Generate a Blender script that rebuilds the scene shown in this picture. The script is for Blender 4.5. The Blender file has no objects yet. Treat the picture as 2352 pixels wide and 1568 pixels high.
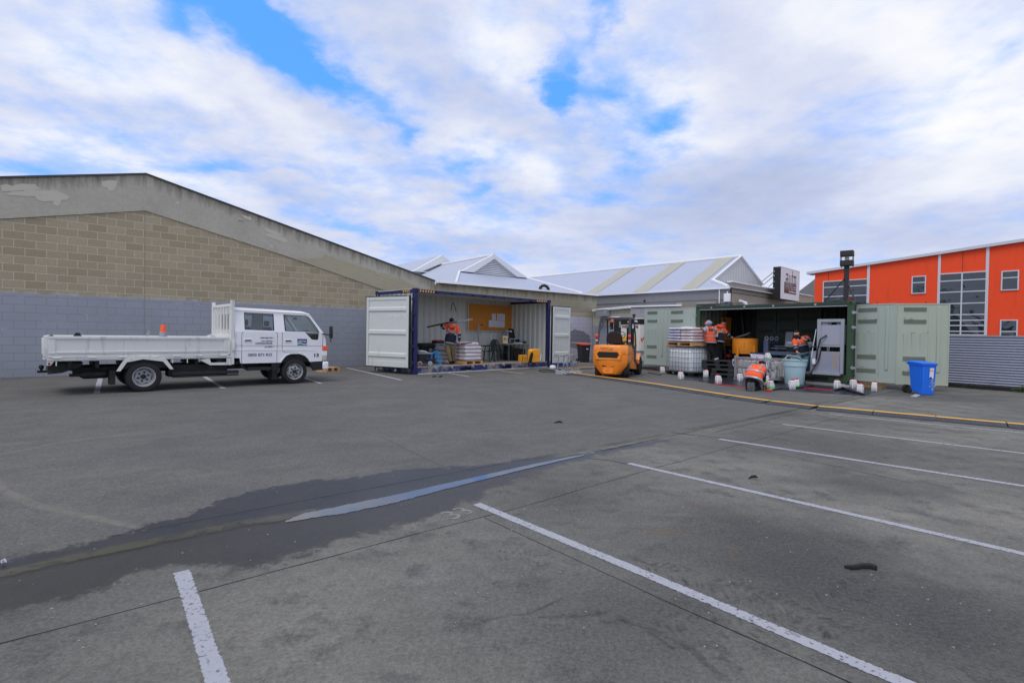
import bpy, bmesh, math, random
from math import radians, sin, cos, pi, atan2, degrees, hypot
from mathutils import Vector, Matrix, Euler
from mathutils.geometry import tessellate_polygon

sc = bpy.context.scene
COL = sc.collection
random.seed(7)

# ------------------------------------------------------------------ camera
H = 1.42                      # eye height of the photographer
F = 1180.0; CX = 1176.0; CY = 784.0     # measuring grid: 2352 x 1568 units across the photo
PITCH = radians(0.9); ROLL = radians(0.9)
_Fv = Vector((0, cos(PITCH), -sin(PITCH)))
_U0 = Vector((0, sin(PITCH), cos(PITCH))); _R0 = Vector((1, 0, 0))
_Rv = _R0*cos(ROLL) + _U0*sin(ROLL); _Uv = -_R0*sin(ROLL) + _U0*cos(ROLL)
CAM = Vector((0, 0, H))
cd = bpy.data.cameras.new('camera'); cam = bpy.data.objects.new('camera', cd); COL.objects.link(cam)
cd.lens = F/2352*36; cd.sensor_width = 36; cd.clip_start = 0.05; cd.clip_end = 2000
m = Matrix.Identity(4)
for i, v in enumerate((_Rv, _Uv, -_Fv)):
    for j in range(3): m[j][i] = v[j]
m.translation = CAM
cam.matrix_world = m
sc.camera = cam

# ------------------------------------------------------------------ light and exposure
sc.view_settings.view_transform = 'Standard'; sc.view_settings.look = 'None'
sc.view_settings.exposure = 0.38; sc.view_settings.gamma = 1.0; sc.view_settings.use_curve_mapping = False
SUN_EL = radians(60); SUN_AZ = radians(212)          # azimuth from +Y towards +X
sd = bpy.data.lights.new('sun', 'SUN'); sd.energy = 1.2; sd.angle = radians(28); sd.color = (1, .92, .80)
so = bpy.data.objects.new('sun', sd); COL.objects.link(so)
sdir = Vector((sin(SUN_AZ)*cos(SUN_EL), cos(SUN_AZ)*cos(SUN_EL), sin(SUN_EL)))
so.rotation_euler = sdir.to_track_quat('Z', 'Y').to_euler()

def ray(x, y): return _Fv + _Rv*((x-CX)/F) - _Uv*((y-CY)/F)
def G(x, y, z=0.0):
    d = ray(x, y); return CAM + d*((z-H)/d.z)
def at(x, y, depth):            # point at a given distance in front of the lens
    d = ray(x, y); return CAM + d*depth
def lin(c):
    c = c/255.0
    return c/12.92 if c <= .04045 else ((c+.055)/1.055)**2.4
def rgb(r, g, b): return (lin(r), lin(g), lin(b), 1)

class NT:
    def __init__(s, tree): s.t = tree; s.n = tree.nodes; s.l = tree.links
    def node(s, typ, **kw):
        n = s.n.new(typ)
        for k, v in kw.items(): setattr(n, k, v)
        return n
    def link(s, a, b): s.l.new(a, b)
    def setin(s, sock, v):
        if isinstance(v, bpy.types.NodeSocket): s.l.new(v, sock)
        elif v is not None: sock.default_value = v
    def math(s, op, a, b=None, c=None, clamp=False):
        n = s.node('ShaderNodeMath', operation=op); n.use_clamp = clamp
        s.setin(n.inputs[0], a); s.setin(n.inputs[1], b)
        if c is not None: s.setin(n.inputs[2], c)
        return n.outputs[0]
    def vmath(s, op, a, b=None):
        n = s.node('ShaderNodeVectorMath', operation=op); s.setin(n.inputs[0], a); s.setin(n.inputs[1], b)
        return n.outputs['Value'] if op in ('DOT_PRODUCT', 'LENGTH', 'DISTANCE') else n.outputs[0]
    def mix(s, f, a, b, mode='MIX'):
        n = s.node('ShaderNodeMix', data_type='RGBA', blend_type=mode)
        s.setin(n.inputs[0], f); s.setin(n.inputs[6], a); s.setin(n.inputs[7], b); return n.outputs[2]
    def noise(s, vec, scale, detail=4, rough=.55, dist=0.0):
        n = s.node('ShaderNodeTexNoise'); s.setin(n.inputs['Vector'], vec)
        n.inputs['Scale'].default_value = scale; n.inputs['Detail'].default_value = detail
        n.inputs['Roughness'].default_value = rough; n.inputs['Distortion'].default_value = dist
        return n.outputs['Fac']
    def voro(s, vec, scale):
        n = s.node('ShaderNodeTexVoronoi'); s.setin(n.inputs['Vector'], vec); n.inputs['Scale'].default_value = scale
        return n.outputs['Distance']
    def mapr(s, v, a, b, c=0.0, d=1.0, smooth=False):
        n = s.node('ShaderNodeMapRange'); n.clamp = True
        if smooth: n.interpolation_type = 'SMOOTHSTEP'
        for i, q in enumerate((v, a, b, c, d)): s.setin(n.inputs[i], q)
        return n.outputs[0]
    def mapping(s, vec, scale=(1, 1, 1), loc=(0, 0, 0), rot=(0, 0, 0)):
        n = s.node('ShaderNodeMapping'); s.setin(n.inputs['Vector'], vec)
        n.inputs['Scale'].default_value = scale; n.inputs['Location'].default_value = loc; n.inputs['Rotation'].default_value = rot
        return n.outputs[0]
    def sep(s, vec):
        n = s.node('ShaderNodeSeparateXYZ'); s.setin(n.inputs[0], vec); return n.outputs
    def comb(s, x, y, z=0.0):
        n = s.node('ShaderNodeCombineXYZ')
        for i, q in enumerate((x, y, z)): s.setin(n.inputs[i], q)
        return n.outputs[0]
    def ramp(s, v, stops):
        n = s.node('ShaderNodeValToRGB'); s.setin(n.inputs[0], v)
        e = n.color_ramp.elements
        while len(e) < len(stops): e.new(.5)
        for i, (p, c) in enumerate(stops):
            e[i].position = p; e[i].color = c if len(c) == 4 else (*c, 1)
        return n.outputs[0]

# ------------------------------------------------------------------ sky
w = bpy.data.worlds.new('World'); sc.world = w; w.use_nodes = True
t = NT(w.node_tree); t.n.clear()
def build_sky():
    tc = t.node('ShaderNodeTexCoord').outputs['Generated']
    sky = t.node('ShaderNodeTexSky', sky_type='NISHITA'); sky.sun_disc = False
    sky.sun_elevation = SUN_EL; sky.sun_rotation = SUN_AZ; sky.air_density = 1.0; sky.ozone_density = 2.0
    t.link(tc, sky.inputs[0])
    x, y, z = t.sep(tc)
    zz = t.math('ADD', t.math('MAXIMUM', z, 0.0), .16)
    OFF = .16
    P = t.comb(t.math('DIVIDE', x, zz), t.math('DIVIDE', y, zz), 0)     # the cloud layer seen from below
    def plane(px, py):
        d = ray(px, py).normalized(); return Vector((d.x/(max(d.z, 0)+OFF), d.y/(max(d.z, 0)+OFF)))
    warp1 = t.noise(P, 1.7, 5, .6)
    nz = t.node('ShaderNodeTexNoise'); t.link(P, nz.inputs['Vector']); nz.inputs['Scale'].default_value = 2.6; nz.inputs['Detail'].default_value = 6; nz.inputs['Roughness'].default_value = .6
    wv = t.vmath('SUBTRACT', nz.outputs['Color'], (.5, .5, .5))
    wn = t.node('ShaderNodeVectorMath', operation='SCALE'); t.link(wv, wn.inputs[0]); wn.inputs[3].default_value = .38
    Q = t.vmath('ADD', P, wn.outputs[0])
    def blob(px, py, rx, ry, ang, amp):
        c = plane(px, py); a = radians(ang)
        ux = (plane(px+6*cos(a), py+6*sin(a))-c)/6; uy = (plane(px-6*sin(a), py+6*cos(a))-c)/6
        J = Matrix(((ux.x*rx, uy.x*ry), (ux.y*rx, uy.y*ry)))
        Ji = J.inverted()
        rel = t.vmath('SUBTRACT', Q, (c.x, c.y, 0))
        a_ = t.vmath('DOT_PRODUCT', rel, (Ji[0][0], Ji[0][1], 0)); b_ = t.vmath('DOT_PRODUCT', rel, (Ji[1][0], Ji[1][1], 0))
        d2 = t.math('ADD', t.math('MULTIPLY', a_, a_), t.math('MULTIPLY', b_, b_))
        return t.math('MULTIPLY', t.math('EXPONENT', t.math('MULTIPLY', d2, -1.0)), amp)
    gaps = [(500, -20, 200, 55, 22, 1.30), (640, 95, 170, 60, 34, 1.49), (450, 55, 70, 45, 40, 0.91), (750, 185, 95, 42, 40, 1.10), (880, 275, 80, 30, 46, 0.78),
            (930, 315, 40, 24, 20, 0.52), (500, 372, 120, 16, 2, 0.72), (40, 385, 110, 18, 6, 0.65), (60, 440, 110, 16, 12, 0.52), (1290, 150, 30, 120, 12, .853), (1370, 40, 30, 80, 20, 0.78),
            (1390, 215, 110, 34, 12, 0.78), (1275, 225, 34, 46, 0, 0.78), (1530, 290, 60, 28, -30, 0.85), (1450, 370, 70, 34, -20, 0.72), (1390, 455, 90, 22, 5, 0.65), (1060, 370, 40, 40, 60, 0.65),
            (1085, 440, 34, 30, 30, 0.59), (800, 520, 110, 18, 20, 0.65), (1110, 585, 110, 18, 8, 0.45), (250, 310, 150, 16, 5, 0.39), (2290, 130, 90, 24, -35, 0.39)]
    g = None
    for b in gaps:
        v = blob(*b); g = v if g is None else t.math('ADD', g, v)
    fb = t.noise(t.mapping(P, (1.0, 1.0, 1)), 2.2, 8, .6, .15)
    fb2 = t.noise(P, 7.0, 6, .6)
    dens = t.math('ADD', t.math('MULTIPLY', t.math('SUBTRACT', fb, .5), 2.0), .84)
    dens = t.math('ADD', dens, t.math('MULTIPLY', t.math('SUBTRACT', fb2, .5), .8))
    dens = t.math('SUBTRACT', dens, g)
    dens = t.mapr(dens, -.42, .98, 0, 1, True)
    # light and shade inside the cloud layer
    greys = [(1000, 120, 330, 90, 32, 0.34), (1150, 300, 330, 60, 30, 0.22), (1700, 90, 260, 70, 20, 0.19), (1800, 380, 260, 90, 0, 0.31), (1700, 470, 420, 80, 6, 0.46), (2150, 520, 330, 60, -4, 0.37), (1500, 520, 260, 60, 8, 0.28),
             (560, 250, 260, 36, 24, 0.22), (300, 270, 260, 40, 4, 0.25), (850, 350, 240, 46, 28, 0.28), (640, 420, 150, 30, 22, 0.22), (1000, 560, 300, 50, 10, 0.31), (1450, 580, 500, 40, 4, 0.31), (2280, 330, 90, 60, 0, 0.09)]
    whites = [(180, 160, 260, 50, 25, .35), (420, 200, 220, 40, 30, .55), (650, 270, 200, 40, 35, .5), (1150, 110, 130, 70, 40, .5), (850, 400, 120, 30, 30, .25), (1160, 350, 120, 50, 30, .5), (1270, 400, 80, 40, 20, .5),
              (1620, 330, 160, 80, 10, .5), (2100, 120, 300, 140, 10, .6), (2250, 300, 200, 100, -10, .7), (1100, 510, 160, 30, 10, .35), (1480, 210, 90, 30, 0, .2), (150, 340, 160, 30, 12, .4), (430, 410, 160, 30, 14, .45), (2200, 440, 220, 40, -8, .35)]
    sh = t.math('MULTIPLY', t.math('ADD', t.math('SUBTRACT', t.noise(Q, 1.6, 7, .55), .5), t.math('MULTIPLY', t.math('SUBTRACT', fb2, .5), -.38)), -1.1)
    for b in greys: sh = t.math('SUBTRACT', sh, blob(*b))
    for b in whites: sh = t.math('ADD', sh, blob(*b))
    k = t.mapr(sh, -.75, .75, 0, 1)
    cl = t.ramp(k, [(0, (3.4, 3.9, 5.6, 1)), (.25, (4.3, 4.8, 6.4, 1)), (.5, (5.6, 5.9, 7.1, 1)), (.72, (6.7, 6.9, 7.5, 1)), (1, (7.6, 7.6, 7.7, 1))])
    hz = t.mapr(z, 0.0, .30, 1, 0, True)
    cl = t.mix(t.math('MULTIPLY', hz, .35), cl, (5.7, 6.1, 7.4, 1))
    blue = t.mix(1.0, sky.outputs[0], (1.5, 2.6, 3.6, 1), 'MULTIPLY')
    blue = t.mix(.85, blue, (.8, 2.9, 8.2, 1))
    # thin veil so that the gaps fade softly
    sh_v = None
    for b in ((600, 80, 460, 140, 30, 1.1), (1350, 180, 200, 170, 20, .8), (480, 375, 420, 55, 5, .7), (120, 400, 260, 60, 8, .6), (1080, 420, 200, 120, 20, .7), (950, 560, 350, 55, 8, .55), (1480, 330, 170, 120, 0, .65), (80, 130, 200, 130, 20, .45), (330, 250, 260, 40, 12, .4)):
        v_ = blob(*b); sh_v = v_ if sh_v is None else t.math('ADD', sh_v, v_)
    veil = t.math('MULTIPLY', sh_v, t.mapr(t.math('ADD', t.math('MULTIPLY', fb, .6), t.math('MULTIPLY', fb2, .4)), .38, .60, 1, 0, True), clamp=True)
    cl = t.mix(t.math('MULTIPLY', veil, .72), cl, (2.5, 4.2, 7.9, 1))
    col = t.mix(dens, blue, cl)
    low = t.mapr(z, -.02, .0, 0, 1)
    col = t.mix(low, (1.6, 1.6, 1.6, 1), col)
    bg = t.node('ShaderNodeBackground'); t.link(col, bg.inputs[0]); bg.inputs[1].default_value = .1
    out = t.node('ShaderNodeOutputWorld'); t.link(bg.outputs[0], out.inputs[0])
build_sky()
w.cycles.sampling_method = 'MANUAL'; w.cycles.sample_map_resolution = 512

# ------------------------------------------------------------------ materials
def newmat(name):
    mt = bpy.data.materials.new(name); mt.use_nodes = True
    q = NT(mt.node_tree); b = q.n['Principled BSDF']; return mt, q, b
def bump(q, b, h, strength=.3, dist=.01):
    n = q.node('ShaderNodeBump'); n.inputs['Strength'].default_value = strength; n.inputs['Distance'].default_value = dist
    q.link(h, n.inputs['Height']); q.link(n.outputs[0], b.inputs['Normal'])
def M(name, col, rough=.55, metal=0.0, var=.12, vs=2.5, dirt=None, dsc=1.6, damt=.45, bmp=.0, bs=60, streak=False, spec=.5, coat=0):
    """paint / plastic / metal with uneven colour, grime patches and a fine bump"""
    mt, q, b = newmat(name)
    tc = q.node('ShaderNodeTexCoord').outputs['Object']
    n1 = q.noise(tc, vs, 5, .6)
    c = Vector(col[:3]) if len(col) >= 3 else Vector((col,)*3)
    a = [max(0, x*(1-var)) for x in c]; d = [min(1, x*(1+var)) for x in c]
    cc = q.mix(n1, (*a, 1), (*d, 1))
    if dirt is not None:
        dv = q.mapping(tc, (3.5, 3.5, .5) if streak else (1, 1, 1))
        n2 = q.noise(dv, dsc, 7, .68)
        f = q.mapr(n2, 1-damt-.04, 1-damt+.16, 0, 1)
        cc = q.mix(q.math('MULTIPLY', f, .8), cc, dirt)
    q.link(cc, b.inputs['Base Color'])
    r = q.mapr(q.noise(tc, vs*3, 4, .6), .3, .7, max(.02, rough-.08), min(1, rough+.1))
    q.link(r, b.inputs['Roughness'])
    b.inputs['Metallic'].default_value = metal; b.inputs['Specular IOR Level'].default_value = spec
    if coat: b.inputs['Coat Weight'].default_value = coat; b.inputs['Coat Roughness'].default_value = .08
    if bmp: bump(q, b, q.noise(tc, bs, 4, .6), bmp, .01)
    return mt
BLK = rgb(28, 28, 30)
MAT = {}
def mm(key, *a, **k):
    if key not in MAT: MAT[key] = M(key, *a, **k)
    return MAT[key]
mm('white_paint', rgb(238, 239, 243), .35, dirt=rgb(170, 168, 160), damt=.28, dsc=2.2, coat=.5, var=.03)
mm('tray_paint', rgb(220, 222, 219), .5, dirt=rgb(120, 114, 104), damt=.40, dsc=2.5, streak=True, var=.05)
mm('black_paint', rgb(30, 31, 34), .5, var=.3)
mm('chassis', rgb(22, 22, 24), .7, var=.4, dirt=rgb(66, 60, 54), damt=.4, dsc=4)
mm('rubber', rgb(34, 34, 36), .8, var=.25, bmp=.3, bs=90, dirt=rgb(84, 80, 74), damt=.32, dsc=5)
mm('wheel_silver', rgb(176, 178, 180), .42, .3, var=.1, dirt=rgb(96, 92, 86), damt=.36, dsc=6)
mm('amber', rgb(255, 96, 30), .25, var=.05)
mm('red_lens', rgb(170, 16, 20), .25, var=.05)
mm('clear_lens', rgb(190, 188, 176), .15, var=.15, vs=9)
mm('plastic_black', rgb(26, 27, 29), .5, var=.2)
mm('cloth_black', rgb(24, 24, 28), .95, var=.35, vs=8, bmp=.6, bs=18)
mm('hi_vis', rgb(255, 96, 48), .75, var=.10, vs=7, bmp=.7, bs=14)
mm('navy_cloth', rgb(28, 34, 54), .9, var=.3, vs=7, bmp=.7, bs=14)
mm('reflective', rgb(150, 155, 166), .35, .2, var=.12, vs=9)
mm('khaki', rgb(128, 116, 86), .9, var=.22, vs=6, bmp=.8, bs=12)
mm('teal_cloth', rgb(96, 164, 182), .85, var=.22, vs=6, bmp=.8, bs=12)
mm('skin', rgb(206, 150, 124), .55, var=.08)
mm('hair', rgb(26, 20, 18), .8, var=.3, bmp=.8, bs=60)
mm('grey_cloth', rgb(150, 154, 172), .9, var=.14, vs=8, bmp=.7, bs=16)
mm('cont_blue', rgb(30, 37, 88), .5, var=.2, dirt=rgb(96, 74, 62), damt=.26, dsc=5)
mm('cont_sill', rgb(40, 50, 108), .6, var=.2, dirt=rgb(168, 160, 140), damt=.50, dsc=2.4, streak=False)
mm('cont_inner', rgb(206, 210, 206), .6, var=.05, dirt=rgb(158, 154, 140), damt=.33, dsc=2, streak=True)
mm('cont_door', rgb(204, 210, 209), .5, var=.04, dirt=rgb(150, 150, 142), damt=.35, dsc=1.5, streak=True)
mm('seal_black', rgb(22, 22, 24), .6)
mm('cont_green', rgb(52, 78, 56), .55, var=.2, dirt=rgb(40, 52, 40), damt=.4, dsc=4, streak=True)
mm('green_dark', rgb(40, 62, 50), .6, var=.25)
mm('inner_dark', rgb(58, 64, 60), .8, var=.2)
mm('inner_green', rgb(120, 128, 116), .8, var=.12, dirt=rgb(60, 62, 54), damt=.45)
mm('floor_ply', rgb(168, 156, 138), .8, var=.15, dirt=rgb(110, 102, 92), damt=.42, dsc=3)
mm('wood', rgb(196, 156, 110), .75, var=.25, vs=9, dirt=rgb(110, 86, 62), damt=.38, dsc=6)
mm('steel', rgb(150, 154, 158), .4, .7, var=.15, vs=8)
mm('galv', rgb(166, 172, 180), .45, .5, var=.12, vs=8)
mm('fork_orange', rgb(236, 138, 38), .42, var=.07, dirt=rgb(150, 82, 34), damt=.34, dsc=3, coat=.3)
mm('fork_grey', rgb(62, 70, 82), .5, var=.15)
mm('bag_plastic', rgb(212, 206, 212), .3, var=.14, vs=6, dirt=rgb(196, 160, 158), damt=.46, dsc=4, bmp=.9, bs=22)
mm('bag_blue', rgb(186, 186, 206), .3, var=.14, vs=6, dirt=rgb(140, 130, 168), damt=.46, dsc=5, bmp=.9, bs=22)
mm('tank_plastic', rgb(226, 234, 242), .35, var=.05)
mm('jug_white', rgb(222, 224, 226), .4, var=.05, dirt=rgb(172, 168, 160), damt=.32, dsc=14)
mm('green_tape', rgb(120, 232, 120), .5)
mm('red_cap', rgb(190, 40, 38), .45)
mm('tub_plastic', rgb(176, 204, 214), .5, var=.06, dirt=rgb(150, 160, 160), damt=.4, dsc=4)
mm('mixer_yellow', rgb(226, 140, 34), .5, var=.08, dirt=rgb(110, 70, 30), damt=.30, dsc=7)
mm('case_yellow', rgb(255, 176, 40), .45, var=.05)
mm('bin_blue', rgb(26, 112, 236), .42, var=.05, dirt=rgb(120, 150, 190), damt=.22, dsc=3.2)
mm('bin_black', rgb(34, 37, 40), .5)
mm('paper', rgb(226, 228, 240), .8, var=.03)
mm('chair_green', rgb(18, 54, 48), .4, var=.15)
mm('cork', rgb(206, 138, 60), .9, var=.14, vs=5, bmp=.2, bs=80, dirt=rgb(160, 98, 44), damt=.35)
mm('bench_blue', rgb(92, 108, 140), .5, var=.12)
mm('machine_grey', rgb(150, 154, 166), .5, var=.05)
mm('machine_panel', rgb(160, 163, 180), .45, var=.03)
mm('machine_worn', rgb(136, 144, 168), .5, var=.16, dirt=rgb(176, 140, 76), damt=.50, dsc=3, streak=True)
mm('hose_blue', rgb(40, 160, 226), .4)
mm('hose_green', rgb(28, 84, 70), .4)
mm('hose_grey', rgb(166, 168, 166), .5)
mm('sheet_black', rgb(34, 37, 48), .32, var=.4, vs=3, bmp=.9, bs=5)
mm('ramp_black', rgb(46, 49, 56), .65, var=.2, bmp=.5, bs=40)
mm('ramp_yellow', rgb(240, 184, 52), .55, var=.08, dirt=rgb(166, 130, 60), damt=.34, dsc=5)
mm('cone_orange', rgb(255, 86, 26), .5, var=.05)
mm('red_plastic', rgb(212, 46, 42), .5)
mm('logo_navy', rgb(32, 44, 122), .4, var=.05)
mm('logo_teal', rgb(30, 150, 150), .4, var=.05)
mm('ink_navy', rgb(56, 60, 110), .5)
mm('ink_black', rgb(22, 22, 26), .5)
mm('ink_red', rgb(196, 34, 36), .5)
mm('ink_white', rgb(230, 232, 236), .5)
mm('gen_white', rgb(226, 222, 214), .5, var=.04, dirt=rgb(180, 172, 160), damt=.3)
mm('tarp', rgb(22, 23, 25), .6, var=.4, bmp=.6, bs=6)
mm('rust', rgb(120, 62, 40), .85, var=.3)
mm('hazard_yellow', rgb(240, 178, 50), .55, var=.1)
mm('mast_black', rgb(42, 42, 46), .55, var=.12)
mm('mast_brown', rgb(104, 84, 80), .6, var=.1)

def glass(name, tint, rough=.03, mix=.35):
    mt, q, b = newmat(name)
    q.n.remove(b)
    g = q.node('ShaderNodeBsdfGlossy'); g.inputs['Roughness'].default_value = rough
    tr = q.node('ShaderNodeBsdfTransparent'); tr.inputs[0].default_value = tint
    fr = q.node('ShaderNodeFresnel'); fr.inputs[0].default_value = 1.5
    f = q.math('ADD', fr.outputs[0], mix*.2, clamp=True)
    ms = q.node('ShaderNodeMixShader'); q.link(f, ms.inputs[0]); q.link(tr.outputs[0], ms.inputs[1]); q.link(g.outputs[0], ms.inputs[2])
    q.link(ms.outputs[0], q.n['Material Output'].inputs[0]); return mt
MAT['glass_clear'] = glass('glass_clear', (.72, .82, .82, 1), .02, .35)
def winmat():
    mt, q, b = newmat('window_glass')
    tc = q.node('ShaderNodeTexCoord').outputs['Object']
    n = q.noise(tc, .7, 2, .5)
    q.link(q.mix(n, (.004, .008, .014, 1), (.02, .04, .06, 1)), b.inputs['Base Color'])
    b.inputs['Roughness'].default_value = .04; b.inputs['Specular IOR Level'].default_value = .5
    b.inputs['IOR'].default_value = 1.8
    bump(q, b, q.noise(tc, .45, 3, .55), .35, .25)
    return mt
MAT['window_glass'] = winmat()
# ------------------------------------------------------------------ mesh helpers
class MB:
    def __init__(s, T=None): s.v = []; s.f = []; s.uv = {}; s.T = T
    def add(s, vs, fs, uvs=None):
        o = len(s.v)
        for p in vs:
            p = Vector(p); s.v.append(s.T @ p if s.T is not None else p)
        for i, f in enumerate(fs):
            if uvs: s.uv[len(s.f)] = uvs[i]
            s.f.append([o+j for j in f])
        return s
    def box(s, x0, x1, y0, y1, z0, z1, R=None, piv=None):
        vs = [Vector((x, y, z)) for z in (z0, z1) for y in (y0, y1) for x in (x0, x1)]
        if R is not None:
            p = Vector(piv) if piv is not None else Vector(((x0+x1)/2, (y0+y1)/2, (z0+z1)/2))
            vs = [R @ (v-p)+p for v in vs]
        return s.add(vs, [(0, 2, 3, 1), (4, 5, 7, 6), (0, 1, 5, 4), (2, 6, 7, 3), (0, 4, 6, 2), (1, 3, 7, 5)])
    def hexa(s, b, t_):      # bottom 4 points, top 4 points
        return s.add(list(b)+list(t_), [(3, 2, 1, 0), (4, 5, 6, 7), (0, 1, 5, 4), (1, 2, 6, 5), (2, 3, 7, 6), (3, 0, 4, 7)])
    def loft(s, rings, closed=True, cap=True):
        n = len(rings[0]); o = [p for r in rings for p in r]; fs = []
        for i in range(len(rings)-1):
            for j in range(n if closed else n-1):
                k = (j+1) % n
                fs.append((i*n+j, i*n+k, (i+1)*n+k, (i+1)*n+j))
        if cap and closed:
            fs.append(tuple(reversed(range(n)))); fs.append(tuple((len(rings)-1)*n+j for j in range(n)))
        return s.add(o, fs)
    def tube(s, pts, r, seg=8, flat=1.0, side=None, closed=False):
        pts = [Vector(p) for p in pts]; n = len(pts)
        rs = r if isinstance(r, (list, tuple)) else [r]*n
        rings = []; prev = Vector(side) if side is not None else None
        for i, p in enumerate(pts):
            if closed: d = pts[(i+1) % n]-pts[i-1]
            else: d = pts[min(i+1, n-1)]-pts[max(i-1, 0)]
            if d.length < 1e-9: d = Vector((0, 0, 1))
            d.normalize()
            a = prev if prev is not None else (Vector((0, 0, 1)) if abs(d.z) < .9 else Vector((1, 0, 0)))
            a = a - d*a.dot(d)
            if a.length < 1e-4: a = d.orthogonal()
            a.normalize(); b = d.cross(a); prev = a
            rings.append([p+(a*cos(2*pi*k/seg)+b*sin(2*pi*k/seg)*flat)*rs[i] for k in range(seg)])
        if closed: rings.append(rings[0])
        return s.loft(rings, True, not closed)
    def cyl(s, p0, p1, r0, r1=None, seg=16):
        return s.tube([p0, p1], [r0, r1 if r1 is not None else r0], seg)
    def lathe(s, prof, c=(0, 0, 0), seg=24, axis='z', cap=True):
        c = Vector(c); rings = []
        for r, h in prof:
            ring = []
            for k in range(seg):
                a = 2*pi*k/seg
                if axis == 'z': q = Vector((r*cos(a), r*sin(a), h))
                elif axis == 'y': q = Vector((r*cos(a), h, r*sin(a)))
                else: q = Vector((h, r*cos(a), r*sin(a)))
                ring.append(c+q)
            rings.append(ring)
        return s.loft(rings, True, cap)
    def prism(s, poly, d0, d1, axis='y', holes=()):
        """poly in (a,b); axis y: (x,z) extruded over y; axis z: (x,y) over z; axis x: (y,z) over x"""
        def P(a, b, d): return (a, d, b) if axis == 'y' else ((a, b, d) if axis == 'z' else (d, a, b))
        loops = [list(poly)]+[list(h) for h in holes]
        flat = [p for l in loops for p in l]; n = len(flat)
        tris = tessellate_polygon([[Vector((p[0], p[1], 0)) for p in l] for l in loops])
        vs = [P(a, b, d0) for a, b in flat]+[P(a, b, d1) for a, b in flat]
        fs = []
        if not holes: fs += [tuple(range(n)), tuple(n+i for i in reversed(range(n)))]
        else:
            for t_ in tris: fs.append(tuple(t_)); fs.append(tuple(n+i for i in reversed(t_)))
        o = 0
        for l in loops:
            for i in range(len(l)):
                j = (i+1) % len(l); fs.append((o+j, o+i, n+o+i, n+o+j))
            o += len(l)
        return s.add(vs, fs)
    def plate(s, a, b, z0, z1, th, z0b=None, z1b=None):      # upright panel between ground points a,b
        a = Vector(a); b = Vector(b); d = (b-a); d.z = 0; d.normalize(); n = Vector((-d.y, d.x, 0))*th
        z0b = z0 if z0b is None else z0b; z1b = z1 if z1b is None else z1b
        A = Vector((a.x, a.y, 0)); B = Vector((b.x, b.y, 0)); Z = Vector((0, 0, 1))
        return s.hexa([A+Z*z0, B+Z*z0b, B+n+Z*z0b, A+n+Z*z0], [A+Z*z1, B+Z*z1b, B+n+Z*z1b, A+n+Z*z1])
    def mesh(s, name):
        me = bpy.data.meshes.new(name); me.from_pydata([tuple(v) for v in s.v], [], s.f)
        if s.uv:
            ul = me.uv_layers.new(name='UVMap')
            for p in me.polygons:
                if p.index in s.uv:
                    for k, li in enumerate(p.loop_indices): ul.data[li].uv = s.uv[p.index][k]
        return me
    def build(s, name, mat, parent=None, bevel=0, smooth=False, sub=0, recalc=True):
        me = s.mesh(name)
        if recalc:
            bm = bmesh.new(); bm.from_mesh(me); bmesh.ops.recalc_face_normals(bm, faces=bm.faces); bm.to_mesh(me); bm.free()
        me.materials.append(MAT[mat] if isinstance(mat, str) else mat)
        o = bpy.data.objects.new(name, me); COL.objects.link(o)
        if parent is not None: o.parent = parent
        if smooth or bevel or sub:
            for p in me.polygons: p.use_smooth = True
            if not sub: me.set_sharp_from_angle(angle=radians(38))
        if bevel:
            b = o.modifiers.new('bevel', 'BEVEL'); b.width = bevel; b.segments = 2; b.limit_method = 'ANGLE'; b.angle_limit = radians(35); b.harden_normals = False
        if sub:
            m_ = o.modifiers.new('sub', 'SUBSURF'); m_.levels = sub; m_.render_levels = sub
        return o
def tag(o, label=None, cat=None, group=None, kind=None):
    if label: o['label'] = label
    if cat: o['category'] = cat
    if group: o['group'] = group
    if kind: o['kind'] = kind
    return o
def thing(name, label, cat, loc=(0, 0, 0), rz=0.0, group=None, scale=None):
    o = bpy.data.objects.new(name, None); COL.objects.link(o); o.empty_display_size = .2
    o.location = loc; o.rotation_euler = (0, 0, rz)
    if scale: o.scale = (scale,)*3
    return tag(o, label, cat, group)
def dup(root, loc, rz=0, label=None):
    r = root.copy(); COL.objects.link(r); r.location = loc; r.rotation_euler = (0, 0, rz)
    if label: r['label'] = label
    for ch in list(root.children):
        c = ch.copy(); COL.objects.link(c); c.parent = r
        for g_ in list(ch.children):
            d = g_.copy(); COL.objects.link(d); d.parent = c
    return r
class FR:
    """upright measuring frame: origin on the ground, x along `ang` degrees, y away from the lens, z up"""
    def __init__(s, P, ang):
        s.P = Vector((P[0], P[1], 0)); s.a = radians(ang)
        s.x = Vector((cos(s.a), sin(s.a), 0)); s.y = Vector((-sin(s.a), cos(s.a), 0))
    def w(s, x, y, z): return s.P+s.x*x+s.y*y+Vector((0, 0, z))
    def on(s, px, py, y=0.0):
        d = ray(px, py); k = ((s.P+s.y*y-CAM).dot(s.y))/d.dot(s.y); Q = CAM+d*k-s.P
        return Q.dot(s.x), Q.z
    def loc(s, Q): Q = Vector(Q)-s.P; return Vector((Q.dot(s.x), Q.dot(s.y), Q.z))
    def g(s, px, py, z=0.0): return s.loc(G(px, py, z))
    def T(s): return Matrix.Translation(s.P) @ Matrix.Rotation(s.a, 4, 'Z')
def angle(a, b): return degrees(atan2(b.y-a.y, b.x-a.x))
TXT = {}
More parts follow.
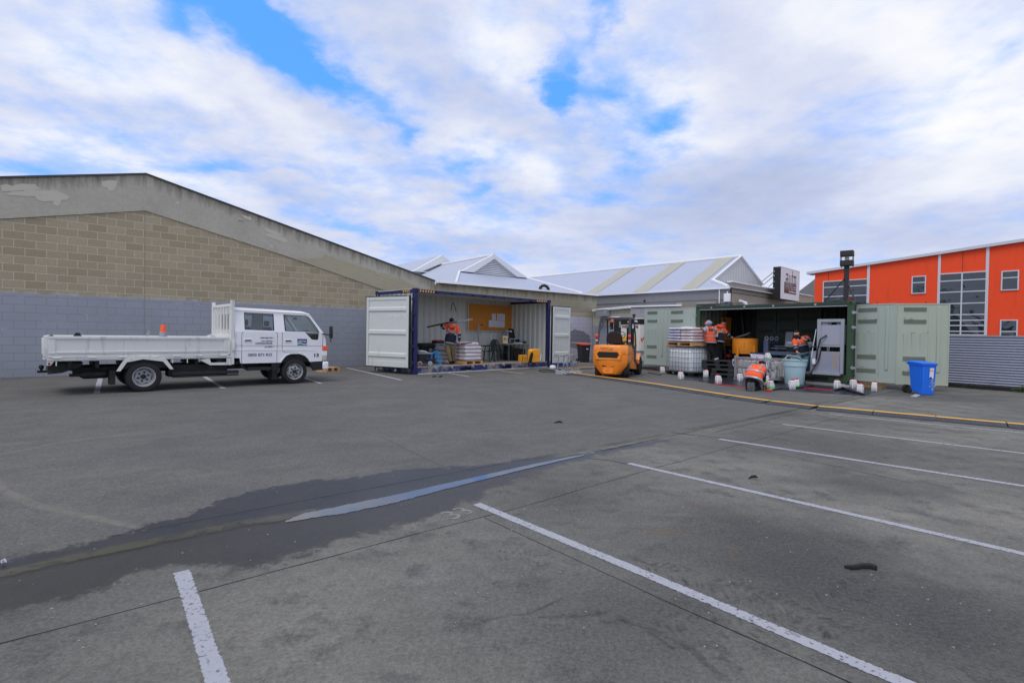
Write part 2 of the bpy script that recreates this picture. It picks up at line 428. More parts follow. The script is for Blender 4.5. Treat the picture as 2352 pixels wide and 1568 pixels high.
def text(s, size, mat, parent, loc, rot=(pi/2, 0, 0), name='lettering', width=None, align='LEFT', depth=.002, off=.0, shear=0, sx=1.0, height=None):
    cu = bpy.data.curves.new(name, 'FONT'); cu.body = s; cu.size = size; cu.align_x = align; cu.extrude = depth; cu.offset = off; cu.shear = shear; cu.resolution_u = 3
    ob = bpy.data.objects.new(name, cu); COL.objects.link(ob)
    dg = bpy.context.evaluated_depsgraph_get(); dg.update()
    me = bpy.data.meshes.new_from_object(ob.evaluated_get(dg)); COL.objects.unlink(ob); bpy.data.objects.remove(ob)
    xs = [v.co.x for v in me.vertices]; ys = [v.co.y for v in me.vertices]
    kx = sx if not width else width/max(1e-6, max(xs)-min(xs)); ky = 1 if not height else height/max(1e-6, max(ys)-min(ys))
    for v in me.vertices: v.co.x *= kx; v.co.y *= ky
    me.materials.append(MAT[mat]); me.name = name
    o = bpy.data.objects.new(name, me); COL.objects.link(o)
    if parent is not None: o.parent = parent
    o.location = loc; o.rotation_euler = rot
    return o
# ------------------------------------------------------------------ ground
FD = FR(G(0, 1318), angle(G(0, 1318), G(1340, 1050)))       # x along the dished drain, y away from the lens
def ground_mat():
    mt, q, b = newmat('ground')
    tc = q.node('ShaderNodeTexCoord').outputs['Object']
    rel = q.vmath('SUBTRACT', tc, tuple(FD.P))
    s = q.vmath('DOT_PRODUCT', rel, tuple(FD.x)); u = q.vmath('DOT_PRODUCT', rel, tuple(FD.y))
    big = q.noise(tc, .32, 5, .6); mid = q.noise(tc, 1.3, 6, .65); fine = q.noise(tc, 42, 6, .85); grit = q.noise(tc, 130, 2, .6)
    sx = q.comb(q.math('MULTIPLY', s, .35), q.math('MULTIPLY', u, 2.2), 0)
    streak = q.noise(sx, 1.6, 6, .7)
    # asphalt side
    asp = q.mix(q.mapr(mid, .36, .64, 0, 1), rgb(88, 87, 86), rgb(122, 120, 116))
    asp = q.mix(q.mapr(big, .35, .65, 0, .6), asp, rgb(84, 84, 88))
    asp = q.mix(q.math('MULTIPLY', q.mapr(streak, .54, .70, 0, 1), .6), asp, rgb(134, 132, 127))
    asp = q.mix(q.math('MULTIPLY', q.mapr(q.noise(tc, 9, 5, .7), .62, .74, 0, 1), .5), asp, rgb(140, 138, 134))
    # concrete side
    con = q.mix(q.mapr(mid, .28, .72, 0, 1), rgb(92, 92, 87), rgb(170, 167, 156))
    con = q.mix(q.mapr(big, .42, .62, 0, .9), con, rgb(68, 69, 69))
    con = q.mix(q.math('MULTIPLY', q.mapr(q.noise(tc, 2.7, 7, .72), .52, .66, 0, 1), .8), con, rgb(54, 55, 56))
    con = q.mix(q.math('MULTIPLY', q.mapr(q.noise(q.vmath('ADD', tc, (7, 3, 0)), 1.1, 6, .7), .62, .74, 0, 1), .5), con, rgb(150, 152, 160))
    con = q.mix(q.math('MULTIPLY', q.mapr(q.noise(tc, 6, 5, .7), .58, .72, 0, 1), .35), con, rgb(132, 130, 122))
    for px, py, r_, am in ((1850, 1290, 1.0, .75), (1660, 1190, .55, .5), (2150, 1450, .8, .7), (1500, 1420, .6, .45), (2000, 1110, .9, .5), (1950, 1040, 1.2, .4)):
        g_ = q.vmath('LENGTH', q.vmath('SUBTRACT', tc, tuple(G(px, py)))); con = q.mix(q.math('MULTIPLY', q.mapr(q.math('ADD', g_, q.math('MULTIPLY', q.math('SUBTRACT', q.noise(tc, 1.8, 6, .7), .5), 1.6*r_)), 0, r_*1.25, min(1, am*1.3), 0, True), 1.0), con, rgb(44, 45, 48))
    rel2 = q.vmath('SUBTRACT', tc, tuple(G(1560, 1195)))
    rust = q.math('MULTIPLY', q.mapr(q.vmath('LENGTH', rel2), .1, 1.1, 1, 0, True), q.mapr(q.noise(tc, 5, 3, .5), .58, .68, 0, 1))
    con = q.mix(q.math('MULTIPLY', rust, .7), con, rgb(122, 92, 58))
    edge = q.math('ADD', u, q.math('MULTIPLY', q.math('SUBTRACT', mid, .5), .06))
    col = q.mix(q.mapr(edge, .30, .36, 0, 1), con, asp)
    # fine grain on both
    g2 = q.noise(tc, 8, 8, .85); col = q.mix(q.mapr(g2, .42, .60, 0, .45), col, q.mix(.5, col, (.01, .01, .01, 1))); g3 = q.noise(tc, 95, 3, .8); col = q.mix(q.mapr(g3, .38, .62, .38, 0), col, q.mix(.7, col, (.01, .01, .01, 1)))
    col = q.mix(q.mapr(fine, .32, .68, 0, .75), q.mix(.5, col, (0.02, .02, .02, 1)), q.mix(.2, col, (.6, .6, .58, 1)))
    col = q.mix(q.math('MULTIPLY', q.mapr(grit, .64, .72, 0, 1), .45), col, rgb(168, 166, 160))
    # wet band along the drain: edges read off as metres each side of it
    def curve(pts):
        L = [(FD.g(x, y).x, FD.g(x, y).y) for x, y in pts]; L.sort()
        a, z = -1.5, 7.5
        k = q.mapr(s, a, z, 0, 1)
        return q.math('MULTIPLY', q.ramp(k, [((p-a)/(z-a), (v/2, v/2, v/2)) for p, v in L if a < p < z][:30]), 2.0)
    up = curve([(-300, 1340), (0, 1283), (200, 1243), (400, 1192), (560, 1130), (700, 1105), (830, 1095), (900, 1080), (1000, 1075), (1100, 1068), (1220, 1052), (1340, 1040), (1420, 1026)])
    dn_pts = [(-300, 1500), (0, 1405), (200, 1360), (330, 1315), (430, 1295), (600, 1300), (700, 1270), (800, 1235), (900, 1215), (960, 1195), (1040, 1165), (1150, 1120), (1200, 1095), (1300, 1064), (1380, 1045)]
    L = [(FD.g(x, y).x, -FD.g(x, y).y) for x, y in dn_pts]; L.sort(); k = q.mapr(s, -1.5, 7.5, 0, 1)
    dn = q.math('MULTIPLY', q.ramp(k, [((p+1.5)/9, (max(v, 0)/2,)*3) for p, v in L if -1.5 < p < 7.5][:30]), 2.05)
    jag = q.math('MULTIPLY', q.math('SUBTRACT', q.noise(tc, 4.2, 10, .80), .5), .75)
    wu = q.mapr(q.math('ADD', q.math('SUBTRACT', up, u), jag), -.008, .03, 0, 1)
    wd = q.mapr(q.math('ADD', q.math('ADD', dn, u), jag), -.02, .05, 0, 1)
    inr = q.mapr(s, 6.2, 6.9, 1, 0)
    wet = q.math('MULTIPLY', q.math('MULTIPLY', wu, wd), inr)
    # the gutter keeps a damp mossy edge further on
    moss = q.math('MULTIPLY', q.mapr(q.math('ABSOLUTE', q.math('SUBTRACT', u, .27)), .02, .09, .6, 0), q.mapr(mid, .35, .6, 0, 1))
    col = q.mix(moss, col, rgb(46, 46, 38))
    wetcol = q.mix(q.mapr(q.noise(tc, 3, 7, .75), .42, .62, 0, .38), q.mix(q.mapr(u, -.1, .1, 0, 1), q.mix(.86, col, rgb(38, 34, 29)), q.mix(.90, col, rgb(22, 25, 32))), rgb(60, 56, 48))
    col = q.mix(wet, col, wetcol)
    col = q.mix(1.0, col, (.915, .92, .915, 1), 'MULTIPLY')
    q.link(col, b.inputs['Base Color'])
    r = q.mapr(mid, .3, .7, .78, .92)
    rw = q.mapr(fine, .3, .7, .22, .42)
    rn = q.node('ShaderNodeMix', data_type='FLOAT'); q.link(wet, rn.inputs[0]); q.link(r, rn.inputs[2]); q.link(rw, rn.inputs[3])
    q.link(rn.outputs[0], b.inputs['Roughness'])
    b.inputs['Specular IOR Level'].default_value = .35
    h = q.math('ADD', q.math('MULTIPLY', fine, .5), q.math('MULTIPLY', mid, .8))
    bump(q, b, h, .5, .010)
    return mt
MAT['ground'] = ground_mat()
mb = MB()
xs = [-400, -30, -6]+[i*.5 for i in range(-8, 33)]+[40, 400]
ts = [(-400, 0), (-30, 0), (-4, 0), (-.34, 0), (-.22, -.001), (-.11, -.002), (0, -.003), (.11, -.002), (.22, -.001), (.30, 0), (.31, .004), (4, .004), (30, .004), (400, .004)]
vs = []
for x in xs:
    for tt, z in ts: vs.append(FD.w(x, tt, z))
n = len(ts)
mb.add(vs, [(i*n+j, (i+1)*n+j, (i+1)*n+j+1, i*n+j+1) for i in range(len(xs)-1) for j in range(n-1)])
tag(mb.build('ground', 'ground'), kind='structure')

def decal(name, col, thr=.42, soft=.1, sc_=30, edge=.12, rough=.7, amount=1.0, big=0.0):
    mt, q, b = newmat(name)
    tcn = q.node('ShaderNodeTexCoord'); tc = tcn.outputs['Object']; uv = tcn.outputs['UV']
    _, v, _ = q.sep(uv)
    e = q.math('MULTIPLY', q.mapr(v, 0, edge, 0, 1), q.mapr(v, 1-edge, 1, 1, 0))
    nn = q.math('ADD', q.math('MULTIPLY', q.noise(tc, sc_, 6, .75), .8), q.math('MULTIPLY', q.noise(tc, 3.2, 4, .6), .2))
    a = q.math('MULTIPLY', q.mapr(q.math('ADD', nn, q.math('MULTIPLY', e, .18)), thr, thr+soft, 0, 1), q.mapr(e, 0, .35, 0, 1))
    c = q.mix(q.noise(tc, 12, 4, .6), (*[x*.82 for x in col[:3]], 1), (*[min(1, x*1.1) for x in col[:3]], 1))
    q.link(c, b.inputs['Base Color']); b.inputs['Roughness'].default_value = rough
    q.link(q.math('MULTIPLY', a, amount), b.inputs['Alpha']); return mt
MAT['line_paint'] = decal('line_paint', rgb(160, 162, 172), .565, .06, 42, .12)
MAT['line_thin'] = decal('line_thin', rgb(170, 172, 180), .54, .1, 30, .1)
MAT['line_yellow'] = decal('line_yellow', rgb(200, 166, 80), .46, .1, 22, .1)
MAT['joint'] = decal('joint', rgb(34, 34, 28), .34, .1, 14, .25, .95, .9)
MAT['crackm'] = decal('crackm', rgb(40, 40, 36), .44, .08, 9, .3, .95, .85)
MAT['tyre_black'] = decal('tyre_black', rgb(46, 50, 58), .50, .3, 10, .5, .8, .36)
MAT['dust'] = decal('dust', rgb(150, 147, 138), .40, .3, 8, .8, .9, .55)
def strip(pts, width, z, jit=0.0, sub=1, px=True):
    """flat band along measured ground points; uv runs along and across it"""
    P = [G(*p) if px else Vector(p) for p in pts]
    Q = [P[0]]
    for a, b_ in zip(P, P[1:]):
        k = max(1, int((b_-a).length/.18)) if sub else 1
        for i in range(1, k+1): Q.append(a.lerp(b_, i/k))
    mb = MB(); n = len(Q); off = 0
    vs = []
    for i, p in enumerate(Q):
        d = (Q[min(i+1, n-1)]-Q[max(i-1, 0)]); d.z = 0; d.normalize(); s_ = Vector((-d.y, d.x, 0))
        off = off*.7+random.uniform(-jit, jit); wd = width*(1+(random.uniform(-.3, .3) if jit else 0))
        zz = z-.005+(.004 if FD.loc(p).y > .30 else 0)
        vs += [p+s_*(off-wd/2)+Vector((0, 0, zz-p.z)), p+s_*(off+wd/2)+Vector((0, 0, zz-p.z))]
    fs = [(2*i, 2*i+2, 2*i+3, 2*i+1) for i in range(n-1)]
    uv = [[(i*.18, 0), ((i+1)*.18, 0), ((i+1)*.18, 1), (i*.18, 1)] for i in range(n-1)]
    return mb.add(vs, fs, uv)
for pts, wd, mt in [([(417, 1312), (470, 1475), (530, 1660)], .09, 'line_paint'), ([(1095, 1157), (1500, 1325), (2070, 1566), (2600, 1790)], .09, 'line_paint'),
                    ([(1444, 1064), (1900, 1168), (2352, 1272), (2900, 1398)], .088, 'line_paint'), ([(1652, 1008), (2352, 1116), (3000, 1215)], .095, 'line_paint'),
                    ([(1797, 974), (2352, 1041), (3000, 1119)], .07, 'line_thin'), ([(1905, 951), (2352, 994), (3000, 1058)], .06, 'line_thin'),
                    ([(231, 866), (222, 903)], .12, 'line_thin'), ([(468, 864), (513, 892)], .12, 'line_thin'), ([(700, 868), (738, 881)], .10, 'line_thin'),
                    ([(797, 845), (922, 873)], .11, 'line_thin'), ([(1029, 857), (1077, 865)], .10, 'line_thin'), ([(2098, 911), (2150, 883)], .14, 'line_thin')]:
    tag(strip(pts, wd, .008).build('parking_line', mt, recalc=False), kind='structure')
for pts in ([(1150, 851.7), (1203, 858.3)], [(1316, 831.5), (1372, 837)], [(1262, 846), (1340, 852)]):
    tag(strip(pts, .09, .008).build('yellow_line', 'line_yellow', recalc=False), kind='structure')
for pts, wd, mt in [([(-200, 1530), (0, 1478), (600, 1320), (1206, 1161), (1503, 1075), (1942, 954), (1975, 945)], .011, 'joint'), ([(1112, 1189), (1500, 1365), (1953, 1567), (2300, 1722)], .010, 'joint'),
                    ([(1542, 993), (1640, 1004), (1706, 1013)], .02, 'crackm'), ([(1688, 1020), (1839, 1053), (2100, 1110)], .012, 'crackm'), ([(1354, 1052), (1400, 1057), (1450, 1067)], .018, 'crackm'),
                    ([(876, 1004), (950, 1040), (1027, 1076)], .007, 'crackm'), ([(1380, 1035), (1600, 988), (1838, 938), (1857, 932), (1953, 911), (1990, 899)], .016, 'joint'), ([(1640, 992), (1845, 945), (1888, 934), (1975, 913), (2025, 899)], .010, 'joint')]:
    tag(strip(pts, wd, .006, .005).build('slab_joint', mt, recalc=False), kind='structure')
def z8(x, y): return ((1800+x/1.0244)/1.7415, (1850+y/1.0244)/1.7415)
for pts, wd in [([(140, 650), (230, 628), (330, 615), (460, 555)], .035), ([(360, 632), (480, 628), (580, 622), (650, 605)], .045), ([(620, 655), (700, 648), (800, 680), (915, 765)], .045),
                ([(680, 635), (850, 690), (1000, 770), (1060, 830), (1120, 882)], .06), ([(1100, 790), (1200, 850)], .05), ([(750, 392), (830, 420), (930, 445)], .035), ([(1540, 590), (1700, 622)], .05), ([(1240, 535), (1320, 580)], .04)]:
    tag(strip([z8(*p) for p in pts], wd, .0075, .004).build('tyre_mark', 'tyre_black', recalc=False), kind='structure')
mb = MB()
def dashes(path, nn, ln, wd, skew):
    P = [G(*z8(*p)) for p in path]
    for i in range(nn):
        k = i/(nn-1)*(len(P)-1); j = min(int(k), len(P)-2); c = P[j].lerp(P[j+1], k-j); d = (P[j+1]-P[j]).normalized(); s_ = Vector((-d.y, d.x, 0))
        for sg in (-1, 1):
            dd = (s_*sg+d*skew).normalized(); e = c+s_*sg*.035+Vector((random.uniform(-.02, .02), random.uniform(-.02, .02), .0035)); nrm = Vector((-dd.y, dd.x, 0))*wd/2
            L_ = ln*random.uniform(.5, 1.1)
            mb.add([e-nrm, e+dd*L_-nrm, e+dd*L_+nrm, e+nrm], [(0, 1, 2, 3)], [[(0, 0), (1, 0), (1, 1), (0, 1)]])
dashes([(820, 425), (960, 460), (1100, 505), (1270, 550), (1420, 600), (1520, 660), (1600, 700)], 26, .085, .03, .5)
dashes([(860, 640), (980, 660), (1180, 672), (1330, 660), (1420, 655)], 14, .07, .03, .4)
dashes([(1520, 590), (1600, 560), (1650, 530), (1700, 500)], 12, .09, .025, .8)
dashes([(200, 380), (300, 385), (400, 400)], 8, .06, .03, .6)
tag(mb.build('tread_marks', 'tyre_black', recalc=False), kind='structure')
def z7(x, y): return (x/1.0226/1.7415, (1750+y/1.0226)/1.7415)
for pts, wd in [([(-120, 120), (-40, 130), (0, 200), (60, 245), (150, 283), (300, 318), (450, 350), (600, 378)], .13), ([(-100, 90), (60, 60), (250, 20), (420, 0), (560, -8)], .12)]:
    tag(strip([z7(*p) for p in pts], wd, .0075, .01).build('dust_trail', 'dust', recalc=False), kind='structure')
# faded bay number
text('33', .26, 'line_thin', None, G(1040, 1193, .0015), (0, 0, FD.a+radians(10)), name='bay_number', depth=0.0005)
bn = bpy.data.objects['bay_number']; tag(bn, kind='structure')
MAT['bay_paint'] = M('bay_paint', rgb(142, 142, 138), .8, dirt=rgb(100, 100, 96), damt=.6, dsc=9); bn.data.materials[0] = MAT['bay_paint']

# water lying in the dish drain
def water_mat():
    mt, q, b = newmat('water'); tcn = q.node('ShaderNodeTexCoord'); tc = tcn.outputs['Object']; _u, _v, _w = q.sep(tcn.outputs['UV'])
    e_ = q.math('MULTIPLY', q.math('MULTIPLY', _v, q.math('SUBTRACT', 1.0, _v)), 4.0)
    q.link(q.mapr(q.math('ADD', e_, q.math('MULTIPLY', q.math('SUBTRACT', q.noise(tc, 9, 6, .7), .5), 1.3)), .18, .34, 0, 1), b.inputs['Alpha'])
    b.inputs['Base Color'].default_value = rgb(40, 44, 50); b.inputs['Roughness'].default_value = .05; b.inputs['IOR'].default_value = 2.0; b.inputs['Specular IOR Level'].default_value = .7
    n = q.node('ShaderNodeBump'); n.inputs['Strength'].default_value = .06; n.inputs['Distance'].default_value = .01; q.link(q.noise(tc, 5, 3, .5), n.inputs['Height']); q.link(n.outputs[0], b.inputs['Normal'])
    return mt
MAT['water'] = water_mat()
MAT['silt'] = decal('silt', rgb(74, 71, 50), .40, .2, 5, .7, .25, .8)
def gutter(top, bot, z, name, mat):
    mb = MB(); P = [G(x, y, z) for x, y in top]; Q = [G(x, y, z) for x, y in bot]; n_ = len(P)
    mb.add(P+Q, [(i, i+1, n_+i+1, n_+i) for i in range(n_-1)], [[(i, 1), (i+1, 1), (i+1, 0), (i, 0)] for i in range(n_-1)]); return tag(mb.build(name, mat, recalc=False), kind='structure')
gutter([(655, 1194), (700, 1176), (790, 1158), (900, 1136), (1000, 1114), (1100, 1092), (1200, 1070), (1300, 1050), (1342, 1043)],
       [(656, 1199), (712, 1190), (795, 1179), (900, 1157), (1000, 1130), (1100, 1104), (1200, 1079), (1300, 1055), (1342, 1046)], .0015, 'puddle', 'water')
gutter([(-300, 1378), (0, 1307), (200, 1262), (400, 1222), (560, 1190), (700, 1168), (740, 1166)],
       [(-300, 1402), (0, 1330), (200, 1284), (400, 1243), (560, 1211), (650, 1198), (712, 1178)], .001, 'puddle', 'silt')
# ------------------------------------------------------------------ buildings
def blockmat(name, c1, c2, mortar, bw=.4436, rh=.2218, ms=.011, paint=None, ph=None, pc=None, patch=None):
    mt, q, b = newmat(name)
    tc = q.node('ShaderNodeTexCoord').outputs['Object']; x, y, z = q.sep(tc)
    v = q.comb(x, z, 0)
    br = q.node('ShaderNodeTexBrick'); q.link(v, br.inputs[0]); br.inputs['Scale'].default_value = 1.0
    br.inputs['Brick Width'].default_value = bw; br.inputs['Row Height'].default_value = rh; br.inputs['Mortar Size'].default_value = ms; br.inputs['Mortar Smooth'].default_value = .1
    br.inputs['Color1'].default_value = c1; br.inputs['Color2'].default_value = c2; br.inputs['Mortar'].default_value = mortar; br.inputs['Bias'].default_value = 0
    n1 = q.noise(tc, .9, 5, .6); n2 = q.noise(tc, 22, 4, .7)
    col = q.mix(q.mapr(n1, .3, .7, 0, .5), br.outputs[0], q.mix(.35, br.outputs[0], rgb(150, 148, 136)))
    col = q.mix(q.mapr(n2, .3, .75, 0, .28), col, rgb(60, 56, 48))
    if ph:
        rows = q.noise(q.comb(q.math('MULTIPLY', x, 2.2), 0, 0), 1.0, 3, .6)
        lim = q.math('ADD', ph, q.math('MULTIPLY', q.math('SUBTRACT', rows, .5), .10))
        f = q.mapr(q.math('SUBTRACT', lim, z), -.004, .012, 0, 1)
        halo = q.mapr(q.math('SUBTRACT', q.math('ADD', lim, .10), z), 0, .10, 0, 1)
        col = q.mix(q.math('MULTIPLY', halo, q.mapr(q.noise(tc, 4, 4, .6), .38, .6, 0, .65)), col, rgb(186, 196, 204))
        pb = q.mix(br.outputs['Fac'], q.mix(q.mapr(n1, .3, .7, 0, 1), pc, (*[k*1.16 for k in pc[:3]], 1)), (*[k*.86 for k in pc[:3]], 1))
        lightm = q.mapr(q.noise(tc, 1.6, 3, .6), .60, .66, 0, .5)
        pb = q.mix(q.math('MULTIPLY', q.math('MULTIPLY', br.outputs['Fac'], lightm), 1.0), pb, rgb(200, 200, 205))
        pb = q.mix(q.math('MULTIPLY', q.mapr(z, 0, .5, 1, 0), q.mapr(n2, .4, .7, 0, .35)), pb, rgb(84, 82, 78))
        if patch:
            dx = q.math('DIVIDE', q.math('SUBTRACT', x, patch[0]), patch[2]); dz = q.math('DIVIDE', q.math('SUBTRACT', z, patch[1]), patch[3])
            d = q.math('SQRT', q.math('ADD', q.math('MULTIPLY', dx, dx), q.math('MULTIPLY', dz, dz)))
            d = q.math('ADD', d, q.math('MULTIPLY', q.math('SUBTRACT', q.noise(tc, 2.2, 5, .6), .5), .7))
            pb = q.mix(q.mapr(d, .95, 1.0, 1, 0), pb, q.mix(br.outputs['Fac'], patch[4], (*[k*.7 for k in patch[4][:3]], 1)))
        col = q.mix(f, col, pb)
    q.link(col, b.inputs['Base Color']); b.inputs['Roughness'].default_value = .85
    bump(q, b, q.math('SUBTRACT', q.math('MULTIPLY', n2, .3), q.math('MULTIPLY', br.outputs['Fac'], .8)), .4, .006)
    return mt
def concretemat(name, base, dark, tan=None, uvtop=True, boards=0.0):
    """plaster or board-marked concrete; weather streaks run down from the coping (uv v=1)"""
    mt, q, b = newmat(name); t_ = q.node('ShaderNodeTexCoord'); tc = t_.outputs['Object']; x, y, z = q.sep(tc); u, v, _ = q.sep(t_.outputs['UV'])
    n1 = q.noise(tc, 1.2, 6, .65); st = q.noise(q.comb(q.math('MULTIPLY', x, 3.4), 0, q.math('MULTIPLY', z, .45)), 1.6, 7, .7); n3 = q.noise(tc, 14, 5, .7)
    col = q.mix(q.mapr(n1, .3, .7, 0, 1), base, (*[min(1, k*1.18) for k in base[:3]], 1))
    col = q.mix(q.mapr(n3, .35, .8, 0, .25), col, dark)
    if tan:
        lim = q.ramp(q.mapr(x, 7.2, 13.4, 0, 1), [(0, (0, 0, 0)), (.04, (.1,)*3), (.16, (.34,)*3), (.18, (.52,)*3), (.5, (.55,)*3), (.7, (.62,)*3), (1, (.5,)*3)])
        f = q.mapr(q.math('SUBTRACT', q.math('ADD', lim, q.math('MULTIPLY', q.math('SUBTRACT', q.noise(tc, 3.5, 5, .7), .5), .16)), v), 0, .012, 0, 1)
        slope = q.math('ADD', z, q.math('MULTIPLY', x, .235))
        ln = q.math('FRACT', q.math('MULTIPLY', slope, 6.2))
        lines = q.math('MULTIPLY', q.mapr(q.math('ABSOLUTE', q.math('SUBTRACT', ln, .5)), .0, .05, 1, 0), q.mapr(q.noise(tc, 1.5, 3, .5), .5, .62, 0, .7))
        tc2 = q.mix(lines, q.mix(q.mapr(n1, .3, .7, 0, 1), tan, (*[k*.88 for k in tan[:3]], 1)), rgb(84, 80, 72))
        col = q.mix(f, col, tc2)
    if boards:
        ln = q.math('FRACT', q.math('MULTIPLY', z, boards))
        lines = q.math('MULTIPLY', q.mapr(q.math('ABSOLUTE', q.math('SUBTRACT', ln, .5)), .0, .05, 1, 0), q.mapr(q.noise(q.comb(q.math('MULTIPLY', x, .8), 0, z), 2.2, 3, .6), .42, .6, 0, .55))
        col = q.mix(lines, col, dark)
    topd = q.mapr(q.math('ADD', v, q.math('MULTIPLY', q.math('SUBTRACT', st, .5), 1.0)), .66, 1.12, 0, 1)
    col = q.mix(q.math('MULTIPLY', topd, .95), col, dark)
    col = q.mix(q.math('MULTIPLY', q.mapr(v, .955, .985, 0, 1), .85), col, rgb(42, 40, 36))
    q.link(col, b.inputs['Base Color']); b.inputs['Roughness'].default_value = .9
    bump(q, b, n3, .4, .006); return mt
def profile(name, xs_, bot, top, y0, y1, mat, parent):
    """wall strip between two height lines, uv v from bottom to top"""
    mb = MB(); n_ = len(xs_); vs = []
    for x, b_, t_ in zip(xs_, bot, top): vs += [(x, y0, b_), (x, y0, t_), (x, y1, b_), (x, y1, t_)]
    for i in range(n_-1):
        a = 4*i; c = a+4; k0 = xs_[i]; k1 = xs_[i+1]
        mb.add([], [])
    fs = []; uv = []
    for i in range(n_-1):
        a = 4*i; c = a+4; k0 = xs_[i]; k1 = xs_[i+1]
        fs += [(a, c, c+1, a+1), (a+1, c+1, c+3, a+3), (a+2, a+3, c+3, c+2), (a, a+2, c+2, c)]
        uv += [[(k0, 0), (k1, 0), (k1, 1), (k0, 1)], [(k0, 1), (k1, 1), (k1, 1), (k0, 1)], [(k0, 0), (k0, 1), (k1, 1), (k1, 0)], [(k0, 0)]*4]
    e = 4*(n_-1)
    fs += [(0, 1, 3, 2), (e, e+2, e+3, e+1)]; uv += [[(xs_[0], 0), (xs_[0], 1), (xs_[0], 1), (xs_[0], 0)], [(xs_[-1], 0), (xs_[-1], 0), (xs_[-1], 1), (xs_[-1], 1)]]
    mb.add(vs, fs, uv); return mb.build(name, mat, parent)
# --- block warehouse with the gabled parapet
W1 = FR(G(57, 866), angle(G(57, 866), G(754, 843)))
t0 = W1.on(0, 408); tp = W1.on(335, 400); te = W1.on(998, 645); b0 = W1.on(0, 503); bp = W1.on(333, 484); bm = W1.on(650, 586); be = W1.on(874, 664)
def lin2(a, b, x): return a[1]+(b[1]-a[1])*(x-a[0])/(b[0]-a[0])
xe = te[0]; xl = -9.0
MAT['blocks'] = blockmat('blocks', rgb(166, 152, 124), rgb(184, 171, 144), rgb(208, 202, 184), ms=.008, ph=2.315, pc=rgb(148, 153, 163), paint=True)
MAT['band'] = concretemat('band', rgb(176, 172, 160), rgb(84, 80, 70), tan=rgb(176, 168, 146))
MAT['roof_dark'] = M('roof_dark', rgb(70, 72, 74), .6)
wh = thing('warehouse', 'long tan block warehouse with stained gable parapet and blue-grey painted base behind the truck', 'building', W1.P, W1.a)
zb_l = lin2(b0, bp, xl); zt_l = lin2(t0, tp, xl); zb_e = lin2(bm, be, xe)
MB().prism([(xl, -.2), (xe, -.2), (xe, zb_e+.3), (bp[0], bp[1]+.3), (xl, zb_l+.3)], 0, .22).build('wall', 'blocks', wh)
# soldier blocks that follow the slope under the band: thin mortar grid already in the material
xsb = [xl, b0[0], bp[0], tp[0], bm[0], be[0], (be[0]+xe)/2, xe]; xsb = sorted(set(xsb+[xl+(xe-xl)*i/24 for i in range(1, 24)]))
profile('gable_band', xsb, [lin2(b0, bp, x) if x < bp[0] else (lin2(bp, bm, x) if x < bm[0] else lin2(bm, be, x)) for x in xsb],
        [lin2(t0, tp, x) if x < tp[0] else lin2(tp, te, x) for x in xsb], -.03, .26, 'band', wh)
MB().prism([(xl, zt_l-.02), (xl, zt_l+.03), (tp[0], tp[1]+.03), (xe+.02, te[1]+.03), (xe+.02, te[1]-.02), (tp[0], tp[1]-.02)], -.05, .3).build('coping', 'roof_dark', wh)
MB().prism([(xl, 0), (xe-.1, 0), (xe-.1, te[1]-.3), (tp[0], tp[1]-.3), (xl, zt_l-.3)], .262, 16).build('roof', 'roof_dark', wh)
MAT['joint_sealant'] = M('joint_sealant', rgb(140, 134, 120), .8)
MB().box(bp[0]-.006, bp[0]+.006, -.003, .05, .1, bp[1]).build('movement_joint', 'joint_sealant', wh)
# pale plaster patches on the band
MAT['patch'] = M('patch', rgb(194, 190, 178), .9, var=.08)
def patchpoly(pts, name='plaster_patch'):
    L_ = [W1.on(x, y, -.03) for x, y in pts]; MB().prism(L_, -.036, -.028).build(name, 'patch', wh)
def z4(x, y): return ((x/2.352)/1.7415, (650+y/2.352)/1.7415)
def rough(pts, k=3, amp=2.2):
    out = []
    for i in range(len(pts)):
        a = pts[i]; b_ = pts[(i+1) % len(pts)]
        for j in range(k): f = j/k; out.append((a[0]+(b_[0]-a[0])*f+random.uniform(-amp, amp)*(j > 0), a[1]+(b_[1]-a[1])*f+random.uniform(-amp, amp)*(j > 0)))
    return out
for pl in ([(20, 272), (0, 215), (60, 205), (120, 222), (200, 200), (330, 205), (380, 255), (250, 268), (200, 262), (120, 270)], [(55, 300), (100, 275), (330, 262), (520, 262), (590, 290), (650, 325), (640, 350), (570, 358), (570, 395), (540, 412), (505, 395), (500, 362), (400, 368), (350, 350), (330, 318), (200, 315), (110, 312)],
           [(955, 180), (1030, 168), (1100, 175), (1098, 215), (1085, 240), (1075, 268), (1030, 272), (1000, 235), (965, 232)], [(1645, 368), (1690, 372), (1690, 385), (1665, 395)], [(2230, 530), (2290, 545), (2300, 565), (2250, 560)]):
    patchpoly([z4(*p) for p in rough(pl)])
def z4b(x, y): return ((800+x/2.352)/1.7415, (700+y/2.352)/1.7415)
for pl in ([(345, 405), (400, 415), (418, 440), (385, 452), (350, 430)], [(615, 565), (640, 545), (760, 580), (800, 600), (828, 625), (800, 642), (700, 600), (640, 580)], [(600, 500), (690, 520), (770, 560), (760, 582), (680, 555), (620, 530)], [(655, 660), (685, 660), (690, 688), (660, 685)], [(385, 370), (480, 400), (490, 430), (420, 412)]):
    patchpoly([z4b(*p) for p in rough(pl, 2, 1.5)])
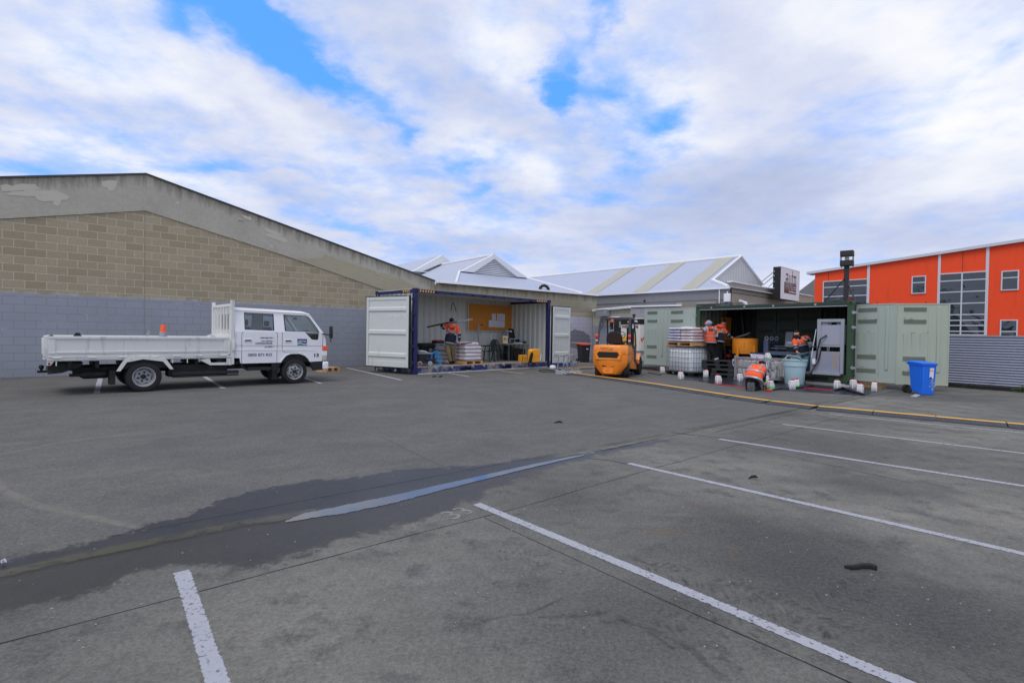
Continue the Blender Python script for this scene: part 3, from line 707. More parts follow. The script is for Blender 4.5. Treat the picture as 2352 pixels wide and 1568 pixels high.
# --- concrete wall of the second building
P2 = Vector((-3.27, 22.85, 0)); W2 = FR(P2, angle(P2, Vector((4.75, 29.06, 0)))); L2 = (Vector((4.75, 29.06, 0))-P2).length; Z2 = 3.66
pz = W2.on(1340, 729)[1]; px_ = W2.on(1325, 780)
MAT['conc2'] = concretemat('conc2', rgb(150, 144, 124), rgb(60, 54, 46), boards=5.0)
MAT['conc2low'] = blockmat('conc2low', rgb(176, 172, 150), rgb(182, 176, 156), rgb(160, 154, 136), ph=pz, pc=rgb(186, 186, 200), paint=True, patch=(px_[0], px_[1]+.02, 1.1, .52, rgb(132, 136, 146)))
cb = thing('concrete_building', 'stained concrete building with hipped iron roofs and white louvred gable behind the blue container', 'building', W2.P, W2.a)
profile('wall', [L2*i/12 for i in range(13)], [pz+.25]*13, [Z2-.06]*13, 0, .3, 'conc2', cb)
MB().box(0, L2, -.004, .28, -.2, pz+.25).build('lower_wall', 'conc2low', cb)
MB().box(-.02, L2+.06, -.07, .3, Z2-.06, Z2+.03).build('capping', 'white_paint', cb, bevel=.01)
MB().box(0, .3, .3, 12, -.2, Z2-.1).box(L2-.3, L2, .3, 12, -.2, Z2-.1).build('side_wall', 'conc2', cb)
def corr_mat(name, c, axis, per, dk=.8, metal=.25):
    mt, q, b = newmat(name); tc = q.node('ShaderNodeTexCoord').outputs['Object']; xyz = q.sep(tc)
    wv = q.math('SINE', q.math('MULTIPLY', xyz[axis], 2*pi/per))
    n1 = q.noise(tc, .8, 5, .6); big = q.math('FRACT', q.math('MULTIPLY', xyz[axis], 1/(per*10)))
    seam = q.mapr(q.math('ABSOLUTE', q.math('SUBTRACT', big, .5)), 0, .03, .25, 0)
    cc = q.mix(q.mapr(wv, -1, 1, 0, 1), (*[k*dk for k in c[:3]], 1), c)
    cc = q.mix(q.mapr(n1, .3, .7, 0, .3), cc, (*[k*.86 for k in c[:3]], 1)); cc = q.mix(seam, cc, (.5, .5, .52, 1))
    q.link(cc, b.inputs['Base Color']); b.inputs['Roughness'].default_value = .5; b.inputs['Metallic'].default_value = metal
    bump(q, b, wv, .5, per*.12); return mt
MAT['roof_blue_y'] = corr_mat('roof_blue_y', rgb(186, 192, 208), 1, .13, .9)
MAT['roof_blue_x'] = corr_mat('roof_blue_x', rgb(182, 190, 210), 0, .13, .88)
MAT['roof_skylight'] = corr_mat('roof_skylight', rgb(174, 173, 160), 0, .13, .9, 0)
MAT['trim_white'] = M('trim_white', rgb(226, 228, 232), .5, var=.04, dirt=rgb(176, 172, 164), damt=.32)
MAT['cladding_white'] = corr_mat('cladding_white', rgb(206, 208, 210), 1, .3, .95, 0)
def hitp(fr, px, py, P, n):
    """local point where the sight line meets a sloping plane of the frame"""
    Pw = fr.w(*P); nw = fr.x*n[0]+fr.y*n[1]+Vector((0, 0, n[2])); d = ray(px, py); k = (Pw-CAM).dot(nw)/d.dot(nw); return fr.loc(CAM+d*k)
tn = .35
fL = hitp(W2, 1053, 622.4, (0, 0, Z2), (0, -tn, 1)); fRt = hitp(W2, 1209, 640, (0, 0, Z2), (0, -tn, 1))
yg = (fL.y+fRt.y)/2; zg = Z2+tn*yg
xp, zp = W2.on(1135, 586, yg-.2); xp0 = (fL.x+fRt.x)/2; 
k_l = (zp-zg)/(xp-fL.x); k_r = (zp-zg)/(fRt.x-xp)
eL = fL.x-(zg-Z2)/k_l; eR = fRt.x+(zg-Z2)/k_r; YB = yg+16
MB().add([(eL, 0, Z2), (eR, 0, Z2), (fRt.x, yg, zg), (fL.x, yg, zg), (eL, 0, Z2-.05), (eR, 0, Z2-.05), (fRt.x, yg, zg-.05), (fL.x, yg, zg-.05)], [(0, 1, 2, 3), (7, 6, 5, 4), (0, 4, 5, 1)]).build('roof', 'roof_blue_x', cb)
MB().add([(eL, 0, Z2), (fL.x, yg, zg), (xp, yg-.1, zp), (xp, YB, zp), (eL, YB, Z2)], [(0, 1, 2, 3, 4)]).add([(eR, 0, Z2), (fRt.x, yg, zg), (xp, yg-.1, zp), (xp, YB, zp), (eR, YB, Z2)], [(0, 4, 3, 2, 1)]).build('roof', 'roof_blue_y', cb)
MB().tube([(eL, 0, Z2+.03), (fL.x, yg, zg+.03)], .06, 6).tube([(eR, 0, Z2+.03), (fRt.x, yg, zg+.03)], .06, 6).tube([(xp, yg-.2, zp+.03), (xp, YB, zp+.03)], .07, 6).build('ridge_cap', 'trim_white', cb)
def gable(fr, L_, R_, Pk, y, bw, parent, louvre=True, ov=.22):
    """barge boards as a broad white chevron, louvred panel set back inside"""
    a = Vector(L_); b_ = Vector(R_); c = Vector(Pk)
    iL = a.lerp(b_, bw); iR = b_.lerp(a, bw); iP = c+((a+b_)/2-c)*bw*1.25
    mb = MB(); mb.prism([tuple(a), tuple(iL), tuple(iP), tuple(iR), tuple(b_), tuple(c)], y-ov, y+.02); mb.build('barge_board', 'trim_white', parent)
    if louvre:
        m2 = MB(); n_ = 9; h0 = iL.y; h1 = iP.y
        for i in range(n_):
            z0 = h0+(h1-h0)*i/n_; z1 = h0+(h1-h0)*(i+.72)/n_; f = (z0-h0)/(h1-h0)
            xa = iL.x+(iP.x-iL.x)*f; xb = iR.x+(iP.x-iR.x)*f
            m2.hexa([(xa, y-.10, z0), (xb, y-.10, z0), (xb, y-.02, z0), (xa, y-.02, z0)], [(xa, y-.04, z1), (xb, y-.04, z1), (xb, y+.0, z1), (xa, y+.0, z1)])
        m2.prism([tuple(iL), tuple(iR), tuple(iP)], y+.02, y+.06); m2.build('louvre_panel', 'trim_white', parent)
gable(W2, (fL.x, zg), (fRt.x, zg), (xp, zp+.05), yg, .17, cb)
# second gable further back on the same ridge line
hb = hitp(W2, 1010.7, 587, (xp, 0, 0), (1, 0, 0)); yB = hb.y; xb_, zb_ = xp, hb.z
fb = W2.on(944.4, 623.6, yB); wB = xb_-fb[0]
MB().prism([(fb[0], fb[1]), (xb_, zb_), (xb_+wB, fb[1])], yB-.3, yB+.02, holes=[[(fb[0]+wB*.3, fb[1]+.04), (xb_, zb_-.5), (xb_+wB*.7, fb[1]+.04)]]).build('barge_board', 'trim_white', cb)
MB().add([(fb[0]-wB, yB, fb[1]-(zb_-fb[1])), (xb_, yB, zb_), (xb_, yB+14, zb_), (fb[0]-wB, yB+14, fb[1]-(zb_-fb[1]))], [(0, 1, 2, 3)]).add([(xb_+2*wB, yB, fb[1]-(zb_-fb[1])), (xb_, yB, zb_), (xb_, yB+14, zb_), (xb_+2*wB, yB+14, fb[1]-(zb_-fb[1]))], [(0, 3, 2, 1)]).build('roof', 'roof_blue_y', cb)
MB().prism([(fb[0]-wB, Z2-1), (fb[0]-wB, fb[1]-(zb_-fb[1])), (xb_, zb_-.05), (xb_+2*wB, fb[1]-(zb_-fb[1])), (xb_+2*wB, Z2-1)], yB+.05, yB+.2).build('gable_wall', 'cladding_white', cb)
# black duct bend on that roof
q0 = W2.on(1238, 664, .25); q1 = W2.on(1262, 664, .25)
dm = MB(); pts = []
for i in range(13): a = pi*i/12; pts.append(((q0[0]+q1[0])/2+(q1[0]-q0[0])*.42*cos(a), .25, q0[1]-.03+.24*sin(a)))
dm.tube([(pts[0][0], .25, Z2)]+pts+[(pts[-1][0], .25, Z2)], [.07+.012*(i % 2) for i in range(15)], 10)
du = dm.build('vent_duct', 'rubber', None, smooth=True); du.matrix_world = W2.T()
tag(du, 'black ribbed duct bent like an arch on the low roof above the blue container', 'duct')
# --- long white-roofed shed and the grey wall below it
E1 = G(1672.4, 658.7, 3.94); E0 = G(1371.4, 676.3, 3.94); B4 = FR(E1, angle(E0, E1)); ZE = 3.94
shed = thing('long_shed', 'long shed with pale ribbed roof, beige skylight strips and dark grey side wall', 'building', B4.P, B4.a)
tn4 = .5; pk = hitp(B4, 1702, 589, (0, 0, ZE), (0, -tn4, 1)); ft = hitp(B4, 1629, 645, (0, 0, ZE), (0, -tn4, 1))
xg = pk.x; XL = -20.0; yr = pk.y; zr = pk.z
MAT['grey_wall'] = M('grey_wall', rgb(124, 125, 128), .8, var=.06, dirt=rgb(106, 106, 108), damt=.4, streak=True)
MB().box(XL, 0, 0, .2, -.2, ZE-.08).box(XL, 0, -.03, 0, ZE-.62, ZE-.58).build('wall', 'grey_wall', shed)
MB().box(XL, .1, -.12, .05, ZE-.10, ZE).build('gutter', 'trim_white', shed)
zf4 = ZE+tn4*ft.y
mb = MB().add([(XL, 0, ZE), (0, 0, ZE), (xg, ft.y, zf4), (xg, yr, zr), (XL, yr, zr)], [(0, 1, 2, 3, 4)])
rt = B4.on(1751, 653, 0); hr = hitp(B4, 1751, 653, (xg, 0, 0), (1, 0, 0))
yR = hr.y; zR = hr.z
mb.add([(XL, yr, zr), (xg, yr, zr), (xg, yR, zR), (XL, yR, zR)], [(0, 1, 2, 3)]).add([(0, 0, ZE), (0, yR, ZE), (xg, yR, zf4), (xg, ft.y, zf4)], [(0, 1, 2, 3)])
mb.build('roof', 'roof_blue_x', shed)
MB().add([(xg-.02, ft.y, zf4), (xg-.02, yr, zr-.05), (xg-.02, yR, zR), (xg-.02, yR, zf4)], [(0, 3, 2, 1)]).build('gable_wall', 'cladding_white', shed)
MB().tube([(xg, ft.y, zf4+.02), (xg, yr, zr+.02), (xg, yR, zR+.02)], .07, 6).tube([(0, 0, ZE+.03), (xg, ft.y, zf4+.03)], .09, 6).tube([(XL, yr, zr+.03), (xg, yr, zr+.03)], .08, 6).build('ridge_cap', 'trim_white', shed)
for pxl in (1341, 1453, 1562.6):
    sx0 = B4.on(pxl, 670, 0)[0]; wd_ = .95
    MB().add([(sx0, .02, ZE+.025), (sx0+wd_, .02, ZE+.025), (sx0+wd_, yr-.05, zr), (sx0, yr-.05, zr)], [(0, 1, 2, 3)]).build('skylight', 'roof_skylight', shed, recalc=False)
# --- beige parapet building that carries the sign
C6 = G(1681, 645.5, 4.30); B6 = FR(C6, 43); L6 = B6.on(1866, 672)[0]
MAT['beige'] = M('beige', rgb(164, 156, 142), .85, var=.06, dirt=rgb(128, 120, 108), damt=.36, streak=True)
bb = thing('parapet_building', 'beige parapet building with grooved front beside the orange building', 'building', B6.P, B6.a)
MB().box(0, L6, 0, 5, -.2, 4.24).build('wall', 'beige', bb)
MB().box(-.012, 0, -.01, 1.2, -.2, 4.25).build('side_wall', 'grey_wall', bb)
MB().box(-.03, L6, -.05, .25, 4.24, 4.31).build('coping', 'trim_white', bb, bevel=.01)
MB().box(.05, L6, -.012, .0, 3.70, 3.73).box(.05, L6, -.012, 0, 3.02, 3.05).build('groove', 'chassis', bb)
MB().box(.05, L6, -.10, 0, 3.05, 3.24).build('cornice', 'beige', bb, bevel=.03)
# beige stub wall and the two block walls of the lean-to
ZG = 2.83; c0 = G(1371, 709.7, ZG); c1 = G(1449.4, 702, ZG); c2 = G(1566, 699.4, ZG)
MAT['blocks_pale'] = blockmat('blocks_pale', rgb(178, 174, 158), rgb(192, 188, 172), rgb(214, 212, 202), ms=.008, ph=1.95, pc=rgb(146, 150, 160), paint=True)
MAT['blocks_blue'] = blockmat('blocks_blue', rgb(160, 164, 174), rgb(150, 154, 166), rgb(176, 178, 184), ms=.006)
lt = thing('lean_to', 'low pale block lean-to with white gutter between the concrete wall and green container', 'building', c0.xy.to_3d(), angle(c0, c1)*pi/180)
FL = FR(c0, angle(c0, c1)); la = (c1-c0).length; Lb = FL.loc(c2)
MB().box(-.5, la, 0, .2, -.2, ZG-.1).build('wall', 'blocks_pale', lt)
mb = MB(); ang3 = atan2(Lb.y, Lb.x-la); lb = hypot(Lb.y, Lb.x-la); R3 = Matrix.Translation((la, 0, 0)) @ Matrix.Rotation(ang3, 4, 'Z')
o = MB().box(0, lb, 0, .2, -.2, ZG-.1).build('wall', 'blocks_blue', lt); o.matrix_local = R3
MB().box(-.3, la+.02, -.16, .3, ZG-.12, ZG).build('gutter', 'trim_white', lt)
o = MB().box(.0, lb, -.06, .3, ZG-.07, ZG).build('gutter', 'trim_white', lt); o.matrix_local = R3
o = MB().box(0, lb, .01, 5, ZG-.06, ZG-.01).build('roof', 'roof_blue_x', lt); o.matrix_local = R3
MB().add([(-.5, 0, ZG-.02), (la, 0, ZG-.02), (la+2, 5, ZG+.2), (-.5, 5, ZG+.2)], [(0, 1, 2, 3)]).build('roof', 'roof_blue_x', lt)
cx3 = G(1659, 706, ZG+.12); l3 = FL.loc(cx3); a4 = atan2(l3.y-Lb.y, l3.x-Lb.x); l4 = hypot(l3.y-Lb.y, l3.x-Lb.x)
o = MB().prism([(0, -.2), (l4, -.2), (l4, ZG+.42), (l4*.9, ZG+.40), (0, ZG+.08)], -.02, .25).build('parapet', 'beige', lt); o.matrix_local = Matrix.Translation((Lb.x, Lb.y, 0)) @ Matrix.Rotation(a4, 4, 'Z')
jx, jz = FL.on(1376, 713, -.16); jx2, jz2 = FL.on(1396, 726, -.16)
jb = thing('junction_box', 'grey metal box with white pipe under the lean-to gutter', 'junction box', lt.location, lt.rotation_euler[2])
MB().box(jx, jx2, -.36, -.01, jz2, jz).box(jx-.03, jx2+.03, -.38, -.01, jz, jz+.02).build('housing', 'galv', jb, bevel=.01)
pz_ = FL.on(1383, 731, -.1)
MB().tube([(pz_[0], -.1, jz2), (pz_[0], -.1, pz_[1]+.1), (pz_[0]+.05, -.1, pz_[1]), (pz_[0]+2.0, -.1, pz_[1])], .05, 8).build('pipe', 'trim_white', jb, smooth=True)
# --- orange building
ZH = 6.1; OA = G(1928, 646.9, ZH); OB = G(2312, 622.9, ZH); BO = FR(OA, angle(OA, OB))
MAT['orange_wall'] = M('orange_wall', rgb(240, 74, 26), .7, var=.035, vs=1.2, dirt=rgb(206, 58, 24), damt=.4, dsc=.7, streak=True)
MAT['alu'] = M('alu', rgb(200, 204, 214), .4, .1, var=.05)
ob = thing('orange_building', 'two-storey orange clad building with sloping roofline and aluminium framed windows', 'building', BO.P, BO.a)
r0 = BO.on(1872, 628); r1 = BO.on(2352, 555.5); xR = r1[0]+9; zRr = lin2(r0, r1, xR)
MB().prism([(r0[0], -.2), (xR, -.2), (xR, zRr), (r0[0], r0[1])], 0, .3).build('wall', 'orange_wall', ob)
MB().prism([(r0[0]+.1, 0), (xR, 0), (xR, zRr-.1), (r0[0]+.1, r0[1]-.1)], .302, 14).build('side_wall', 'grey_wall', ob)
MB().prism([(r0[0]-.6, lin2(r0, r1, r0[0]-.6)), (xR, zRr), (xR, zRr+.2), (r0[0]-.6, lin2(r0, r1, r0[0]-.6)+.2)], -.22, 1).build('fascia', 'alu', ob)
def zo(x, y): return ((3200+x/2.625)/1.7415, (900+y/2.625)/1.7415)
for x0_, x1_ in ((705, 730), (1447, 1472), (1948, 1978)):
    a = BO.on(*zo(x0_, 700))[0]; b_ = BO.on(*zo(x1_, 700))[0]
    MB().box(a, b_, -.06, 0, 0, lin2(r0, r1, a)).build('cover_strip', 'alu', ob)
    MB().box(a-.025, a, -.02, 0, 0, lin2(r0, r1, a)).build('joint_strip', 'trim_white', ob)
for x0_, yb in ((298, 590), (1705, 505)):
    a, zz = BO.on(*zo(x0_, yb)); MB().box(a-.02, a+.02, -.006, 0, zz, lin2(r0, r1, a)).build('seam', 'rust', ob)
def window(tl, br, vm, hm, rail=.07, par=None):
    x0_, z1_ = BO.on(*zo(*tl)); x1_, z0_ = BO.on(*zo(*br))
    fr_ = MB(); fr_.box(x0_, x1_, -.07, 0, z1_-rail, z1_).box(x0_, x1_, -.07, 0, z0_, z0_+rail).box(x0_, x0_+rail, -.068, 0, z0_+rail, z1_-rail).box(x1_-rail, x1_, -.068, 0, z0_+rail, z1_-rail)
    xv = [x0_]+[BO.on(*zo(v_, (tl[1]+br[1])/2))[0] for v_ in vm]+[x1_]
    for v_ in xv[1:-1]: fr_.box(v_-rail/2, v_+rail/2, -.066, 0, z0_+rail, z1_-rail)
    zs = [BO.on(*zo((tl[0]+br[0])/2, h_))[1] for h_ in hm]
    for h_ in zs: fr_.box(x0_+rail, x1_-rail, -.064, 0, h_-.035, h_+.035)
    w_ = fr_.build('window', 'alu', ob)
    MB().box(x0_+.03, x1_-.03, -.02, -.003, z0_+.03, z1_-.03).build('pane', 'window_glass', w_)
window((245, 592), (706, 1000), [474], [645, 745], par=ob)
window((1176, 540), (1322, 718), [], [604])
window((1461, 512), (1950, 1160), [1695], [580, 700, 822, 940, 1000, 1054, 1115], .08)
window((2116, 484), (2298, 682), [], [553])
window((2103, 995), (2284, 1210), [], [1117])
# grey gable and white roof glimpsed between the parapet and the orange wall
gb = thing('distant_gable', 'grey sloped gable glimpsed left of the orange building', 'building', BO.P, BO.a)
g0 = BO.on(1836, 668, 9); g1 = BO.on(1876, 668, 9); g2 = BO.on(1876, 628, 9)
MB().prism([(g0[0], 0), (g1[0]+.5, 0), (g1[0]+.5, g2[1]), (g0[0], g0[1])], 9, 16).build('wall', 'grey_wall', gb)
# --- horizontal corrugated fence
A_ = G(2176, 888); B_ = G(2352, 901); FF = FR(A_, angle(A_, B_)); zt = FF.on(2182, 771)[1]
fe = thing('corrugated_fence', 'horizontal corrugated iron fence on a dark plinth right of the green doors', 'fence', FF.P, FF.a)
n_ = 19*8; rings = []
prof = [(.028*sin(2*pi*i/8), .10+(zt-.10)*i/n_) for i in range(n_+1)]
mb = MB()
for xx0, xx1 in ((-3.0, -.0), (0.004, 2.4), (2.404, 4.8), (4.804, 9)):
    mb.add([(xx0, y_, z_) for y_, z_ in prof]+[(xx1, y_, z_) for y_, z_ in prof], [(i, i+1, n_+2+i, n_+1+i) for i in range(n_)])
MAT['fence_iron'] = M('fence_iron', rgb(176, 180, 196), .38, .35, var=.06, dirt=rgb(140, 140, 150), damt=.36)
mb.build('sheeting', 'fence_iron', fe, smooth=True, recalc=False)
MB().box(-3, 9, -.03, .06, zt-.01, zt+.02).build('top_rail', 'galv', fe)
MB().box(-3, 9, -.04, .12, -.1, .11).build('plinth', 'chassis', fe)
wd_ = MB(); cc = FF.w(FF.on(2350, 893)[0], -.1, 0)
for i in range(90):
    a = random.uniform(0, 2*pi); r_ = random.uniform(0, .28); p = Vector((r_*cos(a), r_*sin(a)*.4, random.uniform(0, .16)*(1-r_))); s_ = random.uniform(.02, .04)
    d1 = Vector((random.uniform(-1, 1), random.uniform(-1, 1), random.uniform(0, 1))).normalized()*s_; d2 = Vector((random.uniform(-1, 1), random.uniform(-1, 1), random.uniform(-.5, 1))).normalized()*s_*.5
    wd_.add([p, p+d1+d2, p+d1*2, p+d1-d2], [(0, 1, 2, 3)])
MAT['weed'] = M('weed', rgb(70, 96, 40), .8, var=.3)
o = wd_.build('weeds', 'weed', None, recalc=False); o.location = cc; tag(o, 'small green weeds at the foot of the corrugated fence', 'plant', kind='stuff')
# ------------------------------------------------------------------ blue side-opening container
b0_ = G(950, 860.5); BCa = 45.8
BC = FR(b0_, BCa); Lc = BC.on(1263, 842)[0]; Hc = 2.87; Wc = 2.44; FLZ = .25
bc = thing('blue_container', 'dark blue shipping container opened along its long side with pale grey end doors swung out', 'shipping container', BC.P, BC.a)
# corner posts with castings
def post(x0, x1, y0, y1, mat, par, h=Hc, z0=0):
    o = MB().box(x0, x1, y0, y1, z0+.12, h-.12).build('corner_post', mat, par, bevel=.008)
    return o
def casting(x0, x1, y0, y1, z0, mat, par, yface=None, hole=True):
    o = MB().box(x0, x1, y0, y1, z0, z0+.12).build('corner_casting', mat, par, bevel=.01)
    if hole: MB().lathe([(.03, 0), (.03, .004)], ((x0+x1)/2, (yface if yface is not None else y0)-.005, z0+.06), 12, 'y').build('casting_hole', 'seal_black', o)
for x0 in (0, Lc-.16):
    for y0 in (0, Wc-.16):
        post(x0+.01, x0+.15, y0+.01, y0+.15, 'cont_blue', bc)
        for z0 in (0, Hc-.12): casting(x0, x0+.17, y0, y0+.17, z0, 'cont_blue', bc, hole=(y0 == 0))
MB().box(.17, Lc-.17, .02, .09, Hc-.13, Hc-.02).build('top_rail', 'cont_blue', bc)
MB().box(.02, .10, .17, Wc-.17, Hc-.13, Hc-.02).box(Lc-.10, Lc-.02, .17, Wc-.17, Hc-.13, Hc-.02).box(.17, Lc-.17, Wc-.08, Wc-.02, Hc-.13, Hc-.02).build('end_rail', 'cont_blue', bc)
bs = MB(); fp = [(2.05, 2.55), (4.15, 4.65)]
xsegs = [.17, fp[0][0], fp[0][1], fp[1][0], fp[1][1], Lc-.17]
for i in (0, 2, 4): bs.box(xsegs[i], xsegs[i+1], .02, .10, .03, FLZ-.02)
for a_, b_ in fp: bs.box(a_, b_, .02, .10, .03, .06).box(a_, b_, .02, .10, .17, FLZ-.02)
bs.box(.02, .10, .17, Wc-.17, .03, FLZ-.02).box(Lc-.1, Lc-.02, .17, Wc-.17, .03, FLZ-.02)
bs.build('sill', 'cont_sill', bc)
MB().box(.17, Lc-.17, -.02, .02, .0, .03).build('sill_lip', 'cont_inner', bc)
for q_ in fp: MB().box(q_[0], q_[1], .1, .9, .03, .17).build('fork_pocket', 'seal_black', bc)
MB().box(.1, Lc-.1, .03, Wc-.05, FLZ-.05, FLZ).build('floor', 'floor_ply', bc)
MB().box(.02, Lc-.02, .05, Wc-.02, Hc-.04, Hc-.01).build('roof', 'cont_inner', bc)
def corrugated(x0, x1, y, z0, z1, per=.278, dep=.05, n=(0, 1)):
    pts = []; x = x0; k = 0
    while x < x1:
        for f, d in ((0, 0), (.30, 0), (.5, dep), (.80, dep)):
            if x+f*per <= x1: pts.append((x+f*per, y+d))
        x += per
    pts.append((x1, y)); return pts
pts = corrugated(.15, Lc-.15, Wc-.16, FLZ, Hc)
mb = MB(); mb.add([(a, b, FLZ) for a, b in pts]+[(a, b, Hc-.04) for a, b in pts], [(i, i+1, len(pts)+i+1, len(pts)+i) for i in range(len(pts)-1)])
mb.build('back_wall', 'cont_inner', bc, recalc=False)
for xx, nm in ((.05, 1), (Lc-.05, -1)):
    pts = corrugated(.15, Wc-.12, xx, 0, 0, dep=.036*nm)
    mb = MB(); mb.add([(b, a, FLZ) for a, b in pts]+[(b, a, Hc-.04) for a, b in pts], [(i, i+1, len(pts)+i+1, len(pts)+i) for i in range(len(pts)-1)])
    mb.build('end_wall', 'cont_inner', bc, recalc=False)
hz = MB()
def stripe_run(x0, n_, hz):
    for i in range(n_):
        a = x0+i*.11; hz.add([(a, .012, Hc-.115), (a+.055, .012, Hc-.115), (a+.085, .012, Hc-.045), (a+.03, .012, Hc-.045)], [(0, 1, 2, 3)])
stripe_run(.20, 6, hz); stripe_run(Lc-.9, 6, hz)
for i in range(4):
    a = .3+i*.11; hz.add([(.012, a, Hc-.115), (.012, a+.055, Hc-.115), (.012, a+.085, Hc-.045), (.012, a+.03, Hc-.045)], [(0, 1, 2, 3)])
hz.build('hazard_stripes', 'hazard_yellow', bc, recalc=False)
for i, f in enumerate((.13, .23, .37, .45, .52, .60, .73, .82)):
    MB().box(Lc*f-.035, Lc*f+.035, -.02, .02, Hc-.11, Hc-.05).build('latch', 'chassis', bc, bevel=.008)
    MB().box(Lc*f-.05, Lc*f+.05, -.03, .02, FLZ-.09, FLZ-.02).box(Lc*f-.02, Lc*f+.02, -.05, -.03, FLZ-.11, FLZ-.01).build('latch', 'galv', bc, bevel=.006)
for z_ in (.35, .9, 1.45, 2.0, 2.45):
    MB().box(-.10, .02, -.02, .02, z_, z_+.09).cyl((.01, -.03, z_-.05), (.01, -.03, z_+.14), .018, seg=8).build('hinge', 'cont_blue', bc)
# end doors, inner faces towards the yard
def end_door(A, B, z0, z1, par, txt=None, mark=False):
    A = Vector(A); B = Vector(B); d = (B-A); d.z = 0; wd = d.length
    D = thing('door', None, None, (A.x, A.y, 0), atan2(d.y, d.x)); D.parent = par; D.matrix_parent_inverse = Matrix(); D.matrix_local = W2L(par) @ Matrix.Translation((A.x, A.y, 0)) @ Matrix.Rotation(atan2(d.y, d.x), 4, 'Z')
    return D, wd
def W2L(par):
    T = Matrix.Translation(par.location) @ par.rotation_euler.to_matrix().to_4x4(); return T.inverted()
def cdoor(A, B, z0, z1, par, txt=None, mark=False):
    A = Vector(A); B = Vector(B); d = B-A; wd = hypot(d.x, d.y)
    Mx = W2L(par) @ Matrix.Translation((A.x, A.y, 0)) @ Matrix.Rotation(atan2(d.y, d.x), 4, 'Z')
    h = z1-z0
    o = MB().box(.03, wd-.03, .0, .05, z0+.03, z1-.03).build('door', 'cont_door', par); o.matrix_local = Mx
    def sub(mb, nm, mat, bevel=0): q_ = mb.build(nm, mat, o, bevel=bevel); return q_
    m_ = MB(); sw = .10
    sub(MB().box(.03, .03+sw, -.035, .0, z0+.03, z1-.03), 'stile', 'cont_door', .006); sub(MB().box(wd-.03-sw, wd-.03, -.035, .0, z0+.03, z1-.03), 'stile', 'cont_door', .006)
    for fz, fh in ((.0, .075), (.145, .045), (.47, .045), (.80, .04), (.955, .045)):
        zz = z0+.03+(h-.06)*fz; m2 = MB()
        if fz == 0 or fz > .9: m2.box(.135, wd-.135, -.018, .0, zz, zz+(h-.06)*fh)
        else: m2.hexa([(.135, -.035, zz), (wd-.135, -.035, zz), (wd-.135, 0, zz), (.135, 0, zz)], [(.135, -.03, zz+(h*fh)), (wd-.135, -.03, zz+h*fh), (wd-.135, 0, zz+h*fh+.03), (.135, 0, zz+h*fh+.03)])
        sub(m2, 'rail', 'cont_door')
    sub(MB().box(0, .035, -.02, .06, z0, z1).box(wd-.035, wd, -.02, .06, z0, z1).box(.035, wd-.035, -.02, .06, z0, z0+.035).box(.035, wd-.035, -.02, .06, z1-.035, z1), 'seal', 'seal_black', .006)
    rv = MB()
    for fz in (.10, .03, .33, .30, .62, .90, .96):
        for fx in (.17, .22, .52, .57):
            rv.lathe([(.012, 0), (.008, -.008)], (wd*fx, -.002 if fz not in (.03, .96) else -.019, z0+h*fz), 6, 'y')
    sub(rv, 'rivets', 'cont_door')
    for fx in (.25, .68): sub(MB().cyl((wd*fx, .03, z0-.10), (wd*fx, .03, z0+.02), .02, seg=8).box(wd*fx-.03, wd*fx+.03, .01, .05, z0-.11, z0-.07), 'lock_rod', 'galv')
    for fx in (.25, .68): sub(MB().cyl((wd*fx, .03, z1), (wd*fx, .03, z1+.07), .012, seg=6), 'lock_rod', 'galv')
    if txt: text(txt, .15, 'ink_white', o, (wd*.43, -.004, z0+h*.70), name='lettering', width=wd*.48)
    if mark: MB().box(wd*.78, wd*.86, -.04, -.036, z0+h*.475, z0+h*.495).build('sticker', 'green_tape', o)
    return o
zb_ = .22; 
dA = at(841, 841, 1.0)-CAM; dB = at(945, 845, 1.0)-CAM
def at_h(px, py, z): return G(px, py, z)
LA = G(840.5, 839.5, .22); LB = G(940, 845.5, .22)
# both edges hang at the same height; keep the leaf at its true width
cdoor(LA, LB, .20, 2.62, bc, 'CPIU 4011726')
RA = G(1266.5, 834.5, .17); RB = G(1311.5, 832.5, .17)
RB = RA+(RB-RA).normalized()*1.22
cdoor(RA, RB, .15, 2.62, bc, mark=True)
def inside(name, label, cat, px, py, z=FLZ, rz=None, fr=BC, group=None):
    p = G(px, py, z); p.z = z
    return thing(name, label, cat, p, fr.a if rz is None else rz, group)
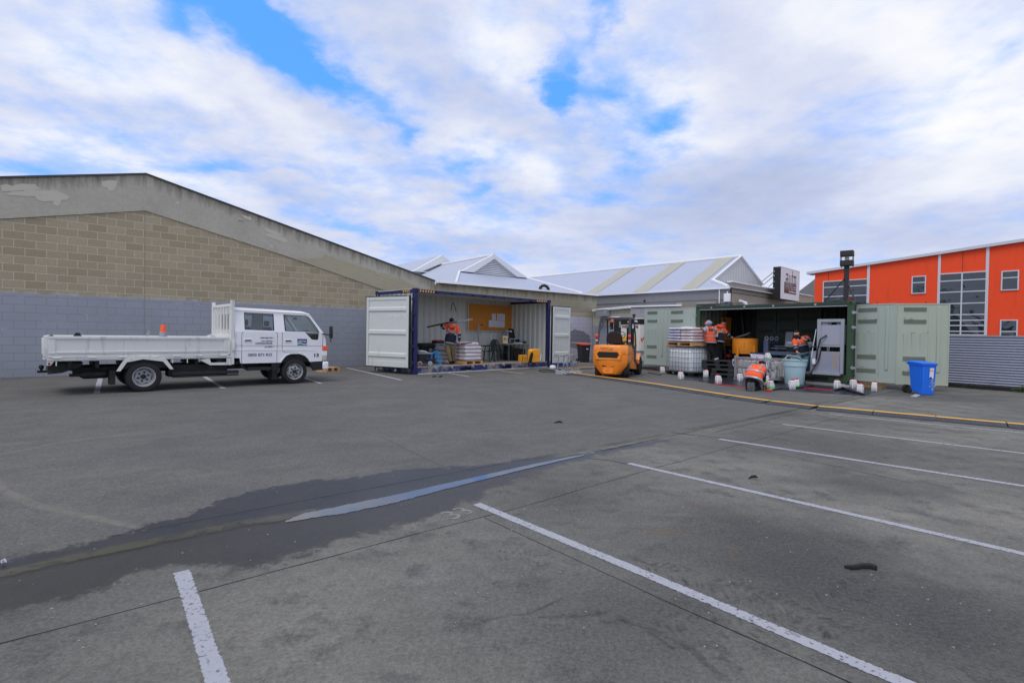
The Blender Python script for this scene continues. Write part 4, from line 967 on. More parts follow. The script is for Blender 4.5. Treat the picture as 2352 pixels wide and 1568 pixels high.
# ---- furnishings of the blue container
yb = Wc-.16
x0_, z1_ = BC.on(1074.5, 695, yb-.03); x1_, z0_ = BC.on(1180, 762.5, yb-.03)
cbd = thing('cork_board', 'wide cork notice board in aluminium frame on the container back wall', 'notice board', BC.w(x0_, yb-.03, z0_), BC.a)
bw_, bh_ = x1_-x0_, z1_-z0_
MB().box(.02, bw_-.02, -.012, .01, .02, bh_-.02).build('board', 'cork', cbd)
MB().box(0, bw_, -.03, .015, 0, .035).box(0, bw_, -.025, .015, bh_-.025, bh_).box(0, .025, -.025, .015, .035, bh_-.025).box(bw_-.025, bw_, -.025, .015, .035, bh_-.025).build('frame', 'alu', cbd)
def sheet(fr, y, p0, p1, name, label, group=None, tilt=0, parent=None, lines=6, mat='paper'):
    a, zt_ = fr.on(p0[0], p0[1], y); b_, zb2 = fr.on(p1[0], p1[1], y); w_, h_ = b_-a, zt_-zb2
    o = MB().add([(0, 0, 0), (w_, 0, 0), (w_, -.004, h_*.5), (w_, 0, h_), (0, 0, h_), (0, -.006, h_*.5), (0, .004, 0), (w_, .004, 0), (w_, .004, h_), (0, .004, h_)], [(0, 1, 2, 5), (5, 2, 3, 4), (6, 9, 8, 7), (0, 6, 7, 1), (3, 8, 9, 4)]).build(name, mat, None)
    o.location = fr.w(a, y, zb2); o.rotation_euler = (0, tilt, fr.a); tag(o, label, 'paper', group)
    ln = MB()
    for i in range(lines): ln.box(w_*.1, w_*random.uniform(.6, .9), -.009, -.007, h_*(.1+.8*i/lines), h_*(.1+.8*i/lines)+h_*.012)
    if lines: ln.build('printed_lines', 'ink_navy', o)
    return o
def zb(x, y): return ((1850+x/5.88)/1.7415, (1250+y/5.88)/1.7415)
yp = yb-.055
sheet(BC, yp, zb(700, 30), zb(790, 190), 'paper_sheet', 'narrow slanted white sheet pinned to the cork board', tilt=radians(-8))
sheet(BC, yp, zb(815, 25), zb(998, 195), 'paper_sheet', 'upright plan sheet pinned at top right of the cork board')
sheet(BC, yp-.006, zb(620, 180), zb(812, 345), 'paper_sheet', 'left of two wide plan sheets low on the cork board', lines=4)
sheet(BC, yp-.006, zb(816, 195), zb(990, 352), 'paper_sheet', 'right of two wide plan sheets low on the cork board', lines=4)
o = MB().box(0, .1, 0, .02, 0, .05).build('board_eraser', 'chassis', None); a, z_ = BC.on(*zb(437, 305), yp); o.location = BC.w(a, yp, z_); o.rotation_euler = (0, 0, BC.a); tag(o, 'small dark duster stuck on the cork board', 'duster')
# level staff leaning on the wall
a, z_ = BC.on(*zb(352, 260), yb-.2); 
st = MB().box(-.03, .03, -.015, .015, 0, z_-FLZ).build('levelling_staff', 'steel', None, bevel=.003); st.location = BC.w(a, yb-.35, FLZ); st.rotation_euler = (radians(-4), 0, BC.a); tag(st, 'tall grey metal staff standing left of the cork board behind the bags', 'staff')
# diagonal timber brace and hanging cable
a0 = BC.on(994, 765, .6); a1 = BC.on(1026, 682, 1.6)
tb = MB().tube([BC.w(.28, 1.9, 1.75), BC.w(.95, 2.1, 2.78)], .05, 4).build('timber_brace', 'wood', None); tag(tb, 'tan timber prop leaning diagonally at the left end inside the blue container', 'timber')
c_ = BC.on(1038, 695, yb-.05)
cm = MB().tube([BC.w(c_[0]-.05, yb-.06, c_[1]-.35), BC.w(c_[0]-.02, yb-.06, c_[1]-.1), BC.w(c_[0]+.05, yb-.06, c_[1]+.02), BC.w(c_[0]+.16, yb-.06, c_[1]-.15), BC.w(c_[0]+.22, yb-.06, c_[1]-.36)], .012, 6).build('hanging_cable', 'plastic_black', None, smooth=True); tag(cm, 'thin dark cable loop hanging on the white container wall', 'cable')
# pallet of bags
def bag_mesh(lx, ly, h, seed, noise_=.02):
    rnd = random.Random(seed); nx, ny, nz = 8, 6, 4; mb = MB()
    rings = []
    seg = 20
    prof = [(0.80, 0.0), (.965, .18), (1.0, .5), (.965, .82), (.82, 1.0)]
    for sc_, hz_ in prof:
        r = []
        for k in range(seg):
            a = 2*pi*k/seg; cx_, sy_ = cos(a), sin(a); p = .28
            x = (abs(cx_)**p)*(1 if cx_ > 0 else -1)*lx/2*sc_; y = (abs(sy_)**p)*(1 if sy_ > 0 else -1)*ly/2*sc_
            r.append((x+rnd.uniform(-1, 1)*noise_*.5, y+rnd.uniform(-1, 1)*noise_*.5, hz_*h+rnd.uniform(-1, 1)*noise_*.35))
        rings.append(r)
    mb.loft(rings); return mb
def pallet(name, label, cat, P, rz, L=1.1, W=1.1, mat='wood', hh=.13, group=None):
    t_ = thing(name, label, cat, P, rz, group)
    for i in range(3): MB().box(0, L, i*(W-.1)/2, i*(W-.1)/2+.1, .0, .018).build('bottom_board', mat, t_)
    for i in range(3): MB().box(i*(L-.1)/2, i*(L-.1)/2+.1, 0, W, .02, hh-.022).build('bearer', mat, t_)
    n_ = 6
    for i in range(n_): y_ = i*(W-.12)/(n_-1); MB().box(0, L, y_, y_+.12, hh-.02, hh).build('deck_board', mat, t_)
    return t_
PB = G(1068.5, 837.5, FLZ); pl = BC.loc(PB); PLx = BC.on(1109, 836, pl.y)[0]-pl.x
pallet('pallet', 'light timber pallet under the white bags inside the blue container', 'pallet', BC.w(pl.x-.02, pl.y, FLZ), BC.a, PLx+.02, 1.0)
lab5 = ['top', 'second', 'middle', 'fourth', 'bottom']
for lay in range(5):
    hb_ = .135; zz = FLZ+.135+lay*hb_
    for k in range(2):
        lx = PLx*.98 if True else 1; ly = .52
        if lay == 4: lx *= .82
        o = bag_mesh(lx, ly, hb_+.02, lay*7+k, .02).build('cement_bag', 'bag_plastic', None, smooth=True, sub=1)
        o.location = BC.w(pl.x+PLx/2-(.07 if lay == 4 else 0), pl.y+.25+k*.5, zz+(.02 if k and lay == 4 else 0)); o.rotation_euler = (0, 0, BC.a+random.uniform(-.03, .03))
        tag(o, '%s layer %s bag of the shrink wrapped stack in the blue container' % (lab5[4-lay], 'front' if k == 0 else 'rear'), 'bag', 'bags stacked in the blue container')
# second stack behind the worker
p2 = BC.on(1013, 835, pl.y+.9)
for lay in range(4):
    o = bag_mesh(.7, .9, .17, 50+lay, .02).build('cement_bag', 'bag_plastic', None, smooth=True, sub=1)
    o.location = BC.w(p2[0]+.42, pl.y+1.05, FLZ+lay*.155); o.rotation_euler = (0, 0, BC.a)
    tag(o, '%s bag of the low stack behind the worker carrying a tripod' % ('top', 'upper middle', 'lower middle', 'bottom')[3-lay], 'bag', 'low stack of bags behind the worker')
# flat bar lying on the bags
q_ = G(1082, 812, FLZ+.84)
# chairs
def chair(name, label, loc, rz):
    t_ = thing(name, label, 'chair', loc, rz, 'green plastic garden chairs')
    s = MB(); s.box(-.22, .22, -.22, .22, .42, .445); s.build('seat', 'chair_green', t_, bevel=.012)
    for sx, sy in ((-.22, -.22), (.22, -.22), (-.20, .24), (.20, .24)):
        MB().tube([(sx*1.15, sy*1.15, 0), (sx, sy*.95, .42)], [.022, .03], 6).build('leg', 'chair_green', t_, smooth=True)
    pts = [(-.22, .22, .42), (-.24, .28, .7), (-.18, .31, .86), (0, .32, .90), (.18, .31, .86), (.24, .28, .7), (.22, .22, .42)]
    m_ = MB().tube(pts, .022, 6)
    for i in range(5): x = -.12+i*.06; m_.tube([(x, .24, .44), (x, .31, .87)], .014, 4)
    m_.build('backrest', 'chair_green', t_, smooth=True)
    for sx in (-1, 1): MB().tube([(sx*.24, .27, .66), (sx*.27, .05, .66), (sx*.27, -.18, .65), (sx*.25, -.22, .42)], [.018, .026, .024, .02], 6).build('armrest', 'chair_green', t_, smooth=True)
    return t_
p = G(*zb(560, 1160), FLZ); c1_ = chair('garden_chair', 'green plastic chair beside the bag stack with papers on its seat', p, BC.a+radians(-160))
p = G(*zb(880, 1130), FLZ); chair('garden_chair', 'green plastic chair pulled up to the left of the desk', p, BC.a+radians(85))
# desk
tA = BC.on(*zb(890, 735), 1.3); D0 = BC.on(*zb(900, 735), 1.5); D1 = BC.on(*zb(1780, 765), .9)
dx0, dx1 = BC.on(*zb(900, 735), 1.35)[0], Lc-.25
dk = thing('desk', 'pale topped desk with metal legs loaded with equipment cases in the blue container', 'desk', BC.w(dx0, 1.0, FLZ), BC.a)
dw = dx1-dx0; DZ = .74
MB().box(0, dw, 0, .95, DZ-.03, DZ).build('desk_top', 'floor_ply', dk, bevel=.006)
for a in (.25, dw-.25):
    for b_ in (.1, .85): MB().tube([(a, b_, 0), (a, b_, DZ-.03)], .016, 6).build('leg', 'steel', dk)
MB().tube([(.25, .1, .35), (.25, .85, .35)], .012, 6).tube([(dw-.25, .1, .35), (dw-.25, .85, .35)], .012, 6).build('crossbar', 'steel', dk)
def ond(x, y, z=0): return BC.w(dx0+x, 1.0+y, FLZ+DZ+z)
def solo(mb, name, mat, label, cat, loc=(0, 0, 0), rz=0.0, group=None, bevel=0, smooth=False, rx=0, ry=0, sub=0):
    o = mb.build(name, mat, None, bevel=bevel, smooth=smooth, sub=sub); o.location = loc; o.rotation_euler = (rx, ry, rz); return tag(o, label, cat, group)
def case(name, label, loc, w_, d_, h_, open_=True, lidh=None):
    t_ = thing(name, label, 'equipment case', loc, BC.a)
    MB().box(0, w_, 0, d_, 0, h_).build('body', 'plastic_black', t_, bevel=.008)
    e = MB(); 
    for x_ in (0, w_):
        for y_ in (0, d_): e.box(x_-.01, x_+.01, y_-.01, y_+.01, -.0, h_+.004)
    e.box(-.01, w_+.01, -.012, .006, h_-.012, h_+.006); e.build('edge_trim', 'alu', t_)
    if open_:
        lid = MB().box(0, w_, -.03, .03, 0, lidh or h_*1.6, ).build('lid', 'plastic_black', t_, bevel=.006); lid.location = (0, d_, h_); lid.rotation_euler = (radians(-16), 0, 0)
        hh = lidh or h_*1.6
        MB().box(-.006, .012, -.034, .034, 0, hh).box(w_-.012, w_+.006, -.034, .034, 0, hh).build('lid_trim', 'alu', lid)
        MB().box(w_*.08, w_*.22, -.034, -.031, hh*.68, hh*.80).box(w_*.3, w_*.62, -.034, -.031, hh*.66, hh*.80).build('label_plate', 'paper', lid)
    return t_
case('equipment_case', 'open black flight case with raised lid on the desk', ond(dw*.55, .35), .42, .3, .20, True, .44)
case('equipment_case', 'small closed black case left of the open flight case', ond(dw*.36, .3), .30, .25, .20, False)
o = solo(MB().box(0, .3, 0, .1, 0, .32), 'product_box', 'paper', 'white and yellow carton standing on the left end of the desk', 'box', ond(.08, .3), BC.a, bevel=.003)
MB().box(-.006, 0, 0, .1, 0, .32).box(.03, .27, -.004, 0, .1, .26).build('printed_panel', 'hazard_yellow', o); MB().box(.05, .12, -.007, -.004, .17, .27).box(.03, .2, -.007, -.004, .04, .055).build('printed_panel', 'hose_blue', o)
sheet(BC, 1.55, zb(1465, 210), zb(1630, 380), 'paper_sheet', 'plan sheet clipped above the raised case lid', lines=7)
for i in range(3): solo(MB().box(-.2, .2, -.12, .12, 0, .012), 'paper_stack', 'paper', ['bottom', 'middle', 'top'][i]+' ring binder of the loose papers in front of the cases', 'papers', ond(dw*.58, .12, .002+i*.016), BC.a+.15*i, 'papers on the desk')
solo(MB().lathe([(.03, 0), (.032, .1), (.028, .13), (.014, .16), (.014, .19)], seg=10), 'water_bottle', 'hose_blue', 'small blue bottle on the right end of the desk', 'bottle', ond(dw*.82, .2), 0, smooth=True)
cab = MB()
for k in range(3):
    r = .08+.03*k; cab.tube([(r*cos(a_*pi/6), r*sin(a_*pi/6), .02+.02*k+.03*sin(a_)) for a_ in range(12)], .009, 5, closed=True)
solo(cab, 'cable_coil', 'plastic_black', 'tangled black cable at the right end of the desk', 'cable', ond(dw*.93, .25), 0, smooth=True)
solo(MB().lathe([(.16, 0), (.18, .1), (.14, .2), (.05, .24)], seg=14), 'helmet', 'chair_green', 'dark round helmet resting between the carton and the cases', 'helmet', ond(.62, .45), 0, smooth=True)
# under the desk
solo(MB().box(0, .7, 0, .4, 0, .5), 'hard_case', 'plastic_black', 'large black hard case on the floor under the desk', 'case', BC.w(dx0+.75, 1.25, FLZ), BC.a, bevel=.04)
solo(MB().box(0, .12, 0, .5, 0, .62), 'computer_tower', 'plastic_black', 'tall black computer case under the left half of the desk', 'computer', BC.w(dx0+.5, 1.2, FLZ), BC.a, bevel=.01)
# yellow cases, leaning levels
p0 = BC.g(*zb(1370, 1155), FLZ); p1 = BC.g(*zb(1670, 1175), FLZ)
yc = thing('small_yellow_case', 'small yellow hard case lying on the floor beside the taller one', 'case', BC.w(p0.x, p0.y, FLZ), BC.a, scale=.64)
MB().box(0, .17, 0, .25, 0, .44).box(.18, .62, 0, .25, 0, .44).build('shell', 'case_yellow', yc, bevel=.03); MB().box(.38, .46, -.02, 0, .18, .24).box(.168, .182, -.004, .25, .02, .42).build('latch', 'ink_black', yc)
yc = thing('tall_yellow_case', 'tall yellow hard case standing at the right end of the blue container', 'case', BC.w(p1.x-.12, p1.y-.0, FLZ), BC.a, scale=.70)
MB().prism([(0, .0), (.72, 0), (.74, .70), (.66, .78), (.08, .78), (-.02, .68)], 0, .32).build('shell', 'case_yellow', yc, bevel=.04); MB().tube([(-.02, -.006, .38), (.35, -.008, .36), (.74, -.006, .45)], .008, 5).build('seam', 'mixer_yellow', yc)
bg = MB().tube([(0, 0, 0), (.04, 0, .2), (.12, 0, .42), (.2, .02, .5), (.26, .03, .40)], [.14, .13, .11, .08, .02], 8, flat=.35).build('black_bag', 'cloth_black', None, smooth=True); bg.scale = (.8,)*3; bg.location = BC.w(p1.x-.32, p1.y-.10, FLZ); bg.rotation_euler = (0, 0, BC.a); tag(bg, 'limp black carrying bag leaning on the yellow cases', 'bag')
def leaning(pb_, pt_, y0, y1, wd_, mat, name, label, cat):
    a = BC.on(*zb(*pb_), y0); b_ = BC.on(*zb(*pt_), y1)
    A = BC.w(a[0], y0, FLZ); B = BC.w(b_[0], y1, b_[1]); d = (B-A)
    o = MB().box(-wd_/2, wd_/2, -.025, .025, 0, d.length).build(name, mat, None, bevel=.004); o.location = A; o.rotation_euler = d.to_track_quat('Z', 'X').to_euler(); tag(o, label, cat); return o
leaning((1855, 1160), (1885, 480), .55, .7, .08, 'ink_red', 'spirit_level', 'long red level leaning in the right corner of the blue container', 'level')
leaning((1830, 1175), (1915, 600), .42, .6, .05, 'trim_white', 'straight_edge', 'white straight edge leaning in front of the red level', 'straight edge')
# left end clutter
def za(x, y): return ((1640+x/6.273)/1.7415, (1250+y/6.273)/1.7415)
q = BC.g(*za(215, 1345), FLZ); Q = BC.w(q.x, q.y, FLZ)
tt = thing('tool_trolley', 'grey lidded black wheeled tool box at the left end of the blue container', 'tool box', Q, BC.a-.35, scale=.66)
MB().prism([(.03, .08), (.62, .08), (.66, .62), (0, .62)], 0, .45).build('bin', 'plastic_black', tt, bevel=.02)
MB().box(-.03, .70, -.03, .48, .62, .70).build('lid', 'machine_grey', tt, bevel=.025)
for a in (.05, .6):
    wl = MB().lathe([(.11, -.04), (.13, -.03), (.13, .03), (.11, .04)], (a, -.04, .13), 16, 'y').build('wheel', 'galv', tt, smooth=True); MB().lathe([(.08, 0), (.08, -.012)], (a, -.08, .13), 14, 'y').build('hub', 'red_cap' if a < .1 else 'galv', wl)
MB().tube([(.05, -.04, .13), (.6, -.04, .13)], .015, 6).build('axle', 'steel', tt)
rg = MB()
for k in range(3): rg.loft([[(x, y, .70+.03*k+.03*sin(8*x+k)+.02*cos(9*y)) for x, y in ((.02+.04*k, .02), (.3, -.02+.03*k), (.5-.06*k, .1), (.5, .35), (.2, .42), (0, .3))], [(x, y, .73+.03*k+.03*sin(8*x+k)+.02*cos(9*y)) for x, y in ((.02+.04*k, .02), (.3, -.02+.03*k), (.5-.06*k, .1), (.5, .35), (.2, .42), (0, .3))]])
o = rg.build('rag_pile', 'cloth_pale' if 'cloth_pale' in MAT else 'paper', None, smooth=True); o.location = Q+Vector((0, 0, .01)); o.scale = (.66,)*3; o.rotation_euler = (0, 0, BC.a-.35); tag(o, 'crumpled cream rags on the lid of the wheeled tool box', 'rags')
o = solo(MB().lathe([(.17, 0), (.16, .02), (.02, .26), (0, .27)], seg=12), 'grey_cone', 'mast_black', 'small dark grey cone behind the rag pile', 'cone', BC.w(q.x+.1, q.y+.4, FLZ+.44), 0)
hs = MB()
for k in range(7):
    a0 = .1*k; pts = []
    for i in range(15):
        a = -pi*.05+pi*1.1*i/14; pts.append((.18*cos(a)*(1+.16*k)*.9+.03*k, -.05-.015*k, .62+.02*k-(1-sin(a))*(.38+.055*k)+.10))
    hs.tube(pts, .013, 6)
for k in range(3): hs.tube([(.0+.1*i, -.1-.05*k+.03*sin(i*2+k), -.55*0+.012) for i in range(7)], .012, 5)
hh = thing('air_hose', 'bright blue air hose looped over a handle beside the black tool box', 'hose', G(*za(555, 1335), FLZ), BC.a-.35, scale=.62)
hs.build('coil', 'hose_blue', hh, smooth=True)
solo(MB().tube([(0, 0, 0), (.4, 0, .0)], .028, 8), 'hose_guard', 'cont_blue', 'blue padded bar in front of the black tool box', 'bar', BC.w(q.x+.2, q.y-.12, FLZ+.24), BC.a-.2, smooth=True)
# compressor / engine
qe = BC.g(*za(540, 1280), FLZ); Qe = BC.w(qe.x-.25, qe.y+.25, FLZ)
en = thing('compressor', 'black portable compressor with ribbed engine and round grey air tank', 'compressor', Qe, BC.a, scale=.74)
MB().box(0, .8, 0, .5, .80, 1.02).build('cover', 'plastic_black', en, bevel=.05)
MB().box(.06, .74, .06, .44, .42, .80).build('engine_block', 'chassis', en, bevel=.03)
MB().lathe([(.02, 0), (.11, -.01), (.13, -.06), (.11, -.12), (.02, -.13)], (.5, .06, .64), 14, 'y').build('recoil_cover', 'steel', en, smooth=True)
MB().lathe([(.02, 0), (.18, -.02), (.22, -.08), (.22, -.3), (.1, -.36)], (.52, .35, .26), 18, 'y').build('air_tank', 'galv', en, smooth=True)
MB().tube([(.0, 0, .05), (0, 0, .75), (.1, 0, .95), (.7, 0, .95), (.8, 0, .75), (.8, 0, .05)], .02, 6).build('frame', 'plastic_black', en, smooth=True)
MB().tube([(.3, -.05, .8), (.28, -.08, .6), (.42, -.08, .45)], .016, 6).build('pipe', 'plastic_black', en, smooth=True)
qd = BC.on(*za(770, 1240), 1.9); dt = thing('drawer_tower', 'grey plastic drawer tower by the container wall', 'drawers', BC.w(BC.on(*za(720, 1000), 1.6)[0]-.12, 1.6, FLZ), BC.a)
MB().box(0, .45, .02, .45, 0, .74).build('cabinet', 'galv', dt, bevel=.01)
for i in range(5): dr = MB().box(.02, .43, -.01, .02, .03+i*.14, .155+i*.14).build('drawer', 'machine_grey', dt, bevel=.006); MB().box(.15, .30, -.03, -.01, .12+i*.14, .14+i*.14).build('handle', 'plastic_black', dr)
dc_ = solo(MB().box(0, .42, 0, .3, 0, .09), 'drill_case', 'plastic_black', 'black tool case with red lid on top of the drawer tower', 'case', BC.w(BC.on(*za(720, 1000), 1.6)[0]-.1, 1.65, FLZ+.74), BC.a, bevel=.02)
MB().box(.02, .40, .02, .28, .09, .13).build('lid', 'red_plastic', dc_, bevel=.015)
for k in range(2):
    m_ = MB().tube([BC.w(qe.x+.3+i*.12, qe.y-.45+.06*sin(i*1.7+k*2), FLZ+.012) for i in range(11)], .01, 5); o = m_.build('hose', 'hose_green', None, smooth=True); tag(o, ['dark green hose snaking on the container floor', 'second dark green hose crossing the container floor'][k], 'hose')
# camera dolly like stand at the sill
q = G((1240+2350/5.113)/1.7415, (1400+490/5.113)/1.7415); pj = G(1005, 866)
jk = thing('jack_stand', 'small grey wheeled jack stand on the ground at the container sill', 'jack stand', pj, BC.a, scale=.7)
MB().box(-.25, .25, -.02, .02, .09, .12).box(-.02, .02, -.2, .2, .09, .12).build('base', 'steel', jk)
for a, b_ in ((-.24, 0), (.24, 0), (0, -.19), (0, .19)): MB().lathe([(.035, -.015), (.035, .015)], (a, b_, .037), 10, 'y').tube([(a, b_, .04), (a, b_, .1)], .012, 6).build('caster', 'plastic_black', jk)
MB().tube([(0, 0, .1), (0, 0, .56)], [.03, .02], 8).box(-.03, .03, -.03, .03, .3, .4).build('post', 'steel', jk, smooth=True)
# ------------------------------------------------------------------ crew cab truck (modelled in its own units, empty scaled)
ta = G(328, 900); tb_ = G(677, 881); KT = 1.42/1.28; TA = angle(ta, tb_)
TR = FR(ta, TA)
tk = thing('flatbed_truck', 'white crew cab flatbed truck with dropside tray parked along the block wall', 'truck', TR.P, TR.a, scale=KT)
TW = 1.66                                            # body width
# chassis
MB().box(-1.05, 3.5, .35, .43, .38, .50).box(-1.05, 3.5, TW-.43, TW-.35, .38, .50).box(-.9, -.82, .43, TW-.43, .40, .48).box(1.2, 1.28, .43, TW-.43, .40, .48).build('chassis', 'chassis', tk)
MB().box(.44, 1.55, .12, .45, .27, .52).box(-.10, .14, .4, TW-.4, .22, .34).build('fuel_tank', 'chassis', tk, bevel=.02)
MB().box(.50, 1.75, .02, .08, .30, .37).box(.50, 1.75, .02, .08, .255, .285).build('side_guard', 'plastic_black', tk, bevel=.008)
MB().prism([(-1.40, .60), (-1.40, .40), (-1.2, .42), (-.95, .52), (-.9, .60)], .15, TW-.15).build('rear_panel', 'chassis', tk)
hb2 = MB().box(-1.54, -1.30, .78, .90, .39, .43).build('tow_bar', 'chassis', tk)
MB().lathe([(.001, .0), (.03, .01), (.04, .045), (.03, .08), (.001, .09)], (-1.48, .84, .45), 12).lathe([(.02, -.03), (.02, .03)], (-1.48, .84, .44), 8).build('tow_ball', 'chassis', hb2, smooth=True)
MB().lathe([(.03, 0), (.03, .06), (.03, .14), (.075, .20), (.08, .24), (.08, .52), (.075, .56), (.035, .62), (.035, .75)], (-1.10, .30, .36), 14, 'x').build('exhaust', 'chassis', tk, smooth=True)
MB().prism([(-1.42, .66), (-1.42, .57), (-1.36, .57), (-1.31, .66)], .02, .07).build('tail_bracket', 'tray_paint', tk); MB().lathe([(.02, 0), (.018, -.01)], (-1.385, .018, .60), 10, 'y').build('marker_lamp', 'red_lens', tk)
# tray
MB().box(-1.40, 1.56, .03, TW-.03, .64, .70).build('tray_floor', 'tray_paint', tk)
MB().box(-1.42, 1.58, .0, .03, .655, .70).build('side_rail', 'tray_paint', tk, bevel=.006)
fe_ = MB()
for sx in (-1.1, -.7, -.25, .45, .95, 1.35): fe_.box(sx-.03, sx+.03, .1, TW-.1, .50, .64)
fe_.build('cross_member', 'chassis', tk)
def dropside(x0, x1, y0, y1, nm, par):
    t_ = .035; s = 1 if y1 > y0 else -1
    o = MB().box(x0, x1, min(y0, y1), max(y0, y1), .71, 1.06).build(nm, 'tray_paint', par, bevel=.004)
    yo = min(y0, y1)-.012
    MB().box(x0, x1, yo, yo+.012, .71, .755).box(x0, x1, yo-.008, yo+.012, .775, .79).box(x0, x1, yo-.006, yo+.012, .80, .812).box(x0, x1, yo-.012, max(y0, y1)+.012, 1.055, 1.10).box(x0, x0+.10, yo-.004, yo+.012, .79, 1.055).box(x1-.10, x1, yo-.004, yo+.012, .79, 1.055).box(x0+.11, x1-.11, yo, yo+.012, 1.03, 1.055).build('edge_rail', 'tray_paint', o, bevel=.004)
    return o
ds = dropside(-1.40, 1.54, .0, .03, 'dropside', tk); dropside(-1.40, 1.54, TW-.03, TW, 'dropside', tk)
for hx in (-1.28, -.78, -.32, .2, .58, .98, 1.44): MB().box(hx-.05, hx+.05, -.02, .0, .695, .715).cyl((hx-.06, -.012, .705), (hx+.06, -.012, .705), .012, seg=8).build('hinge', 'tray_paint', tk)
tg = MB().box(-1.44, -1.41, .03, TW-.03, .70, 1.09).box(-1.47, -1.44, .2, .24, .72, 1.05).box(-1.47, -1.44, TW-.24, TW-.2, .72, 1.05).box(-1.455, -1.40, .0, .06, .70, 1.105).build('tailgate', 'tray_paint', tk, bevel=.005)
MB().box(-1.46, -1.44, -.012, .02, .74, .90).cyl((-1.45, -.0, .70), (-1.45, .06, .70), .025, seg=10).build('latch', 'tray_paint', tg)
# headboard
hd = MB().box(1.58, 1.65, .0, .06, .50, 1.91).box(1.58, 1.65, TW-.06, TW, .50, 1.91).box(1.59, 1.64, .06, TW-.06, 1.78, 1.84).box(1.59, 1.64, .06, TW-.06, 1.08, 1.16)
hdo = hd.build('headboard', 'tray_paint', tk, bevel=.006)
bars = MB()
for k in range(6): y_ = .22+k*(TW-.44)/5; bars.box(1.60, 1.63, y_-.025, y_+.025, 1.16, 1.78)
bars.build('bars', 'tray_paint', hdo); MB().box(1.59, 1.64, .06, TW-.06, .72, 1.08).build('panel', 'tray_paint', hdo)
MB().box(1.60, 1.67, -.03, .0, .80, 1.0).box(1.62, 1.65, -.04, -.02, .84, 1.04).build('latch', 'tray_paint', hdo, bevel=.005)
MB().prism([(.98, .62), (1.18, .50), (1.60, .49), (1.60, .64), (1.50, .64), (1.50, .55), (1.20, .55), (1.17, .64)], .0, .03).build('tray_bracket', 'tray_paint', tk)
# rear mudguard
arc = [(-.42, .43), (-.36, .43), (-.26, .60), (.0, .655), (.33, .60), (.45, .44), (.51, .44), (.39, .64), (.33, .67), (.05, .715), (-.02, .715), (-.27, .665), (-.31, .64)]
MB().prism(arc, -.04, .02).build('mudguard', 'tray_paint', tk); MB().prism([(-.36, .47), (.45, .47), (.33, .61), (0, .66), (-.26, .61)], .02, .42).build('wheel_arch', 'chassis', tk)
MB().box(-.52, -.43, .04, .34, .17, .44).build('mud_flap', 'rubber', tk)
for fx in (-1.29, -.28, .5, .76): MB().box(fx-.008, fx+.008, -.004, .004, .56, .64).build('rope_hook', 'tray_paint', tk)
def wheel(x, y, r, dual, front, far=False):
    sg = -1
    w_ = thing('wheel', None, None); w_.parent = tk; w_.location = (x, y, r)
    MB().lathe([(r*.60, -.005), (r*.66, -.045), (r*.88, -.05), (r*.97, -.035), (r, -.01), (r, .11), (r*.97, .14), (r*.85, .15), (r*.6, .14)], (0, 0, 0), 40, 'y', cap=False).build('tyre', 'rubber', w_, smooth=True)
    if dual: MB().lathe([(r*.6, .17), (r*.9, .165), (r*.99, .2), (r*.99, .30), (r*.9, .33), (r*.6, .33)], (0, 0, 0), 32, 'y').build('tyre', 'rubber', w_, smooth=True)
    if front: prof = [(.001, -.015), (r*.16, -.015), (r*.17, -.0), (r*.40, -.0), (r*.50, .02), (r*.56, .03), (r*.60, -.02), (r*.65, -.045), (r*.66, -.03), (r*.60, .03), (r*.6, .14)]
    else: prof = [(.001, .06), (r*.17, .06), (r*.18, .085), (r*.46, .085), (r*.52, .04), (r*.56, .0), (r*.62, -.045), (r*.65, -.045), (r*.64, -.02), (r*.6, .04), (r*.6, .14)]
    MB().lathe(prof, (0, 0, 0), 36, 'y').build('rim', 'wheel_silver', w_, smooth=True)
    nt = MB(); yn = -.02 if front else .065
    for k in range(6):
        a = 2*pi*k/6+.3; rr = r*.29; nt.lathe([(.022, 0), (.018, -.03), (.001, -.034)], (rr*cos(a), yn+(.02 if front else .02), rr*sin(a)), 6, 'y')
    nt.lathe([(r*.16, .0), (r*.15, -.05), (r*.08, -.07), (.001, -.072)], (0, yn+.02, 0), 14, 'y')
    nt.build('hub', 'plastic_black', w_, smooth=True)
    sl = MB()
    for k in range(6):
        a = 2*pi*(k+.5)/6+.3
        for j in range(1): c_ = Vector((r*.485*cos(a), .012 if front else .058, r*.485*sin(a))); tt_ = Vector((-sin(a), 0, cos(a))); rr_ = Vector((cos(a), 0, sin(a))); sl.add([c_-tt_*r*.13-rr_*r*.035, c_+tt_*r*.13-rr_*r*.035, c_+tt_*r*.11+rr_*r*.04, c_-tt_*r*.11+rr_*r*.04], [(0, 1, 2, 3)])
    sl.build('rim_slots', 'seal_black', w_, recalc=False)
    if far: w_.rotation_euler = (0, 0, pi)
    return w_
wheel(.02, .03, .30, True, False); wheel(2.97, .05, .295, False, True)
wheel(.02, TW-.03, .30, True, False, True); wheel(2.97, TW-.05, .295, False, True, True)
